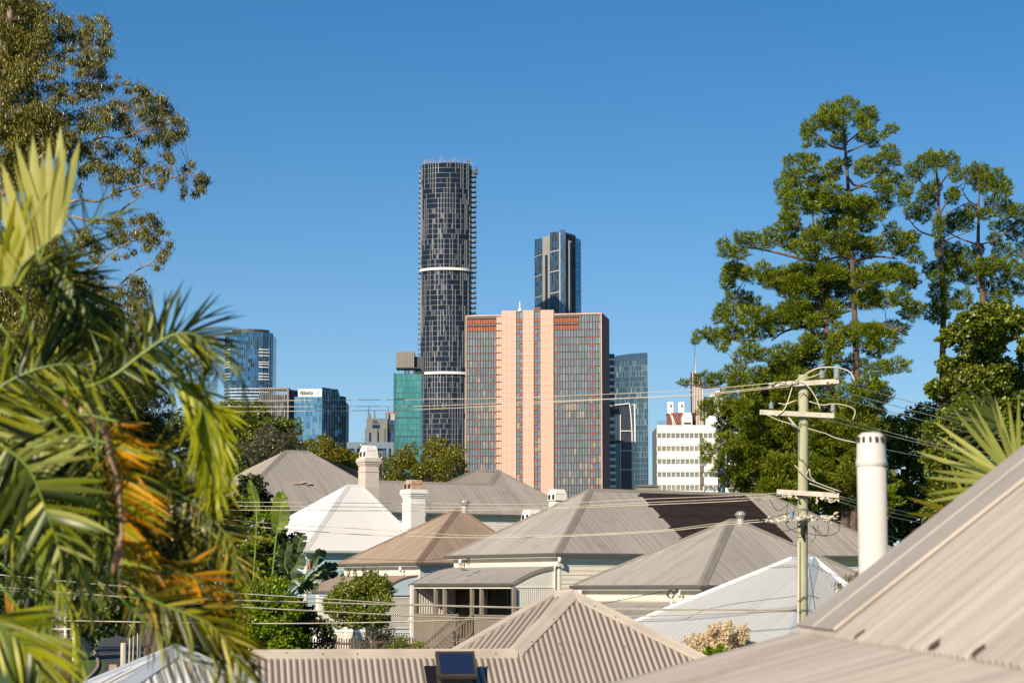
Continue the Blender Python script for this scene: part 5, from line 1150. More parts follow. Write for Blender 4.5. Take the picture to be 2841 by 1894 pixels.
mb.tube([a + n1 * .04 - A3(0, 1.05, 0), b + n1 * .04 - A3(0, 1.05, 0)], .012, 6); mb.tube([a + n1 * .043 - A3(0, .5, 0), b + n1 * .043 - A3(0, .5, 0)], .007, 6); obj('barge_cap', mb, 'cap_near', t)
n2 = nrm(A3(-sl2, 0, 1)); mb = MB(); a = A3(xe, 9.03, EZ - .006 + sl2 * (xe - J[0])); b = A3(J[0], 9.03, EZ - .006); mb.box(a - n2 * .1, b - a, A3(0, -.02, 0), n2 * .11); mb.box(a + n2 * .01, b - a, A3(0, -.1, 0), n2 * .008); obj('barge_cap', mb, 'cap_near', t)
for y, x in ((7.45, -.03), (6.1, -.035), (5.55, -.03)):
    mb = MB(); q_ = A3(J[0] + x, y, EZ + .008); mb.prism([q_, q_ + A3(.025, -.02, .012), q_ + A3(.04, .02, .03), q_ + A3(.015, .03, .012)], n1 * .012); obj('rusted_notch', mb, 'darkwood', t)
mb = MB(); mb.box(A3(J[0] + .5, 2.6, 0), (2.6, 0, 0), (0, 6.2, 0), (0, 0, EZ - .1 + sl1 * .3)); obj('wall', mb, 'cream', t)
for k in range(26):
    y = 8.2 - k * .0762 * 3; p = A3(J[0] + .015, y, EZ + .028); inst('roof_screw', sme, t, mtx(p, A3(1, 0, sl1) / math.hypot(1, sl1), A3(0, 1, 0), n1))
    for xo in (.75, 1.5): p = A3(J[0] + xo, y, EZ + .04 + sl1 * xo); inst('roof_screw', sme, t, mtx(p, A3(1, 0, sl1) / math.hypot(1, sl1), A3(0, 1, 0), n1))
# flue behind it
fl = thing('flue_pipe', P(2421, 1640, 11.5) * A3(1, 1, 0), 'tall white flue pipe with slotted cap rising behind the near roof', 'flue'); D = 11.5
c0 = P(2424, 1640, D); r1 = 41 / FPX * D; z = lambda py: float(P(2424, py, D)[2])
mb = MB(); mb.lathe(A3(c0[0], D, 0), [(r1 * .98, 0), (r1 * .98, z(1290))], 28); obj('pipe', mb, 'flue', fl, smooth=True)
mb = MB(); mb.lathe(A3(c0[0], D, 0), [(r1 * .97, z(1296)), (r1 * 1.06, z(1292)), (r1 * 1.06, z(1280)), (r1 * 1.0, z(1272)), (r1 * .96, z(1222)), (r1 * .86, z(1208)), (r1 * .62, z(1200)), (.01, z(1199))], 28); cp_ = obj('flue_cap', mb, 'flue', fl, smooth=True)
for k in range(14):
    a = 2 * math.pi * k / 14; mb = MB(); ct = A3(c0[0] + r1 * .975 * math.cos(a), D + r1 * .975 * math.sin(a), z(1228)); tv = A3(-math.sin(a), math.cos(a), 0); ov = A3(math.cos(a), math.sin(a), 0)
    mb.box(ct - tv * .006 - ov * .006, tv * .012, ov * .012, Z3 * .028); obj('slot', mb, 'dark', cp_)
# I: small roof at the lower left
p0 = P(490, 1797, 22); t = thing('metal_roof_shed', p0 * A3(1, 1, 0), 'small blue grey metal hip roof peak at the lower left under the palm', 'shed')
fr = Fr(p0, 20); s_ = 1.9; dz = -.95
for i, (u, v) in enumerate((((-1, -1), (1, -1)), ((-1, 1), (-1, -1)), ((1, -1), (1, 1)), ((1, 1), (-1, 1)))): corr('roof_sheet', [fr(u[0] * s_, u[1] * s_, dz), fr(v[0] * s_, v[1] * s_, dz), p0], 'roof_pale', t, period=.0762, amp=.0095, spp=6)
for u, a_, b_ in (((-1, -1), (-1, 0), (0, -1)), ((1, -1), (0, -1), (1, 0)), ((-1, 1), (-1, 0), (0, 1)), ((1, 1), (1, 0), (0, 1))): cap(t, fr(u[0] * s_, u[1] * s_, dz), p0, fr(a_[0] * s_, a_[1] * s_, dz), fr(b_[0] * s_, b_[1] * s_, dz), 'cap_pale', .13, .035)
mb = MB(); mb.box(fr(-1.7, -1.7, -p0[2]), fr.er * 3.4, fr.el * 3.4, Z3 * (p0[2] + dz - .02)); obj('wall', mb, 'cream', t)
# ------------------------------------------------------------------ trees
def leaves(name, cen, cdir, ln, wd, m, parent, style, smoothn=False):
    """one small folded quad per leaf; cen (N,3), cdir unit directions"""
    n = len(cen); a = RNG.normal(size=(n, 3)); s = np.cross(cdir, a); s /= np.linalg.norm(s, axis=1)[:, None] + 1e-9
    L_ = (ln * RNG.uniform(.65, 1.25, n))[:, None]; W_ = (wd * RNG.uniform(.7, 1.3, n))[:, None]
    v = np.stack([cen - cdir * L_ * .5, cen + s * W_ * .5 - cdir * L_ * .05, cen + cdir * L_ * .5, cen - s * W_ * .5 - cdir * L_ * .05], 1).reshape(-1, 3)
    f = np.arange(4 * n).reshape(n, 4)
    return tag(link(name, rawmesh(name, v - base_of(parent), f, [M[m]]), parent), kind='stuff')
def foliage(parent, clumps, D, m, style, n_per, ln, wd, dsp=1.0, sz=1.0, name='foliage', shell=.5, flat=1.0, mpx=None):
    C_ = []; DR = []; n_per = n_per * (2.6 if style == 'broad' else 1)
    up = Z3
    for c in clumps:
        px, py, rx, ry = c[:4]; k = c[4] if len(c) > 4 else 1.0
        D_ = D + RNG.uniform(-dsp, dsp) + (c[5] if len(c) > 5 else 0); o = P(px, py, D_); sx = rx / FPX * D_ * sz; sy = ry / FPX * D_ * sz
        n = int(n_per * k * (rx * ry) / 1600.)
        if n < 3: n = 3
        u = RNG.normal(size=(n, 3)); u /= np.linalg.norm(u, axis=1)[:, None]; rad = RNG.uniform(0, 1, n) ** (1 / 3.) * (1 - shell) + shell * RNG.uniform(.7, 1.05, n)
        if style == 'droop': u = RNG.normal(size=(n, 3)) * A3(.52, .52, .50); rad = np.ones(n)
        lump = 1 + .30 * np.sin(u[:, 0] * 5 + px) * np.cos(u[:, 2] * 6 + py)
        p = o + u * (rad * lump)[:, None] * A3(sx, (sx + sy) / 2, sy)
        C_.append(p)
        if style == 'droop': d = RNG.normal(size=(n, 3)) * .33 + A3(0, 0, -1) + u * .25
        elif style == 'tuft': d = u * 1.0 + RNG.normal(size=(n, 3)) * .35 + A3(0, 0, .45)
        elif style == 'hang': d = u * .7 + RNG.normal(size=(n, 3)) * .45 + A3(0, 0, -.35 if True else 0)
        else: d = RNG.normal(size=(n, 3)) + u * .3
        d /= np.linalg.norm(d, axis=1)[:, None]; DR.append(d)
    return leaves(name, np.concatenate(C_), np.concatenate(DR), ln, wd, m, parent, style)
def inpoly(x, y, poly):
    r = False; j = len(poly) - 1
    for i in range(len(poly)):
        if (poly[i][1] > y) != (poly[j][1] > y) and x < (poly[j][0] - poly[i][0]) * (y - poly[i][1]) / (poly[j][1] - poly[i][1]) + poly[i][0]: r = not r
        j = i
    return r
def fill(poly, sp, r, k=1.0, jit=.45, gap=.06):
    xs = [p[0] for p in poly]; ys = [p[1] for p in poly]; out = []
    y = min(ys)
    while y < max(ys):
        x = min(xs)
        while x < max(xs):
            px, py = x + RNG.normal() * sp * jit, y + RNG.normal() * sp * jit
            if inpoly(px, py, poly) and RNG.random() > gap:
                q = r * RNG.uniform(.7, 1.35); out.append((px, py, q * 1.1, q * .9, k))
            x += sp
        y += sp * .85
    return out
def branches(parent, lines, D, m, name='branch', dsp=0., n=6):
    """each line: (r0, r1 in photo pixels, [(px, py[, dD])...])"""
    for r0, r1, pts in lines:
        q = [P(p[0], p[1], D + (p[2] if len(p) > 2 else 0)) for p in pts]; q = smoothline(q, 4); k = len(q)
        rr = [(r0 + (r1 - r0) * i / (k - 1)) / FPX * D for i in range(k)]; mb = MB(); mb.tube(q, rr, n); obj(name, mb, m, parent, smooth=True)
def twigs(parent, clumps, lines, D, m, r=1.0, maxd=140, every=1, name='twigs'):
    P_ = [(p[0], p[1], (p[2] if len(p) > 2 else 0)) for _, _, pts in lines for a, b in zip(pts[:-1], pts[1:]) for p in [tuple(np.array(a[:2]) * (1 - t) + np.array(b[:2]) * t) for t in (0, .25, .5, .75)]]
    mb = MB()
    for i, c in enumerate(clumps):
        if i % every: continue
        d = [((p[0] - c[0]) ** 2 + 1.0 * (p[1] - c[1]) ** 2 + (0 if p[1] > c[1] - 10 else 2500), p) for p in P_]; dd, p = min(d, key=lambda z: z[0])
        if dd > maxd ** 2: continue
        a = P(p[0], p[1], D); b = P(c[0], c[1], D + RNG.uniform(-.5, .5)); mid = (a + b) / 2 + A3(0, 0, RNG.uniform(-.02, .12) * np.linalg.norm(b - a)); mb.tube(smoothline([a, mid, b], 3), [r * 1.4 / FPX * D, r * 1.2 / FPX * D] + [r / FPX * D * (1 - .12 * k) for k in range(5)], 4)
    if mb.v: tag(obj(name, mb, m, parent), kind='stuff')
def tree(nm, px, D, label, cat='tree', group=None, zb=0.0):
    p = P(px, 1700, D); return thing(nm, A3(p[0], D, float(gz(p[0], D)) + zb), label, cat, group)

# -- eucalyptus at the left ------------------------------------------------
Z1 = [(60,60,70,70),(60,180,80,70),(170,80,70,60),(280,60,60,40),(370,50,45,35),(180,180,70,70),(290,140,60,60),(60,300,80,80),(180,300,80,80),(330,250,60,70),(240,380,60,60),(90,430,80,80),(170,520,80,80),(60,560,80,90),(90,680,80,80),(180,640,60,50),(350,330,50,40),(250,500,40,50),
(480,150,55,45),(540,180,40,50),(490,230,60,50),(560,290,50,50),(650,150,35,30),(700,180,40,30),(780,150,40,35),(820,200,40,50),(830,270,40,50),(700,230,60,40),(640,270,50,50),(680,310,60,50),(790,330,50,50),(640,350,40,40),(790,420,60,45),(840,410,40,50),(680,430,60,50),(700,500,60,50),(640,500,50,50),(780,500,45,40),(790,560,45,40),(780,600,45,30),(700,570,50,40),(630,570,50,40),(480,300,50,40),(540,380,50,30),(470,450,60,40),(560,480,50,40),(450,540,60,40),(400,600,60,25),(330,600,50,30),
(620,670,60,40),(700,680,60,40),(780,680,50,40),(850,690,40,40),(640,740,60,40),(740,740,60,40),(480,670,50,40),(380,690,60,40),(480,740,60,50),(560,780,50,40),(420,790,50,50),(920,600,25,20),(900,660,25,25),(980,650,35,20),(1080,690,50,35),(1000,710,35,25),(1130,720,50,40),(1150,780,60,50),(1240,770,45,35),(1280,810,45,40),(1060,790,50,40),(1180,850,70,50),(1240,870,60,50),(1310,880,50,45),(1100,880,60,50),(1350,940,50,40),(1400,960,45,40),(1420,1030,40,50),(1360,1060,60,50),(1240,960,60,50),(1180,960,60,50),(1280,1040,60,50),(1200,1080,60,45),(1300,1120,50,40),(1130,1110,50,40),(970,830,50,40),(950,900,50,40),(900,800,50,30),(860,850,50,45),(980,960,50,50),(1010,1040,50,50),(900,960,60,50),(820,920,60,50),(760,860,60,50),(700,950,60,50),(640,900,50,50),(760,1000,60,50),(640,1000,60,50),(540,920,60,50),(480,980,60,50),(420,920,60,50),(340,900,70,50),(300,980,70,60),(200,930,70,60),(100,900,70,60),(60,980,70,70),(170,1020,70,60),(60,1080,60,50),(240,1060,60,50),(380,1030,60,50),(420,1120,60,50),(350,1110,40,40),(540,1060,60,50),(500,1140,60,50),(600,1120,50,60),(650,1150,50,50),(600,1210,60,40),(560,1230,60,50),(690,1180,50,40),(780,1130,60,40),(850,1200,60,40),(740,1250,60,40),(930,1140,50,40),(980,1170,40,30),(1070,1180,35,35),(1100,1260,40,50),(1050,1230,40,40),(1300,1210,50,40),(1330,1250,30,30),(700,1300,60,40),(800,1310,60,50),(880,1330,60,50),(960,1350,50,40),(640,1340,50,50),(840,1400,60,40),(940,1410,60,40),(1040,1400,40,40),(1050,1340,50,40),(1150,1330,30,30),(1220,1310,40,35),(1290,1340,50,40),(1260,1400,40,40),(1250,1460,25,30),(1440,1320,35,35),(1490,1280,30,25),(1420,1400,30,30),(1560,1370,45,35),(1600,1410,35,35),(1540,1430,40,40),(1570,1480,35,30),(1520,1510,35,30),(1430,1480,25,40),(1420,1530,20,25),(1140,1400,30,25),(1180,1440,25,25),(900,1500,30,40),(1050,1500,30,30),(620,1460,15,40),(40,1250,60,80),(50,1370,60,70),(40,1440,40,40),(330,1200,40,30)]
Z2 = [(740,490,50,20),(930,510,40,50),(880,490,30,30),(1040,490,40,30),(1100,480,40,40),(1170,460,45,35),(1210,510,45,50),(1240,570,35,35),(1130,560,50,40),(1060,590,45,40),(1140,620,50,45),(1190,650,50,45),(1140,700,40,30),(960,600,40,40),(860,590,40,50),(900,640,30,40),(970,650,45,35),(640,580,60,40),(700,640,60,50),(620,690,60,40),(760,700,50,40),(740,780,50,40),(560,760,50,40),(620,640,50,50),(900,770,30,25),(980,760,30,20),(1040,730,25,25),(1310,580,20,15),(1320,670,30,30),(1290,730,40,40),(1250,780,45,40),(1220,850,30,25),(720,900,20,20),(790,920,15,15),(650,960,50,30),(780,970,40,30),(740,1020,50,30),(640,1020,50,40),(1030,950,50,35),(1090,960,40,40),(1120,1030,40,50),(1120,1100,35,40),(1050,1010,50,35),(1040,1080,50,45),(950,1040,50,40),(880,1070,60,40),(800,1060,50,40),(740,1120,50,40),(600,1060,60,60),(560,980,50,40),(900,1150,60,45),(1000,1130,50,40),(1060,1160,50,45),(1120,1190,45,45),(1150,1240,40,35),(1070,1240,50,40),(960,1220,60,40),(860,1220,60,50),(760,1180,50,40),(700,1240,60,50),(700,1320,60,50),(800,1310,60,50),(900,1320,60,50),(1000,1300,60,50),(1090,1310,50,50),(1180,1310,45,40),(1200,1370,50,40),(720,1400,60,50),(830,1400,60,50),(960,1390,60,40),(560,1120,60,50),(450,1080,60,60),(350,1010,60,60),(420,640,40,50),(330,720,50,60),(300,820,50,50),(380,880,50,50),(280,930,50,50),(240,1040,60,60),(360,1150,60,60),(500,1220,60,60),(600,1300,60,60),(420,1320,70,70),(250,1250,70,70),(480,900,40,40)]
Z3c = [(1340,600,50,40),(1280,540,60,40),(1180,540,60,40),(1080,560,60,40),(980,550,60,50),(900,560,50,50),(1240,640,60,50),(1140,640,60,50),(1040,640,60,50),(940,640,60,50),(860,660,60,50),(1300,720,60,40),(1220,730,60,50),(1120,720,60,50),(1020,730,60,50),(1180,800,60,50),(1280,790,50,50),(1350,720,40,50),(1400,830,40,60),(1300,860,50,50),(780,700,60,50),(760,600,60,50),(620,600,70,60),(1500,600,40,25)]
cl = [(a / 2.8, b / 2.8, r / 2.8, s / 2.8) for a, b, r, s in Z1] + [(a / 2.8, 440 + b / 2.8, r / 2.8, s / 2.8) for a, b, r, s in Z2]
br = [(a / 2.851, 900 + b / 2.851, r / 2.851, s / 2.851) for a, b, r, s in Z3c]
t = tree('eucalyptus_tree', -60, 60, 'tall eucalyptus with drooping olive leaves reaching in from the left edge')
LM = [(16, 9, [(-120, 1500), (-110, 1000), (-90, 700), (-60, 560), (-20, 300), (20, 100), (40, -80)]), (13, 6, [(-70, 590), (0, 540), (60, 512), (95, 480), (120, 430), (180, 400)]), (7, 4, [(-30, 470), (30, 474), (62, 472), (110, 464)]), (3, 1.5, [(74, 468), (78, 445), (105, 415), (140, 380)]),
      (6, 2, [(-10, 330), (60, 250), (90, 210), (115, 175), (160, 152), (250, 134)]), (3, 1.2, [(95, 200), (120, 165), (155, 135)]), (5, 1.5, [(60, 560), (130, 575), (177, 568), (221, 554), (271, 559), (321, 536), (375, 518), (428, 508), (482, 493), (540, 470)]),
      (4, 1.2, [(200, 600), (290, 618), (350, 572), (389, 543), (407, 520)]), (4, 1.4, [(60, 800), (178, 772), (229, 758), (268, 740), (303, 704), (340, 683), (372, 668), (430, 660)]), (4, 1.4, [(120, 900), (214, 858), (250, 829), (285, 801), (329, 790), (368, 758), (393, 743), (421, 730)]),
      (4, 1.6, [(100, 950), (200, 901), (250, 872), (296, 861), (360, 850)]), (4, 1.6, [(150, 1050), (240, 1010), (330, 930), (400, 900)]), (3, 1.2, [(240, 398), (290, 380), (330, 385), (380, 365)]), (2.5, 1, [(250, 400), (300, 350), (350, 300)]), (3, 1, [(230, 330), (245, 270), (240, 230)]), (3.5, 1.2, [(300, 1130), (350, 1105), (410, 1090), (470, 1050)]), (8, 4, [(-100, 1150), (100, 1120), (250, 1130), (330, 1110)]), (9, 4, [(-90, 860), (20, 850), (120, 905), (160, 1000)])]
cl = [(a, b, r * 1.15, s_ * 1.15) for a, b, r, s_ in cl] + fill([(-20, -20), (110, -20), (130, 120), (90, 260), (150, 330), (170, 420), (60, 520), (-20, 520)], 34, 30) + fill([(-20, 560), (120, 640), (230, 760), (330, 900), (430, 1000), (420, 1130), (-20, 1130)], 34, 31, gap=.1)
branches(t, LM, 60, 'bark_euc'); foliage(t, cl, 60, 'euc', 'droop', 1150, .118, .025, dsp=1.6, shell=.2); twigs(t, cl, LM, 60, 'bark_euc', r=.8, maxd=150, name='twig_cluster')
foliage(t, br, 63, 'euc_brown', 'droop', 1200, .107, .025, dsp=1.3, shell=.2, name='brown_foliage'); twigs(t, br, LM, 63, 'bark', r=.8, maxd=160, name='twig_cluster')

# -- big hoop pine ---------------------------------------------------------
A1 = [(1310,150,80,60),(1200,190,70,60),(1150,230,60,55),(1100,270,60,50),(1180,290,70,45),(1010,330,45,60),(1020,380,50,50),(1000,460,25,20),(1270,230,60,60),(1470,210,70,55),(1480,260,60,50),(1420,270,50,50),(1480,350,55,50),(1440,400,50,30),(1260,360,50,50),(1250,420,50,45),(1520,430,40,40),(1660,330,45,35),(1600,380,30,25),(1110,440,40,30),(860,580,40,40),(960,560,60,40),(1050,560,50,35),(1020,620,60,50),(1230,600,50,40),(1190,660,70,50),(1180,710,50,40),(1320,590,30,40),(1500,600,90,50),(1450,650,70,50),(1650,500,50,50),(1680,570,45,45),(1590,540,40,30),(1620,700,60,50),(1580,770,60,60),(1640,810,50,50),(880,680,60,50),(930,700,60,50),(1060,730,50,40),(1040,780,50,45),(810,770,50,50),(900,790,60,50),(920,850,60,45),(830,860,50,60),(840,920,30,40),(1020,870,60,50),(1110,880,80,60),(1180,880,60,50),(1040,950,60,40),(1150,950,60,40),(1330,890,60,50),(1300,940,70,60),(1440,880,50,40),(1480,940,70,50),(1580,920,80,60),(1560,1000,50,40),(900,960,50,50),(860,1010,60,40),(820,1070,50,50),(900,1060,50,50),(1400,1050,80,60),(1460,1080,70,50),(1330,1080,60,50),(1150,1070,60,50),(1240,1050,50,40),(1720,730,35,50),(1780,800,45,50),(1760,860,40,60),(490,1170,50,40),(520,1220,60,40),(360,1220,40,40),(390,1280,60,45),(480,1300,60,40),(590,1160,50,30),(640,1220,60,40),(720,1130,50,40),(730,1200,50,40),(860,1140,70,50),(870,1210,70,55),(920,1250,50,50),(1050,1150,60,50),(1030,1290,50,50),(1250,1250,60,50),(1300,1300,50,50),(1500,1250,50,40),(1560,1230,50,60),(1660,1120,50,60),(1750,1180,80,50),(1820,1170,50,40),(1700,1250,60,50),(1780,1260,70,50),(430,1400,60,40),(500,1440,60,50),(660,1430,50,60),(400,1500,40,40),(700,1500,60,50),(800,1480,80,60),(860,1530,80,60),(960,1430,80,60),(980,1510,70,60),(1180,1450,80,60),(1240,1520,80,50),(1330,1430,60,50),(1440,1450,60,50),(1560,1430,70,50),(1700,1420,80,50),(1650,1480,60,50),(1850,1320,60,50),(1810,1500,40,50)]
A2 = [(330,120,50,40),(310,190,40,40),(440,140,50,40),(640,170,90,60),(760,130,80,50),(740,190,80,50),(700,240,60,40),(950,130,80,40),(1010,170,70,50),(1150,170,60,50),(1300,130,80,50),(1420,130,60,40),(1440,190,50,40),(380,290,70,50),(450,330,60,50),(280,360,40,40),(260,400,40,40),(350,400,60,50),(450,400,60,60),(530,390,60,50),(640,400,80,50),(740,330,70,50),(730,400,60,50),(820,360,60,50),(840,430,40,40),(870,250,70,40),(140,510,40,25),(110,550,25,20),(210,510,50,40),(270,540,60,50),(330,500,60,50),(290,600,20,20),(430,520,50,50),(530,480,60,50),(600,450,60,50),(1050,290,80,50),(1180,290,70,50),(1280,290,80,40),(1380,280,60,50),(1460,340,60,40),(1440,380,50,40),(1330,470,90,40),(1200,480,60,40),(980,560,50,60),(960,640,50,60),(1000,480,40,50),(450,610,60,40),(560,640,80,40),(700,620,80,50),(820,560,50,50),(760,640,60,40),(640,700,60,40),(400,660,50,40),(350,740,60,40),(40,810,30,20),(160,790,60,40),(240,790,50,40),(380,790,60,50),(500,760,60,40),(620,760,60,40),(1100,700,80,50),(1220,600,60,50),(1350,700,80,40),(1260,720,60,40),(1180,830,80,60),(1250,860,60,60),(560,840,80,50),(450,880,50,50),(640,900,80,50),(560,960,60,50),(1060,880,80,60),(1000,960,60,50),(180,970,50,50),(250,960,50,50),(330,980,60,50),(400,960,50,50),(420,1040,60,50),(300,1060,60,50),(350,1120,70,50),(290,1180,50,60),(180,1240,35,60),(500,1100,70,60),(680,1060,70,60),(700,1150,60,60),(850,1050,70,60),(900,1150,60,50),(870,1220,60,50),(680,1230,60,50),(560,1200,60,50),(460,1290,60,50),(520,1300,60,50),(600,1310,60,50),(400,1370,60,50),(330,1420,50,50),(400,1450,40,30),(650,1400,60,50),(560,1430,50,30),(850,1320,60,50),(950,1380,60,50),(1050,1360,50,50),(1000,1470,60,40),(1180,1180,50,50),(1090,1230,50,50),(960,780,60,50),(860,780,60,50),(780,860,60,50),(850,940,60,50),(760,980,60,50),(1120,1000,60,60),(1180,1060,50,60),(1000,1060,60,60),(780,1290,60,50),(740,1370,50,50)]
cl = [(1880 + a / 2.8, 240 + b / 2.8, r / 2.8 * 1.08, s / 2.8, 1, RNG.choice([-1.6, -1, 0, 1, 1.6])) for a, b, r, s in A1] + [(1880 + a / 2.24, 700 + b / 2.24, r / 2.24 * 1.05, s / 2.24, 1, RNG.choice([-2, -1, 0, 1, 2])) for a, b, r, s in A2]
cl += fill([(2020, 1120), (2100, 1010), (2250, 1010), (2330, 1100), (2440, 1080), (2470, 1150), (2470, 1420), (2080, 1400), (2010, 1300), (2060, 1220)], 46, 34, gap=.12) + fill([(2240, 540), (2300, 470), (2400, 480), (2420, 560), (2440, 760), (2460, 1000), (2200, 1000), (2120, 880), (2200, 800), (2210, 700)], 60, 26, gap=.3)
t = tree('hoop_pine', 2345, 112, 'tallest dark green pine with two bare trunks, behind the power pole')
LM = [(3, 14, [(2340, 330), (2345, 410), (2352, 500), (2358, 620), (2366, 760), (2372, 900), (2376, 1010), (2384, 1150), (2392, 1260), (2370, 1420), (2360, 1700)]), (3, 15, [(2254, 590), (2262, 690), (2272, 760), (2288, 880), (2298, 960), (2305, 1060), (2320, 1180), (2336, 1290), (2345, 1420), (2340, 1700)]),
      (4, 1.5, [(2345, 415), (2305, 405), (2270, 375), (2250, 350)]), (3.5, 1.2, [(2345, 425), (2390, 405), (2430, 390)]), (3, 1, [(2345, 400), (2380, 370), (2410, 340)]), (4, 1.5, [(2355, 530), (2310, 515), (2275, 500)]), (4, 1.5, [(2355, 495), (2375, 515), (2420, 500), (2470, 460)]), (4, 1.5, [(2357, 530), (2395, 517), (2430, 525)]),
      (5, 2, [(2365, 665), (2320, 655), (2280, 645), (2240, 640)]), (5, 2, [(2366, 680), (2430, 660), (2470, 640)]), (5, 2, [(2366, 725), (2430, 712), (2490, 718)]), (5, 2, [(2270, 725), (2210, 715), (2150, 700), (2080, 685)]), (4, 2, [(2275, 725), (2330, 712), (2360, 715)]), (3.5, 1.5, [(2255, 640), (2205, 625)]),
      (6, 2, [(2370, 800), (2430, 780), (2480, 768)]), (6, 2, [(2295, 905), (2240, 905), (2180, 918), (2140, 945)]), (5, 2, [(2290, 915), (2250, 950), (2200, 985)]), (5, 2, [(2300, 990), (2220, 1000), (2120, 1030), (2060, 1055)]), (5, 2, [(2305, 885), (2340, 868), (2370, 860)]), (5, 2, [(2375, 900), (2460, 900), (2520, 930)]), (4, 1.5, [(2110, 760), (2080, 745)]), (4, 1.5, [(2380, 1000), (2330, 1005)]), (5, 2, [(2300, 1010), (2200, 1050), (2000, 1075), (1900, 1065)])]
branches(t, LM, 112, 'bark_pine'); foliage(t, cl, 112, 'pine', 'tuft', 2600, .25, .036, dsp=1.6, shell=.4, sz=1.3); twigs(t, cl, LM, 112, 'bark_pine', r=1.0, maxd=150, every=2, name='twig_cluster')

# -- two upright pines at the right ----------------------------------------
A3c = [(240,180,25,35),(300,150,30,45),(370,130,30,40),(410,120,22,40),(460,130,32,40),(480,200,28,35),(330,290,35,35),(320,350,45,38),(250,400,35,30),(310,420,35,25),(380,270,20,40),(470,300,25,30),(385,480,22,60),(405,580,30,40),(420,640,30,40),(340,700,30,30),(390,700,35,40),(385,750,35,35),(390,820,45,40),(410,880,35,45),(400,940,40,35),(350,930,35,40),(515,860,45,45),(480,890,25,20),(440,730,25,40),(345,110,25,30),(270,210,25,25)]
A4c = [(550,200,28,40),(610,210,28,40),(620,240,45,45),(650,240,35,40),(700,220,30,45),(720,300,40,40),(750,260,25,35),(660,360,25,30),(570,390,35,30),(480,440,50,40),(530,440,40,45),(640,410,40,25),(430,480,35,30),(460,320,30,30),(750,400,50,30),(810,390,40,30),(740,470,35,25),(760,370,30,25),(820,480,35,40),(680,470,20,20),(690,540,30,30),(780,520,30,25),(730,610,45,40),(600,600,25,30),(610,690,30,40),(500,700,45,50),(480,610,30,40),(540,640,45,45),(470,650,30,40),(700,710,55,50),(660,680,50,40),(790,700,40,40),(560,740,50,35),(760,790,45,30),(820,810,25,25),(650,820,35,50),(730,860,40,50),(850,600,40,40),(860,720,40,40),(590,170,22,30),(635,180,22,30)]
def z5(L_, k=1.1): return [(2400 + a / 1.9116, 380 + b / 1.9116, r / 1.9116 * k, s / 1.9116 * k, 1, RNG.choice([-.8, .8])) for a, b, r, s in L_]
for nm, Lc, LM, lb, D_ in (('pine_tree', A3c, [(2.5, 10, [(2597, 465), (2602, 520), (2604, 580), (2606, 660), (2612, 740), (2618, 830), (2615, 1000), (2610, 1500)]), (3, 1.2, [(2604, 600), (2640, 540), (2675, 505)]), (3, 1.2, [(2604, 560), (2570, 520), (2540, 490)]), (3, 1.2, [(2605, 660), (2550, 640), (2515, 600)]), (3, 1.2, [(2603, 520), (2625, 490), (2640, 470)]), (3, 1.2, [(2606, 610), (2650, 580), (2690, 560)]), (2.5, 1, [(2606, 680), (2640, 660), (2700, 640)])], 'left of the two slender pines with cone shaped tufts at the upper right', 118),
                       ('pine_tree', A4c, [(2.5, 13, [(2716, 540), (2715, 600), (2714, 680), (2718, 740), (2726, 800), (2728, 860), (2730, 1000), (2735, 1500)]), (3, 1.2, [(2716, 600), (2745, 590), (2775, 550)]), (3, 1.2, [(2716, 680), (2770, 660), (2841, 600)]), (3, 1.2, [(2714, 680), (2660, 660), (2620, 640)]), (3, 1.2, [(2716, 580), (2690, 560), (2665, 520)]), (3, 1.2, [(2722, 750), (2790, 740), (2850, 700)]), (3, 1.2, [(2726, 812), (2780, 815), (2841, 820)]), (3, 1.2, [(2724, 780), (2690, 770), (2650, 760)])], 'right one of the two slender tufted pines, at the right edge', 121)):
    t = tree(nm, LM[0][2][0][0], D_, lb, group='slender pines'); cl = z5(Lc); branches(t, LM, D_, 'bark_pine'); foliage(t, cl, D_, 'pine2', 'tuft', 3800, .20, .034, dsp=.6, shell=.45, sz=1.32); twigs(t, cl, LM, D_, 'bark_pine', r=1.1, maxd=130, name='twig_cluster')
# -- broadleaf trees at the right -------------------------------------------
def simple(nm, px, D_, lb, poly, m, sp, r, n_per, ln, wd, style='broad', trunk=None, dsp=2.0, gap=.06, group=None, bark='bark', cat='tree', shell=.4, z0=None, zb=0.):
    t = tree(nm, px, D_, lb, cat, group); cl = fill(poly, sp, r, gap=gap); foliage(t, cl, D_, m, style, n_per, ln, wd, dsp=dsp, shell=shell)
    if trunk: branches(t, trunk, D_ + .5, bark, 'trunk'); twigs(t, cl, trunk, D_ + .5, bark, r=1.4, maxd=170, every=3, name='twig_cluster')
    return t
simple('broadleaf_tree', 2740, 100, 'dense glossy green tree filling the right edge below the pines', [(2600, 1000), (2640, 900), (2700, 860), (2780, 850), (2860, 900), (2860, 1560), (2560, 1560), (2590, 1350), (2600, 1240), (2585, 1120)], 'broad', 44, 40, 330, .19, .12, trunk=[(12, 9, [(2740, 1800), (2738, 1400), (2742, 1000)]), (6, 3, [(2740, 1250), (2800, 1080)]), (6, 3, [(2738, 1300), (2660, 1120)])], dsp=2.5, gap=.03)
simple('broadleaf_tree', 2500, 122, 'lower green tree behind the flue pipe', [(2450, 1190), (2490, 1150), (2540, 1140), (2600, 1150), (2640, 1250), (2650, 1560), (2440, 1560), (2430, 1300)], 'broad', 44, 38, 300, .2, .13, trunk=[(10, 7, [(2500, 1800), (2505, 1300)])], dsp=2.5)
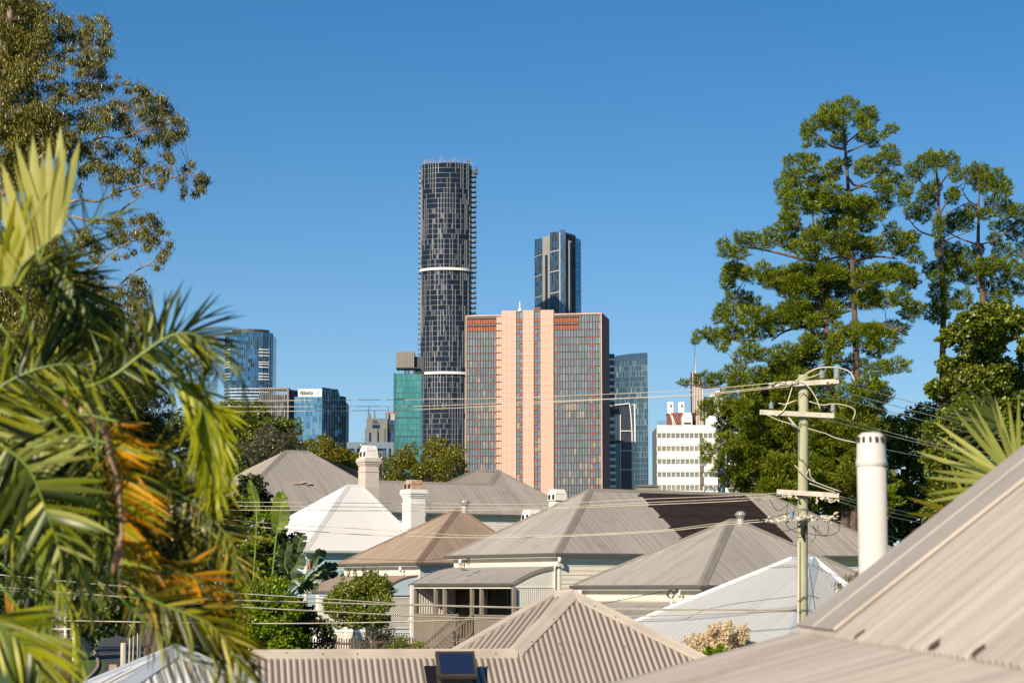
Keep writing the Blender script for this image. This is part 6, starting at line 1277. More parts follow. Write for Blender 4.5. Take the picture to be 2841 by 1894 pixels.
simple('broadleaf_tree', 2120, 128, 'dark undergrowth tree beneath the tall pine', [(2040, 1300), (2150, 1230), (2280, 1260), (2420, 1220), (2460, 1400), (2460, 1560), (2200, 1560), (2080, 1380)], 'deep', 46, 38, 230, .2, .12, trunk=[(10, 7, [(2260, 1800), (2265, 1300)])], gap=.2)
# -- background trees ----------------------------------------------------------
simple('background_tree', 700, 215, 'large green tree in front of the pale blue lettered block', [(600, 1125), (660, 1110), (700, 1125), (760, 1140), (815, 1160), (840, 1200), (870, 1240), (880, 1300), (700, 1420), (600, 1420)], 'broad', 42, 36, 420, .24, .17, trunk=[(9, 6, [(720, 1600), (725, 1200)])], dsp=5)
simple('background_tree', 660, 200, 'olive brown tree above the left end of the back roof', [(640, 1200), (700, 1190), (790, 1200), (830, 1240), (820, 1300), (700, 1330), (640, 1420)], 'dull', 40, 32, 360, .24, .1, trunk=[(7, 4, [(700, 1600), (700, 1240)])], dsp=4, gap=.1)
simple('background_tree', 905, 190, 'rounded green tree between back roof and stepped tower', [(870, 1240), (900, 1215), (930, 1225), (950, 1260), (1000, 1275), (1015, 1320), (1015, 1420), (860, 1420)], 'olive', 34, 28, 480, .2, .12, trunk=[(6, 4, [(920, 1600), (925, 1260)])], dsp=3)
simple('background_tree', 980, 260, 'low green hedge like tree line showing between the back roof and towers', [(860, 1285), (900, 1262), (960, 1275), (1010, 1290), (1080, 1285), (1100, 1330), (1090, 1420), (860, 1420)], 'broad', 34, 28, 380, .26, .16, trunk=[(4, 3, [(960, 1600), (962, 1320)])], dsp=3, gap=.03)
simple('background_tree', 1050, 230, 'sparse greyish eucalypt behind the tall cream chimney', [(990, 1270), (1030, 1230), (1070, 1225), (1100, 1270), (1130, 1330), (1120, 1400), (1000, 1400)], 'dull', 34, 26, 150, .3, .12, style='droop', trunk=[(4, 2, [(1060, 1600), (1062, 1250)]), (2.5, 1.2, [(1060, 1350), (1090, 1280)]), (2.5, 1.2, [(1060, 1340), (1030, 1270)])], dsp=3, gap=.15)
simple('background_tree', 1190, 205, 'yellow green tree crown below the tallest tower', [(1080, 1300), (1110, 1270), (1130, 1250), (1170, 1236), (1250, 1240), (1275, 1262), (1300, 1300), (1320, 1330), (1300, 1420), (1060, 1420)], 'olive', 34, 29, 480, .2, .12, trunk=[(5, 3, [(1190, 1600), (1192, 1260)]), (3, 1.5, [(1190, 1340), (1240, 1270)]), (3, 1.5, [(1190, 1340), (1150, 1280)])], dsp=4, gap=.08)
simple('background_tree', 560, 150, 'green tree beside the left end of the back grey roof', [(430, 1240), (500, 1160), (560, 1130), (640, 1160), (660, 1260), (640, 1330), (600, 1500), (430, 1500)], 'broad', 44, 36, 380, .2, .13, trunk=[(8, 5, [(560, 1700), (562, 1250)])], dsp=4, gap=.05)
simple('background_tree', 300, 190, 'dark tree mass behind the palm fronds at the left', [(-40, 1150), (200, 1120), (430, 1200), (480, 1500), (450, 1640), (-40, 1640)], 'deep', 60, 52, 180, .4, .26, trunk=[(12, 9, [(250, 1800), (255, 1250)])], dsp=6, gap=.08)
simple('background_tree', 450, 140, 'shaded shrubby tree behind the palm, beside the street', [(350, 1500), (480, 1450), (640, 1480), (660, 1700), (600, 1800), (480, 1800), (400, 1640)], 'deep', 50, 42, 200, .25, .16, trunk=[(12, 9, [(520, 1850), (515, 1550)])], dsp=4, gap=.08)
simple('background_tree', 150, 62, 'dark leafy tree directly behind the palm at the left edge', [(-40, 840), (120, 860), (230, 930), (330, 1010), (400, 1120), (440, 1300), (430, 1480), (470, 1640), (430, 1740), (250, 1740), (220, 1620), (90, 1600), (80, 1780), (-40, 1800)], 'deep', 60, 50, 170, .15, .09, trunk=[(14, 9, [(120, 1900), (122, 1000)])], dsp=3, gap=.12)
# dark tree mass in front of the white roof, with bright shoots
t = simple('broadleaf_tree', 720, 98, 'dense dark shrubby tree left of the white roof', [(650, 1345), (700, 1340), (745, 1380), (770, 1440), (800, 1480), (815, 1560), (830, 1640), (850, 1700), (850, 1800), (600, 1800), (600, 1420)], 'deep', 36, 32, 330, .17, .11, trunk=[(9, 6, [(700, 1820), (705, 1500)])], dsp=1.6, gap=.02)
foliage(t, fill([(690, 1360), (750, 1420), (800, 1500), (810, 1560), (760, 1620), (690, 1600), (680, 1450)], 40, 18) , 96.3, 'bright', 'broad', 170, .15, .10, dsp=.6, name='pale_shoots')
simple('bush', 760, 88, 'bright lime green bush low beside the dark tree', [(690, 1640), (740, 1600), (800, 1640), (840, 1680), (850, 1730), (850, 1830), (680, 1830), (665, 1740)], 'bright', 30, 26, 330, .13, .09, trunk=[(5, 3, [(760, 1860), (762, 1700)])], dsp=.9, gap=.02, cat='bush')
t = simple('bush', 1000, 88, 'rounded green bush with upright shoots before the lattice verandah', [(915, 1660), (930, 1620), (975, 1600), (1030, 1595), (1075, 1610), (1088, 1650), (1085, 1700), (1070, 1730), (1000, 1740), (930, 1725), (912, 1700)], 'shrub', 22, 21, 620, .10, .06, trunk=[(3, 2, [(1020, 1840), (1015, 1680)]), (2.5, 1.5, [(985, 1840), (980, 1680)]), (2.5, 1.5, [(1050, 1840), (1045, 1690)])], dsp=.8, gap=.0, cat='bush')
foliage(t, [(x, y, 6, 16, 2.2) for x, y in [(968, 1585), (1010, 1582), (1045, 1590), (985, 1590), (1030, 1592), (1070, 1600), (950, 1600)]], 88, 'shrub', 'tuft', 500, .09, .05, dsp=.4, name='upright_shoots')
simple('bush', 1040, 86, 'straggly olive bush under the rounded one, by the picket fence', [(1000, 1740), (1090, 1730), (1110, 1760), (1140, 1790), (1140, 1830), (1000, 1830)], 'dull', 22, 15, 330, .09, .05, trunk=[(2, 1.2, [(1040, 1850), (1045, 1760)])], dsp=.8, gap=.15, cat='bush')
simple('bush', 1110, 85, 'small green shrub at the foot of the white corner pipe', [(1085, 1775), (1120, 1770), (1140, 1785), (1200, 1775), (1170, 1830), (1085, 1830)], 'shrub', 18, 11, 420, .08, .05, dsp=.6, gap=.2, cat='bush', trunk=[(1.5, 1, [(1110, 1850), (1112, 1790)])])
simple('bush', 880, 90, 'dark shaded bush between lime bush and picket fence', [(830, 1700), (900, 1690), (910, 1730), (930, 1790), (860, 1800), (820, 1760)], 'deep', 24, 20, 330, .11, .07, dsp=.8, cat='bush', trunk=[(2, 1.5, [(880, 1840), (880, 1740)])])
# flowering bush
t = tree('flowering_bush', 2000, 50, 'cream blossomed bush with a few green leaves under the pale roof', 'bush')
foliage(t, [(1925, 1790, 30, 32), (1960, 1780, 26, 30), (1985, 1760, 26, 34), (2000, 1790, 30, 30), (2020, 1745, 18, 26), (2040, 1780, 30, 30), (2060, 1760, 22, 30), (2080, 1800, 30, 26), (2120, 1800, 24, 16), (1950, 1830, 40, 20), (1990, 1830, 30, 20), (1900, 1815, 24, 18), (2040, 1820, 40, 20), (1975, 1745, 14, 16)], 50, 'flower', 'broad', 1100, .045, .035, dsp=.3, name='blossom', shell=.3)
foliage(t, [(1965, 1806, 13, 13), (1990, 1815, 14, 16), (2012, 1812, 12, 14), (2000, 1797, 10, 10)], 49.4, 'bright', 'broad', 600, .09, .07, dsp=.15, name='leaf_cluster', shell=.3)
branches(t, [(3, 2, [(1990, 1900), (1995, 1800)]), (2, 1, [(1994, 1850), (1930, 1800)]), (2, 1, [(1994, 1850), (2060, 1780)])], 50.4, 'bark', 'branch')
# twig with dry leaves beside the flue
t = tree('small_tree', 2390, 40, 'dry leaved branch tips poking out left of the flue base', 'tree')
branches(t, [(3, 1, [(2410, 1800), (2400, 1640), (2380, 1625), (2340, 1620)]), (1.5, .6, [(2395, 1650), (2360, 1640), (2325, 1645)]), (1.5, .6, [(2390, 1630), (2375, 1600), (2360, 1598)])], 40, 'bark')
foliage(t, [(2330, 1625, 14, 14), (2355, 1605, 12, 10), (2375, 1600, 14, 16), (2392, 1590, 10, 16), (2390, 1620, 12, 20), (2360, 1635, 14, 10), (2325, 1640, 8, 8), (2400, 1640, 10, 14)], 40, 'twigleaf', 'droop', 330, .10, .022, dsp=.2, shell=.3)
# bird of paradise leaves --------------------------------------------------------
def bigleaf(parent, line, D, wpx, m, tears=.25, seed=0, nseg=22):
    """stem, midrib and separate torn blade strips"""
    q = [P(a, b, D + (c if True else 0)) for a, b, c in [(p[0], p[1], p[2] if len(p) > 2 else 0) for p in line]]; q = smoothline(q, 10); k = len(q); mb = MB(); mb.tube(q, [3.0 / FPX * D * (1 - .7 * i / k) for i in range(k)], 5); lf = obj('leaf', mb, 'fr_stem', parent)
    i0 = int(k * .4); rg = random.Random(seed)
    for sd in (-1, 1):
        i = i0
        while i < k - 2:
            j = min(k - 1, i + rg.choice([1, 2, 3])); mb = MB(); V = []; tilt = rg.uniform(-.35, .35) if rg.random() < tears * 2 else rg.uniform(-.08, .08)
            for a in range(i, j + 1):
                u = (a - i0) / (k - 1 - i0); wv = wpx / FPX * D * (math.sin(math.pi * min(1, (u * .93 + .07))) ** .6); T_ = nrm(q[min(a + 1, k - 1)] - q[a - 1]); n = nrm(np.cross(T_, A3(.2, -1, .25))); e = n * sd + T_ * .35
                ed = q[a] + (e + A3(0, -.2, tilt)) * wv * (.94 if a in (i, j) else 1); V += [q[a], (q[a] + ed) / 2 + A3(0, -.03, .04) * wv, ed]
            nn = j - i + 1
            mb.add(V, [f for b in range(nn - 1) for f in ((3 * b, 3 * b + 1, 3 * b + 4, 3 * b + 3), (3 * b + 1, 3 * b + 2, 3 * b + 5, 3 * b + 4))]); obj('blade_strip', mb, m, lf, smooth=True); i = j
t = tree('bird_of_paradise_plant', 800, 92, 'giant bird of paradise with torn banana like leaves left of the tan house', 'plant')
for i, (ln_, wp, m) in enumerate([([(745, 1700), (765, 1500), (776, 1440), (782, 1358)], 28, 'banana'), ([(700, 1650), (712, 1450), (707, 1390), (690, 1330)], 15, 'banana'), ([(800, 1660), (820, 1560), (830, 1510), (842, 1475)], 20, 'banana_d'), ([(790, 1650), (850, 1590), (880, 1550), (902, 1525)], 17, 'banana_d'), ([(800, 1655), (860, 1600), (900, 1580), (940, 1565)], 16, 'banana_d'), ([(780, 1670), (840, 1620), (880, 1600), (940, 1590)], 17, 'banana_d'), ([(760, 1680), (800, 1600), (820, 1570), (835, 1535)], 26, 'banana_d'), ([(790, 1670), (800, 1600), (790, 1560), (800, 1500)], 22, 'banana_d'), ([(770, 1690), (820, 1650), (850, 1630), (885, 1625)], 18, 'banana_d'), ([(760, 1690), (790, 1640), (810, 1610), (850, 1600)], 22, 'banana_d')]): bigleaf(t, ln_, 92 + (i % 3) * .25 - (3 if i == 0 else 0), wp, m, seed=i)
mb = MB(); mb.tube([P(866, 1556, 91.5), P(862, 1566, 91.5), P(860, 1580, 91.5)], [.05, .09, .05], 6); obj('flower_bract', mb, 'copper_o', t)
# picket fence -------------------------------------------------------------------
fD = 87.; a = P(830, 1800, fD + 3); b = P(1150, 1800, fD); t = thing('picket_fence', (a + b) / 2 * A3(1, 1, 0) + A3(0, 0, 1.3), 'low weathered brown picket fence in front of the lattice verandah', 'fence')
n = 46
for i in range(n + 1):
    p = a + (b - a) * i / n; zt_ = float(P(900, 1771, p[1])[2]) + RNG.normal() * .03; mb = MB(); X = nrm((b - a) * A3(1, 1, 0)); mb.box(A3(p[0], p[1], .9), X * .065, A3(0, .02, 0), Z3 * (zt_ - .9)); obj('picket', mb, 'picket', t)
mb = MB(); z = float(P(900, 1788, fD)[2]); mb.bar(A3(a[0], a[1] + .05, z), A3(b[0], b[1] + .05, z), .04, .08); obj('fence_rail', mb, 'picket', t)
# ------------------------------------------------------------------ power pole and wires
D = 60.; base = A3(P(2220, 1600, D)[0], D, 0); t = thing('power_pole', base, 'weathered green timber power pole with crossarms and tangled service wires', 'utility pole'); PX = lambda x, y, d=0.: P(x, y, D + d)
mb = MB(); top = PX(2228, 1040); bot = A3(PX(2222, 1700)[0] - .03, D, 0); rr_ = 14.3 / FPX * D
pts = [bot + (top - bot) * u + A3(.012 * math.sin(u * 9), 0, 0) for u in np.linspace(0, 1, 12)]; mb.tube(pts, [rr_ * 1.12 - .02 * i / 11 for i in range(12)], 16); obj('pole_shaft', mb, 'poles', t, smooth=True)
def arm(x0, y0, x1, y1, d, h=.13, w=.1, m='arm', name='crossarm'):
    mb = MB(); mb.bar(PX(x0, y0, d), PX(x1, y1, d), w, h); return obj(name, mb, m, t)
arm(2186, 1066, 2327, 1057, -.22); arm(2108, 1143, 2314, 1153, -.22); arm(2155, 1363, 2327, 1374, -.22); arm(2196, 1180, 2213, 1186, -.2, .04, .04)
mb = MB(); mb.bar(PX(2186, 1156, -.2), PX(2212, 1187, -.17), .03, .05); obj('arm_brace', mb, 'arm', t)
def insul(x, y0, y1, r=8, tilt=0):
    a = PX(x + tilt, y0, -.25); b = PX(x, y1, -.25); L_ = np.linalg.norm(a - b); d = (b - a) / L_; mb = MB(); R_ = r / FPX * D; pts = []; rs = []
    for i in range(9): pts += [a + d * L_ * (i / 9), a + d * L_ * ((i + .5) / 9)]; rs += [R_, R_ * .82]
    mb.tube(pts, rs, 12); mb.tube([b, b - (b - a) * -.25], .02, 6); obj('insulator', mb, 'insul', t)
insul(2281, 1028, 1050, 9); insul(2321, 1020, 1052, 8.5); insul(2311, 1120, 1142, 7); insul(2140, 1133, 1117, 7, 0); 
def lead(pts, r=.018, m='cable', d=-.3, name='lead'):
    mb = MB(); mb.tube(smoothline([PX(x, y, d) for x, y in pts], 5), r * .7, 5); return obj(name, mb, m, t, smooth=True)
lead([(2200, 1063), (2240, 1035), (2275, 1020), (2325, 1020), (2358, 1032), (2372, 1055)], .028); lead([(2240, 1048), (2262, 1042), (2290, 1028)], .02); lead([(2218, 1057), (2240, 1070), (2262, 1100), (2276, 1135)], .024)
lead([(2199, 1070), (2185, 1115), (2172, 1140), (2152, 1154)], .022); lead([(2160, 1118), (2180, 1121), (2208, 1110)], .022); lead([(2245, 1113), (2280, 1123), (2310, 1120), (2345, 1124), (2372, 1138), (2366, 1165)], .022)
lead([(2128, 1150), (2160, 1165), (2210, 1180)], .02); lead([(2242, 1188), (2290, 1202), (2320, 1215), (2385, 1230)], .02)
for a in ([(2214, 1098), (2228, 1090), (2243, 1104)], [(2213, 1190), (2220, 1165), (2240, 1150)], [(2213, 1186), (2212, 1240), (2214, 1268), (2228, 1278), (2240, 1300), (2240, 1320)], [(2214, 1180), (2228, 1175), (2240, 1178)], [(2212, 1415), (2228, 1410), (2243, 1416)]): lead(a, .014, 'cable_dark', -.19)
lead([(2218, 1370), (2225, 1378), (2235, 1388)], .02, 'cable_dark', -.2)
for a in ([(2205, 1290), (2240, 1325), (2270, 1340), (2335, 1364)], [(2245, 1340), (2280, 1352), (2320, 1366)]): lead(a, .02, 'cable', -.3)
lead([(2236, 1318), (2246, 1300), (2248, 1320), (2262, 1335)], .018)
# clusters of connectors and loops of service cable
def knots(x0, y0, x1, y1, n, sp, m, s=.05):
    for i in range(n):
        u = RNG.random(); p = PX(x0 + (x1 - x0) * u + RNG.normal() * 2, y0 + (y1 - y0) * u + RNG.normal() * sp, -.3 + RNG.normal() * .05); mb = MB(); d = nrm(RNG.normal(size=3) * A3(1, .6, .4)); k = s * RNG.uniform(.6, 1.4); mb.tube([p - d * k, p - d * k * .4, p + d * k * .4, p + d * k], [k * .3, k * .55, k * .5, k * .25], 6); obj('cable_connector', mb, m, t)
knots(2130, 1072, 2215, 1060, 26, 3, 'arm'); knots(2290, 1066, 2320, 1062, 8, 3, 'arm'); knots(2290, 1078, 2312, 1075, 10, 4, 'black_metal', .06); knots(2372, 1062, 2395, 1075, 8, 4, 'cable_dark', .06)
knots(2125, 1445, 2240, 1436, 46, 5, 'arm', .055); knots(2240, 1440, 2325, 1436, 34, 6, 'arm', .055); knots(2170, 1375, 2215, 1378, 12, 3, 'arm'); knots(2265, 1383, 2330, 1390, 18, 5, 'arm'); knots(2030, 1372, 2140, 1392, 16, 3, 'taupe_l', .04)
for a in ([(2155, 1450), (2160, 1468), (2180, 1472), (2215, 1462)], [(2186, 1395), (2182, 1430), (2184, 1460), (2210, 1475), (2240, 1480)], [(2255, 1455), (2270, 1478), (2295, 1482), (2300, 1450)], [(2240, 1478), (2290, 1486), (2325, 1474), (2328, 1452)], [(2135, 1385), (2150, 1410), (2165, 1415), (2185, 1400)], [(2245, 1455), (2262, 1470), (2262, 1490), (2250, 1502)], [(2100, 1443), (2150, 1432), (2200, 1420)], [(2270, 1455), (2268, 1470), (2280, 1478)], [(2206, 1405), (2200, 1435)]): lead(a, .014, 'cable_dark', -.32)
mb = MB(); mb.lathe(PX(2196, 1437, -.35), [(.045, 0), (.055, .17), (.06, .18)], 12); obj('blue_fuse_box', mb, 'bluewall', t)
mb = MB(); mb.box(PX(2222, 1466, -.2), (.2, 0, 0), (0, .1, 0), (-.05, 0, .1)); mb.tube([PX(2230, 1455, -.2), PX(2226, 1480, -.17), PX(2232, 1500, -.16)], [.09, .06, .02], 6); obj('cable_termination', mb, 'black_metal', t)
mb = MB(); mb.tube([PX(2216, 1500, -.16), PX(2215, 1762, -.18)], .035, 8); obj('conduit', mb, 'cable', t)
lead([(2243, 1560), (2252, 1620), (2262, 1690), (2268, 1710)], .014, 'cable_dark', -.1); lead([(2242, 1650), (2262, 1655), (2275, 1660)], .014, 'cable_dark', -.2); lead([(2214, 1668), (2228, 1656), (2243, 1655)], .02, 'cable_dark', -.2); lead([(2214, 1700), (2228, 1690), (2260, 1700), (2285, 1704)], .016, 'cable_dark', -.2)
lead([(2240, 1700), (2262, 1705), (2284, 1690)], .016, 'cable_dark', -.2)
WL = 0
def wire(pts, D0, D1, r, label, m='cable', group=None):
    k = len(pts); q = [P(x, y, D0 + (D1 - D0) * i / (k - 1)) for i, (x, y) in enumerate(pts)]; mb = MB(); mb.tube(smoothline(q, 7), r * .55, 5)
    return tag(obj('overhead_wire', mb, m, smooth=True), label, 'wire', group)
f_ = 1.208
UG = 'upper wires running left from the pole top'
wire([(-30, 1085), (240, 1099), (600, 1111), (955, 1109), (1160, 1108), (1425, 1103), (1690, 1093), (1935, 1081), (2200, 1057)], 84, 60, .018, 'highest of the long upper wires crossing the tall towers', group=UG)
wire([(-30, 1095), (240, 1118), (600, 1127), (955, 1127), (1160, 1126), (1425, 1117), (1690, 1106), (1935, 1093), (2200, 1066)], 84, 60, .018, 'middle one of the upper wires crossing the tall towers', group=UG)
wire([(-30, 1125), (240, 1136), (600, 1141), (955, 1139), (1160, 1136), (1425, 1123), (1690, 1107), (1935, 1096), (2200, 1071)], 84, 60, .018, 'lowest of the upper wires crossing the tall towers', group=UG)
LG = 'wires crossing the middle house roofs'
wire([(100, 1383), (500, 1390), (800, 1393), (1100, 1395), (1380, 1398), (1550, 1396), (1760, 1385), (2047, 1374), (2200, 1364)], 80, 60, .016, 'upper wire across white roof and solar panels', group=LG)
wire([(100, 1397), (500, 1402), (800, 1404), (1100, 1406), (1380, 1408), (1550, 1406), (1760, 1395), (2047, 1382), (2200, 1370)], 80, 60, .016, 'second wire from top across white roof and solar panels', group=LG)
wire([(100, 1409), (500, 1413), (800, 1415), (1100, 1416), (1380, 1414), (1550, 1410), (1760, 1401), (2047, 1389), (2200, 1376)], 80, 60, .02, 'third wire from top across white roof and solar panels', group=LG)
wire([(100, 1385), (400, 1418), (610, 1438), (804, 1455), (1000, 1466), (1123, 1474), (1300, 1484), (1550, 1484), (1827, 1470), (2000, 1450), (2200, 1434)], 78, 60, .015, 'sagging wire touching the tan roof and the grey pyramid roof', group=LG)
wire([(100, 1400), (400, 1434), (610, 1453), (804, 1468), (1000, 1482), (1200, 1489), (1348, 1491), (1550, 1488), (1827, 1474), (2000, 1456), (2200, 1440)], 78, 60, .022, 'thicker sagging wire just below the thin one over the tan roof', group=LG)
wire([(100, 1480), (500, 1520), (941, 1547), (1160, 1553), (1235, 1548)], 96, 93, .016, 'dark service wire across the foot of the tan roof', m='cable_dark')
NG = 'pale lower wires in front of the verandahs'
wire([(-40, 1590), (300, 1622), (640, 1644), (900, 1660), (1140, 1675), (1417, 1683), (1687, 1687), (2000, 1689), (2214, 1690)], 50, 60, .026, 'uppermost pale wire in front of the lattice verandah', group=NG)
wire([(-40, 1635), (120, 1643), (400, 1657), (640, 1664), (900, 1671), (1140, 1678), (1417, 1685), (1720, 1690), (2214, 1692)], 48, 60, .032, 'thick pale wire second from top in front of the lattice verandah', group=NG)
wire([(-40, 1625), (300, 1652), (640, 1681), (900, 1695), (1142, 1707), (1401, 1714), (1732, 1709), (2085, 1697), (2214, 1694)], 48, 60, .030, 'pale wire crossing the middle of the grey balustrade', group=NG)
wire([(-40, 1713), (100, 1719), (640, 1728), (957, 1727), (1240, 1720), (1401, 1714)], 50, 56, .028, 'lowest pale wire over the lime bush and stairs', group=NG)
wire([(1450, 1725), (1570, 1692), (1700, 1668), (1790, 1650), (1868, 1634)], 74, 79, .022, 'dark service cable rising to the pyramid roofed house', m='cable_dark')
wire([(1900, 1717), (1960, 1690), (2050, 1672), (2120, 1663), (2214, 1652)], 62, 60, .012, 'thin dark wire over the pale roof left of the pole', m='cable_dark')
RG = 'wires descending right from the pole'
for i, (pts, lb) in enumerate([([(2374, 1060), (2400, 1079), (2620, 1140), (2841, 1206), (2900, 1224)], 'topmost wire descending right from the pole'), ([(2318, 1078), (2380, 1098), (2620, 1162), (2841, 1221), (2900, 1236)], 'second wire from top descending right from the pole'), ([(2245, 1083), (2380, 1118), (2620, 1182), (2841, 1238), (2900, 1252)], 'third wire from top descending right from the pole'), ([(2314, 1155), (2380, 1174), (2600, 1232), (2841, 1270), (2900, 1280)], 'fourth wire from top, starting at the lower crossarm end'), ([(2240, 1152), (2380, 1186), (2600, 1240), (2841, 1285), (2900, 1294)], 'fifth wire from top, starting at mid crossarm'), ([(2242, 1188), (2385, 1230), (2500, 1255), (2650, 1282), (2841, 1312), (2900, 1322)], 'wire passing just behind the flue cap'),
    ([(2330, 1376), (2460, 1408), (2620, 1443), (2900, 1500)], 'upper of the three thin wires right of the flue'), ([(2330, 1382), (2460, 1418), (2620, 1452), (2900, 1510)], 'middle thin wire right of the flue'), ([(2325, 1390), (2460, 1430), (2620, 1462), (2900, 1520)], 'lower thin wire right of the flue'), ([(2325, 1445), (2470, 1488), (2560, 1515), (2700, 1560)], 'upper low wire running behind the flue foot'), ([(2325, 1452), (2470, 1500), (2560, 1530), (2700, 1575)], 'lower low wire running behind the flue foot')]): wire(pts, 60, 78, .015 if i > 5 else .019, lb, group=RG)

# ------------------------------------------------------------------ street bits at the lower left
for px, y0, y1, D_, w_, lb in ((343, 1782, 1853, 132, 18, 'thick timber bollard beside the street'), (359, 1710, 1800, 155, 5, 'thin leaning pale stake left of the palm trunk'), (369, 1735, 1800, 155, 4, 'second thin pale stake, leaning'), (386, 1735, 1795, 156, 11, 'pale square post in front of the rough palm trunk')):
    p = P(px, y1, D_); q = P(px + (3 if w_ < 8 else 0), y0, D_); mb = MB(); g = float(gz(p[0], D_)); p[2] = min(p[2], g); mb.tube([A3(p[0], D_, g), q - Z3 * .05, q], [w_ / 2 / FPX * D_, w_ / 2 / FPX * D_ * .95, w_ / 3 / FPX * D_], 8); tag(obj('bollard', mb, 'post', origin=(p[0], D_, g)), lb, 'post')
mb = MB(); p = P(311, 1850, 140); mb.box(A3(p[0] - .2, 140, 0), (.5, 0, 0), (0, .4, 0), (0, 0, .75)); tag(obj('concrete_block', mb, 'footpath'), 'low square concrete block on the verge', 'block')
# rough palm trunk
t = tree('palm_trunk_tree', 440, 118, 'thick shaggy barked trunk beside the street', 'tree'); branches(t, [(32, 24, [(430, 1960), (436, 1850), (432, 1740), (430, 1500)])], 118, 'bark', 'trunk', n=14)
for i in range(60):
    a = RNG.uniform(3.2, 6.28); z = RNG.uniform(0, 6); c = P(434, 1800, 118); mb = MB(); r_ = .56; o = A3(c[0] + r_ * math.cos(a), 118 + r_ * math.sin(a), z); mb.prism([o, o + A3(-math.sin(a), math.cos(a), 0) * .09, o + A3(-math.sin(a) * .05 + math.cos(a) * .1, math.cos(a) * .05 + math.sin(a) * .1, .0)], A3(0, 0, .35)); obj('bark_flake', mb, 'bark', t)
# white framed shed by the street
p = P(150, 1780, 168); t = thing('garden_shed', A3(p[0], 170, 0), 'dark shed behind white rails at the end of the street', 'shed')
mb = MB(); a, b = xat(60, 170), xat(215, 170); mb.box((a, 171, 0), (b - a, 0, 0), (0, 5, 0), (0, 0, 5.2)); obj('wall', mb, 'greywall', t)
mb = MB(); mb.prism([A3(a - .3, 170.5, 5.2), A3(b + .3, 170.5, 5.2), A3((a + b) / 2, 170.5, 6.3)], A3(0, 6, 0)); obj('roof', mb, 'roof_pale', t)
for x in (a, xat(140, 170), xat(182, 170), xat(205, 170)): post(t, A3(x, 170.6, 0), 5.2, 'white', .16)
mb = MB()
for z in (1.2, 2.4, 4.9): mb.bar((a, 170.6, z), (b, 170.6, z), .1, .1)
obj('white_rail', mb, 'white', t)
for i, (px, D_) in enumerate(((180, 15.0),)):
    a = P(181, 1905, D_); mb = MB(); top = P(183, 1772, D_); mb.box(A3(top[0] - .03, D_, 0), (.062, 0, 0), (0, .06, 0), (0, 0, top[2])); tag(obj('fence_post', mb, 'redpost', origin=(top[0], D_, 0)), 'blurred dark red timber post at the lower left', 'post')

# ------------------------------------------------------------------ near palm, out of focus
def blade(bend, wid=.5):
    n = 7; V = []; 
    for i in range(n):
        u = i / (n - 1); w_ = wid * (math.sin(math.pi * min(1, u * .8 + .2)) ** .8) * (1 if u < .99 else .05); z = -bend * u * u; V += [(u, -w_ / 2, z + .10 * w_), (u, 0, z), (u, w_ / 2, z + .10 * w_)]
    F = [f for i in range(n - 1) for f in ((3 * i, 3 * i + 1, 3 * i + 4, 3 * i + 3), (3 * i + 1, 3 * i + 2, 3 * i + 5, 3 * i + 4))]; return V, F
BL = {}
def blademesh(k, m):
    if (k, m) not in BL: V, F = blade([.03, .16, .34, .5][k], .075); BL[(k, m)] = rawmesh('leaflet', V, F, [M[m]], smooth=True)
    return BL[(k, m)]
def frond(parent, spine, D, m, n, lpx, side=(1, -1), ang=50, droop=.25, wk=1.0, face=(0, -1, .15), taper=True, m2=None, stem='fr_stem', rs=5, start_=.08, jit=.12, k=None):
    """spine in photo pixels (px, py, dD); leaflets of lpx photo pixels on both sides of it"""
    q = smoothline([P(s_[0], s_[1], D + (s_[2] if len(s_) > 2 else 0)) for s_ in spine], 12); K = len(q); mb = MB(); mb.tube(q, [rs / FPX * D * (1 - .75 * i / K) for i in range(K)], 6); fo = obj('frond', mb, stem, parent, smooth=True)
    fc = nrm(face)
    for i in range(n):
        u = start_ + (1 - start_) * i / (n - 1); x = u * (K - 1); a = min(K - 2, int(x)); O = q[a] + (q[a + 1] - q[a]) * (x - a); T_ = nrm(q[a + 1] - q[max(a - 1, 0)])
        for sd in side:
            B_ = nrm(np.cross(T_, fc)) * sd; al = R(min(82, ang * 1.22) * (1 - .40 * u) + RNG.normal() * 6); d = nrm(B_ * math.sin(al) + T_ * math.cos(al) + A3(0, 0, -droop * RNG.uniform(.3, 1.6)) + RNG.normal(size=3) * jit)
            ln = lpx / FPX * D * (math.sin(math.pi * (.12 + .80 * u)) if taper else 1) ** .7 * RNG.uniform(.85, 1.12)
            up = nrm(-fc * .75 + RNG.normal(size=3) * .35 + A3(0, 0, .75)); Y = nrm(np.cross(up, d)); Zv = np.cross(d, Y); me = blademesh(int(k if k is not None else RNG.integers(0, 4)), m2 if (m2 and RNG.random() < .38) else m)
            inst('leaflet', me, fo, mtx(O, d * ln, Y * ln * wk * .6, Zv * ln))
    return fo
D = 7.5; bx_ = P(90, 1500, 8.3); t = thing('palm', A3(bx_[0], 8.3, 0), 'golden cane palm with green, yellow and orange fronds close on the left', 'palm')
mb = MB(); cx_ = bx_[0]
for k, dx in enumerate((0, -.16, -.26)):
    mb = MB(); c_ = P(120, 1050, 8.5 + .2 * k); mb.tube([A3(cx_ + dx, 8.5 + .15 * k, 0), A3(cx_ + dx * 1.4, 8.5 + .2 * k, 3.5), A3(c_[0] + dx * 2, 8.6 + .2 * k, c_[2] - .5 + .1 * k)], [.05, .042, .032], 10); obj('cane', mb, 'fr_stem', t, smooth=True)
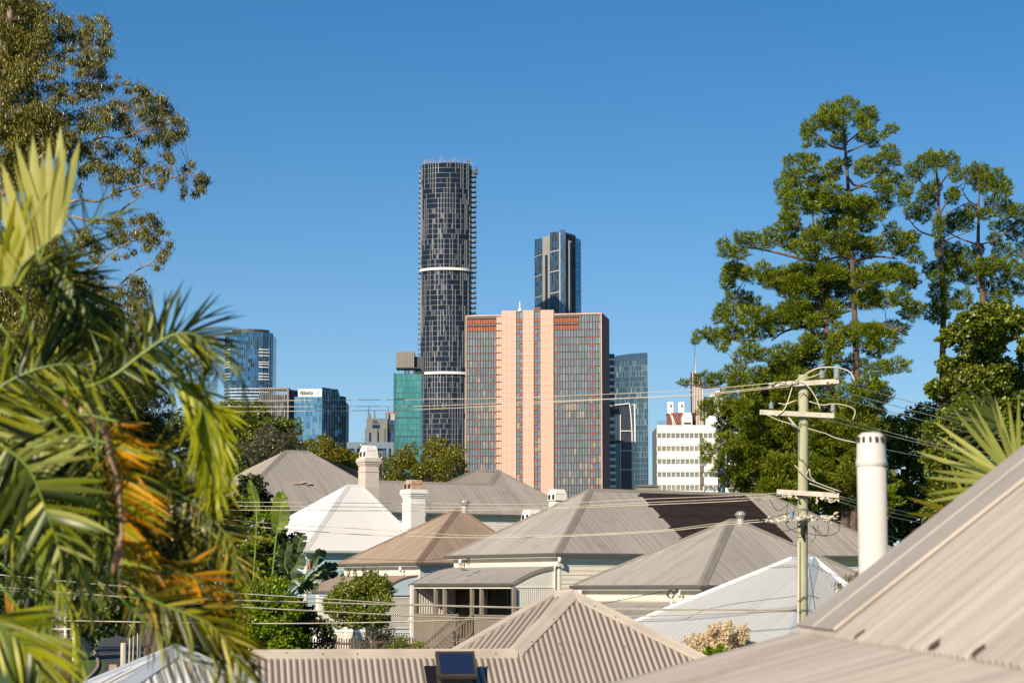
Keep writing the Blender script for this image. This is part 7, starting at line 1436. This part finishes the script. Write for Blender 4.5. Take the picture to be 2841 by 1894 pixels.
# pale back-lit frond rising at the upper left
frond(t, [(30, 800), (60, 740), (110, 690), (160, 650)], D, 'fr_pale', 22, 300, side=(-1,), ang=78, droop=-.25, wk=2.4, jit=.05, taper=False, k=0)
frond(t, [(-60, 830), (-10, 800), (40, 790)], D, 'fr_pale', 14, 300, side=(-1,), ang=75, droop=-.3, wk=2.2, jit=.06, taper=False, m2='fr_yell', k=0)
frond(t, [(60, 900), (90, 780), (140, 640), (170, 520)], D + .3, 'fr_green', 20, 150, ang=45, droop=.1, m2='fr_yell')
frond(t, [(120, 980), (170, 860), (190, 720), (260, 610), (330, 600)], D + .4, 'fr_dark', 26, 150, ang=50, droop=.3, m2='fr_green')
# dark arching frond toward the blue tower
frond(t, [(130, 1080, .3), (230, 1075), (310, 1045), (390, 985), (465, 935), (530, 925), (580, 960), (604, 1045)], D, 'fr_dark', 80, 165, ang=56, droop=.28, m2='fr_green', rs=6, wk=1.3, face=(0, -1, .4))
frond(t, [(150, 1100, .5), (280, 1060, .4), (380, 1010, .4), (480, 1000, .4), (570, 1040, .4)], D + .4, 'fr_dark', 46, 140, ang=58, droop=.1, m2='fr_green', wk=1.5)
# yellow green hanging frond
frond(t, [(420, 1060), (500, 1060), (555, 1110), (582, 1200), (595, 1300), (590, 1390)], D + .1, 'fr_yell', 46, 165, side=(1, -1), ang=40, droop=.6, m2='fr_yell', wk=1.7, face=(0.2, -1, 0))
frond(t, [(560, 1060), (600, 1180), (612, 1330)], D + .1, 'fr_yell', 26, 140, side=(-1,), ang=35, droop=.5, wk=1.1)
frond(t, [(580, 930), (640, 990), (680, 1090), (690, 1190)], D + .2, 'fr_oliv', 20, 60, ang=30, droop=.6, m2='fr_yell')
# grey green fronds in the middle left
frond(t, [(300, 1230), (200, 1210), (100, 1240), (0, 1300), (-60, 1350)], D - .3, 'fr_grey', 30, 210, side=(1, -1), ang=48, droop=.1, wk=1.9, m2='fr_green', jit=.06)
frond(t, [(330, 1170), (220, 1150), (110, 1170), (0, 1220)], D - .2, 'fr_green', 34, 200, ang=42, droop=.12, wk=1.2, m2='fr_grey', jit=.08)
frond(t, [(0, 1230), (80, 1300), (130, 1420), (170, 1540)], D - .4, 'fr_grey', 28, 210, side=(-1, 1), ang=74, droop=.05, wk=2.0, m2='fr_green', jit=.08)
frond(t, [(-20, 1360), (60, 1380), (140, 1440), (200, 1550), (230, 1680)], D - .2, 'fr_green', 28, 130, ang=35, droop=.4, m2='fr_oliv')
# orange frond
frond(t, [(270, 1130), (300, 1230), (325, 1330), (335, 1430), (340, 1540), (330, 1650)], D - .1, 'fr_oran', 58, 165, side=(-1,), ang=74, droop=.22, wk=1.6, m2='fr_yell', stem='fr_husk', rs=10, jit=.09)
frond(t, [(300, 1140), (350, 1220), (375, 1330), (380, 1450), (360, 1560)], D + .15, 'fr_oran', 40, 140, side=(-1, 1), ang=60, droop=.3, wk=1.3, m2='fr_oliv', jit=.1)
frond(t, [(275, 1140), (270, 1260), (280, 1400), (265, 1540)], D + .2, 'fr_oliv', 34, 130, ang=50, droop=.35, m2='fr_green', rs=7)
frond(t, [(230, 1200), (250, 1300), (290, 1420), (305, 1560), (290, 1700)], D + .1, 'fr_green', 30, 120, ang=35, droop=.5, stem='fr_stem', rs=8)
for a in ([(180, 1100), (195, 1140), (210, 1170)], [(225, 1130), (240, 1180), (250, 1230)], [(235, 1120), (250, 1150), (265, 1200)], [(325, 1340), (345, 1440), (342, 1500)], [(350, 1400), (335, 1500), (310, 1600)], [(480, 1620), (440, 1690), (410, 1720)], [(300, 1200), (308, 1260), (312, 1300)]):
    mb = MB(); q = smoothline([P(x, y, D - .05) for x, y in a], 4); mb.tube(q, [6 / FPX * D, 14 / FPX * D] + [12 / FPX * D] * (len(q) - 4) + [8 / FPX * D, 3 / FPX * D], 6); obj('dry_husk', mb, 'fr_husk', t, smooth=True)
# olive fronds lower centre left
frond(t, [(400, 1330), (500, 1370), (590, 1440), (650, 1520), (660, 1600)], D + .1, 'fr_oliv', 46, 130, ang=50, droop=.15, m2='fr_green', wk=1.0, jit=.08)
frond(t, [(340, 1560), (440, 1580), (540, 1600), (610, 1650)], D - .1, 'fr_oliv', 34, 130, ang=30, droop=.05, m2='fr_oran', wk=1.8)
frond(t, [(360, 1640), (460, 1680), (580, 1730), (640, 1800), (690, 1880)], D - .2, 'fr_oliv', 50, 150, ang=38, droop=.1, m2='fr_green', wk=1.7)
frond(t, [(330, 1600), (430, 1640), (540, 1680), (640, 1740)], D - .1, 'fr_oliv', 40, 140, ang=42, droop=.1, m2='fr_oran', wk=1.6)
frond(t, [(380, 1250), (470, 1260), (560, 1330), (620, 1430)], D + .2, 'fr_dark', 40, 140, ang=50, droop=.2, m2='fr_oliv', wk=1.5)
frond(t, [(330, 1400), (430, 1460), (540, 1500), (640, 1540)], D + .2, 'fr_oliv', 40, 150, ang=50, droop=.15, m2='fr_dark', wk=1.5)
frond(t, [(-40, 1100), (60, 1040), (180, 1010), (300, 1040)], D + .3, 'fr_dark', 44, 190, ang=50, droop=.1, m2='fr_green', wk=1.4)
frond(t, [(100, 700), (170, 760), (240, 850), (290, 950)], D + .4, 'fr_dark', 36, 170, ang=50, droop=.2, m2='fr_green', wk=1.4)
frond(t, [(330, 1650), (420, 1740), (520, 1820), (640, 1890)], D - .2, 'fr_oliv', 38, 120, ang=42, droop=.2, m2='fr_green')
frond(t, [(560, 1450), (640, 1540), (655, 1640), (600, 1720)], D + .1, 'fr_oliv', 26, 110, ang=45, droop=.4, m2='fr_yell')
frond(t, [(330, 1250), (420, 1300), (500, 1400), (540, 1520)], D + .3, 'fr_oliv', 40, 130, ang=52, droop=.2, m2='fr_dark')
# dark inner fronds
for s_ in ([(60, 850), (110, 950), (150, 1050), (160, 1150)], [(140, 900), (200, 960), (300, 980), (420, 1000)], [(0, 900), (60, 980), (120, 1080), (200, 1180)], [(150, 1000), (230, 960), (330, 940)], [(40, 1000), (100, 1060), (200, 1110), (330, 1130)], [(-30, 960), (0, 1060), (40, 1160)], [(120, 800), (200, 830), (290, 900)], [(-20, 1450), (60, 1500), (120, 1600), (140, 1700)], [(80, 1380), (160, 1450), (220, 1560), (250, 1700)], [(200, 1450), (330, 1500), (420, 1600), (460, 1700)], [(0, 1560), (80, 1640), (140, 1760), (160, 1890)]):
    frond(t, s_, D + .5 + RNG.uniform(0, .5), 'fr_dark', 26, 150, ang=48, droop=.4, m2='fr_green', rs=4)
frond(t, [(200, 1480), (225, 1560), (250, 1640), (255, 1730)], D - .1, 'fr_green', 8, 90, ang=15, droop=.6, stem='fr_stem', rs=13)
frond(t, [(150, 1580), (180, 1660), (215, 1760), (230, 1890)], D - .1, 'fr_yell', 14, 130, ang=18, droop=.8, wk=1.4)
frond(t, [(0, 1620), (60, 1700), (120, 1790), (150, 1890)], D - .2, 'fr_oran', 18, 120, ang=22, droop=.7, m2='fr_yell', wk=1.2)
frond(t, [(-60, 1700), (10, 1740), (80, 1810), (130, 1900)], D - .6, 'fr_grey', 30, 220, side=(1, -1), ang=35, droop=.1, wk=2.2, jit=.05, m2='fr_yell')
# fan palm behind the near roof at the right
D = 11.; hub = (2832, 1346); hp_ = P(hub[0], hub[1], D); t = thing('fan_palm', A3(hp_[0], 11.2, 0), 'blurred fan palm with radiating yellow green fingers behind the right roof edge', 'palm')
mb = MB(); mb.tube([A3(hp_[0] + .3, 11.6, 0), A3(hp_[0] + .3, 11.5, 4.5), hp_], [.08, .07, .012], 10); obj('trunk', mb, 'bark', t, smooth=True)
def fan(cx_, cy_, a0, a1, n, lpx, m, D_, wk, nm='fan_leaf', jit=.02):
    mb = MB(); o = P(cx_, cy_, D_); mb.tube([o, o + A3(.05, .1, -.12)], .012, 6); fl_ = obj(nm, mb, 'fr_stem', t)
    for i in range(n):
        a = R(a0 + (a1 - a0) * i / (n - 1)); d = nrm(A3(math.cos(a), RNG.normal() * .12 - .1, math.sin(a))); ln = lpx / FPX * D_ * (.8 + .2 * math.sin(math.pi * i / (n - 1))) * RNG.uniform(.92, 1.08); Y = nrm(np.cross(A3(0, 1, .3 * (i % 2)), d)); inst('leaflet', blademesh(int(RNG.integers(0, 2)), m), fl_, mtx(o, d * ln, Y * ln * wk, np.cross(d, Y) * ln))
fan(2832, 1346, 78, 232, 23, 290, 'fr_fan', D, .72)
fan(2700, 1440, 100, 250, 13, 210, 'fr_oliv', D + .8, .9); fan(2790, 1180, 120, 215, 12, 190, 'fr_fand', D + 1.2, .8)
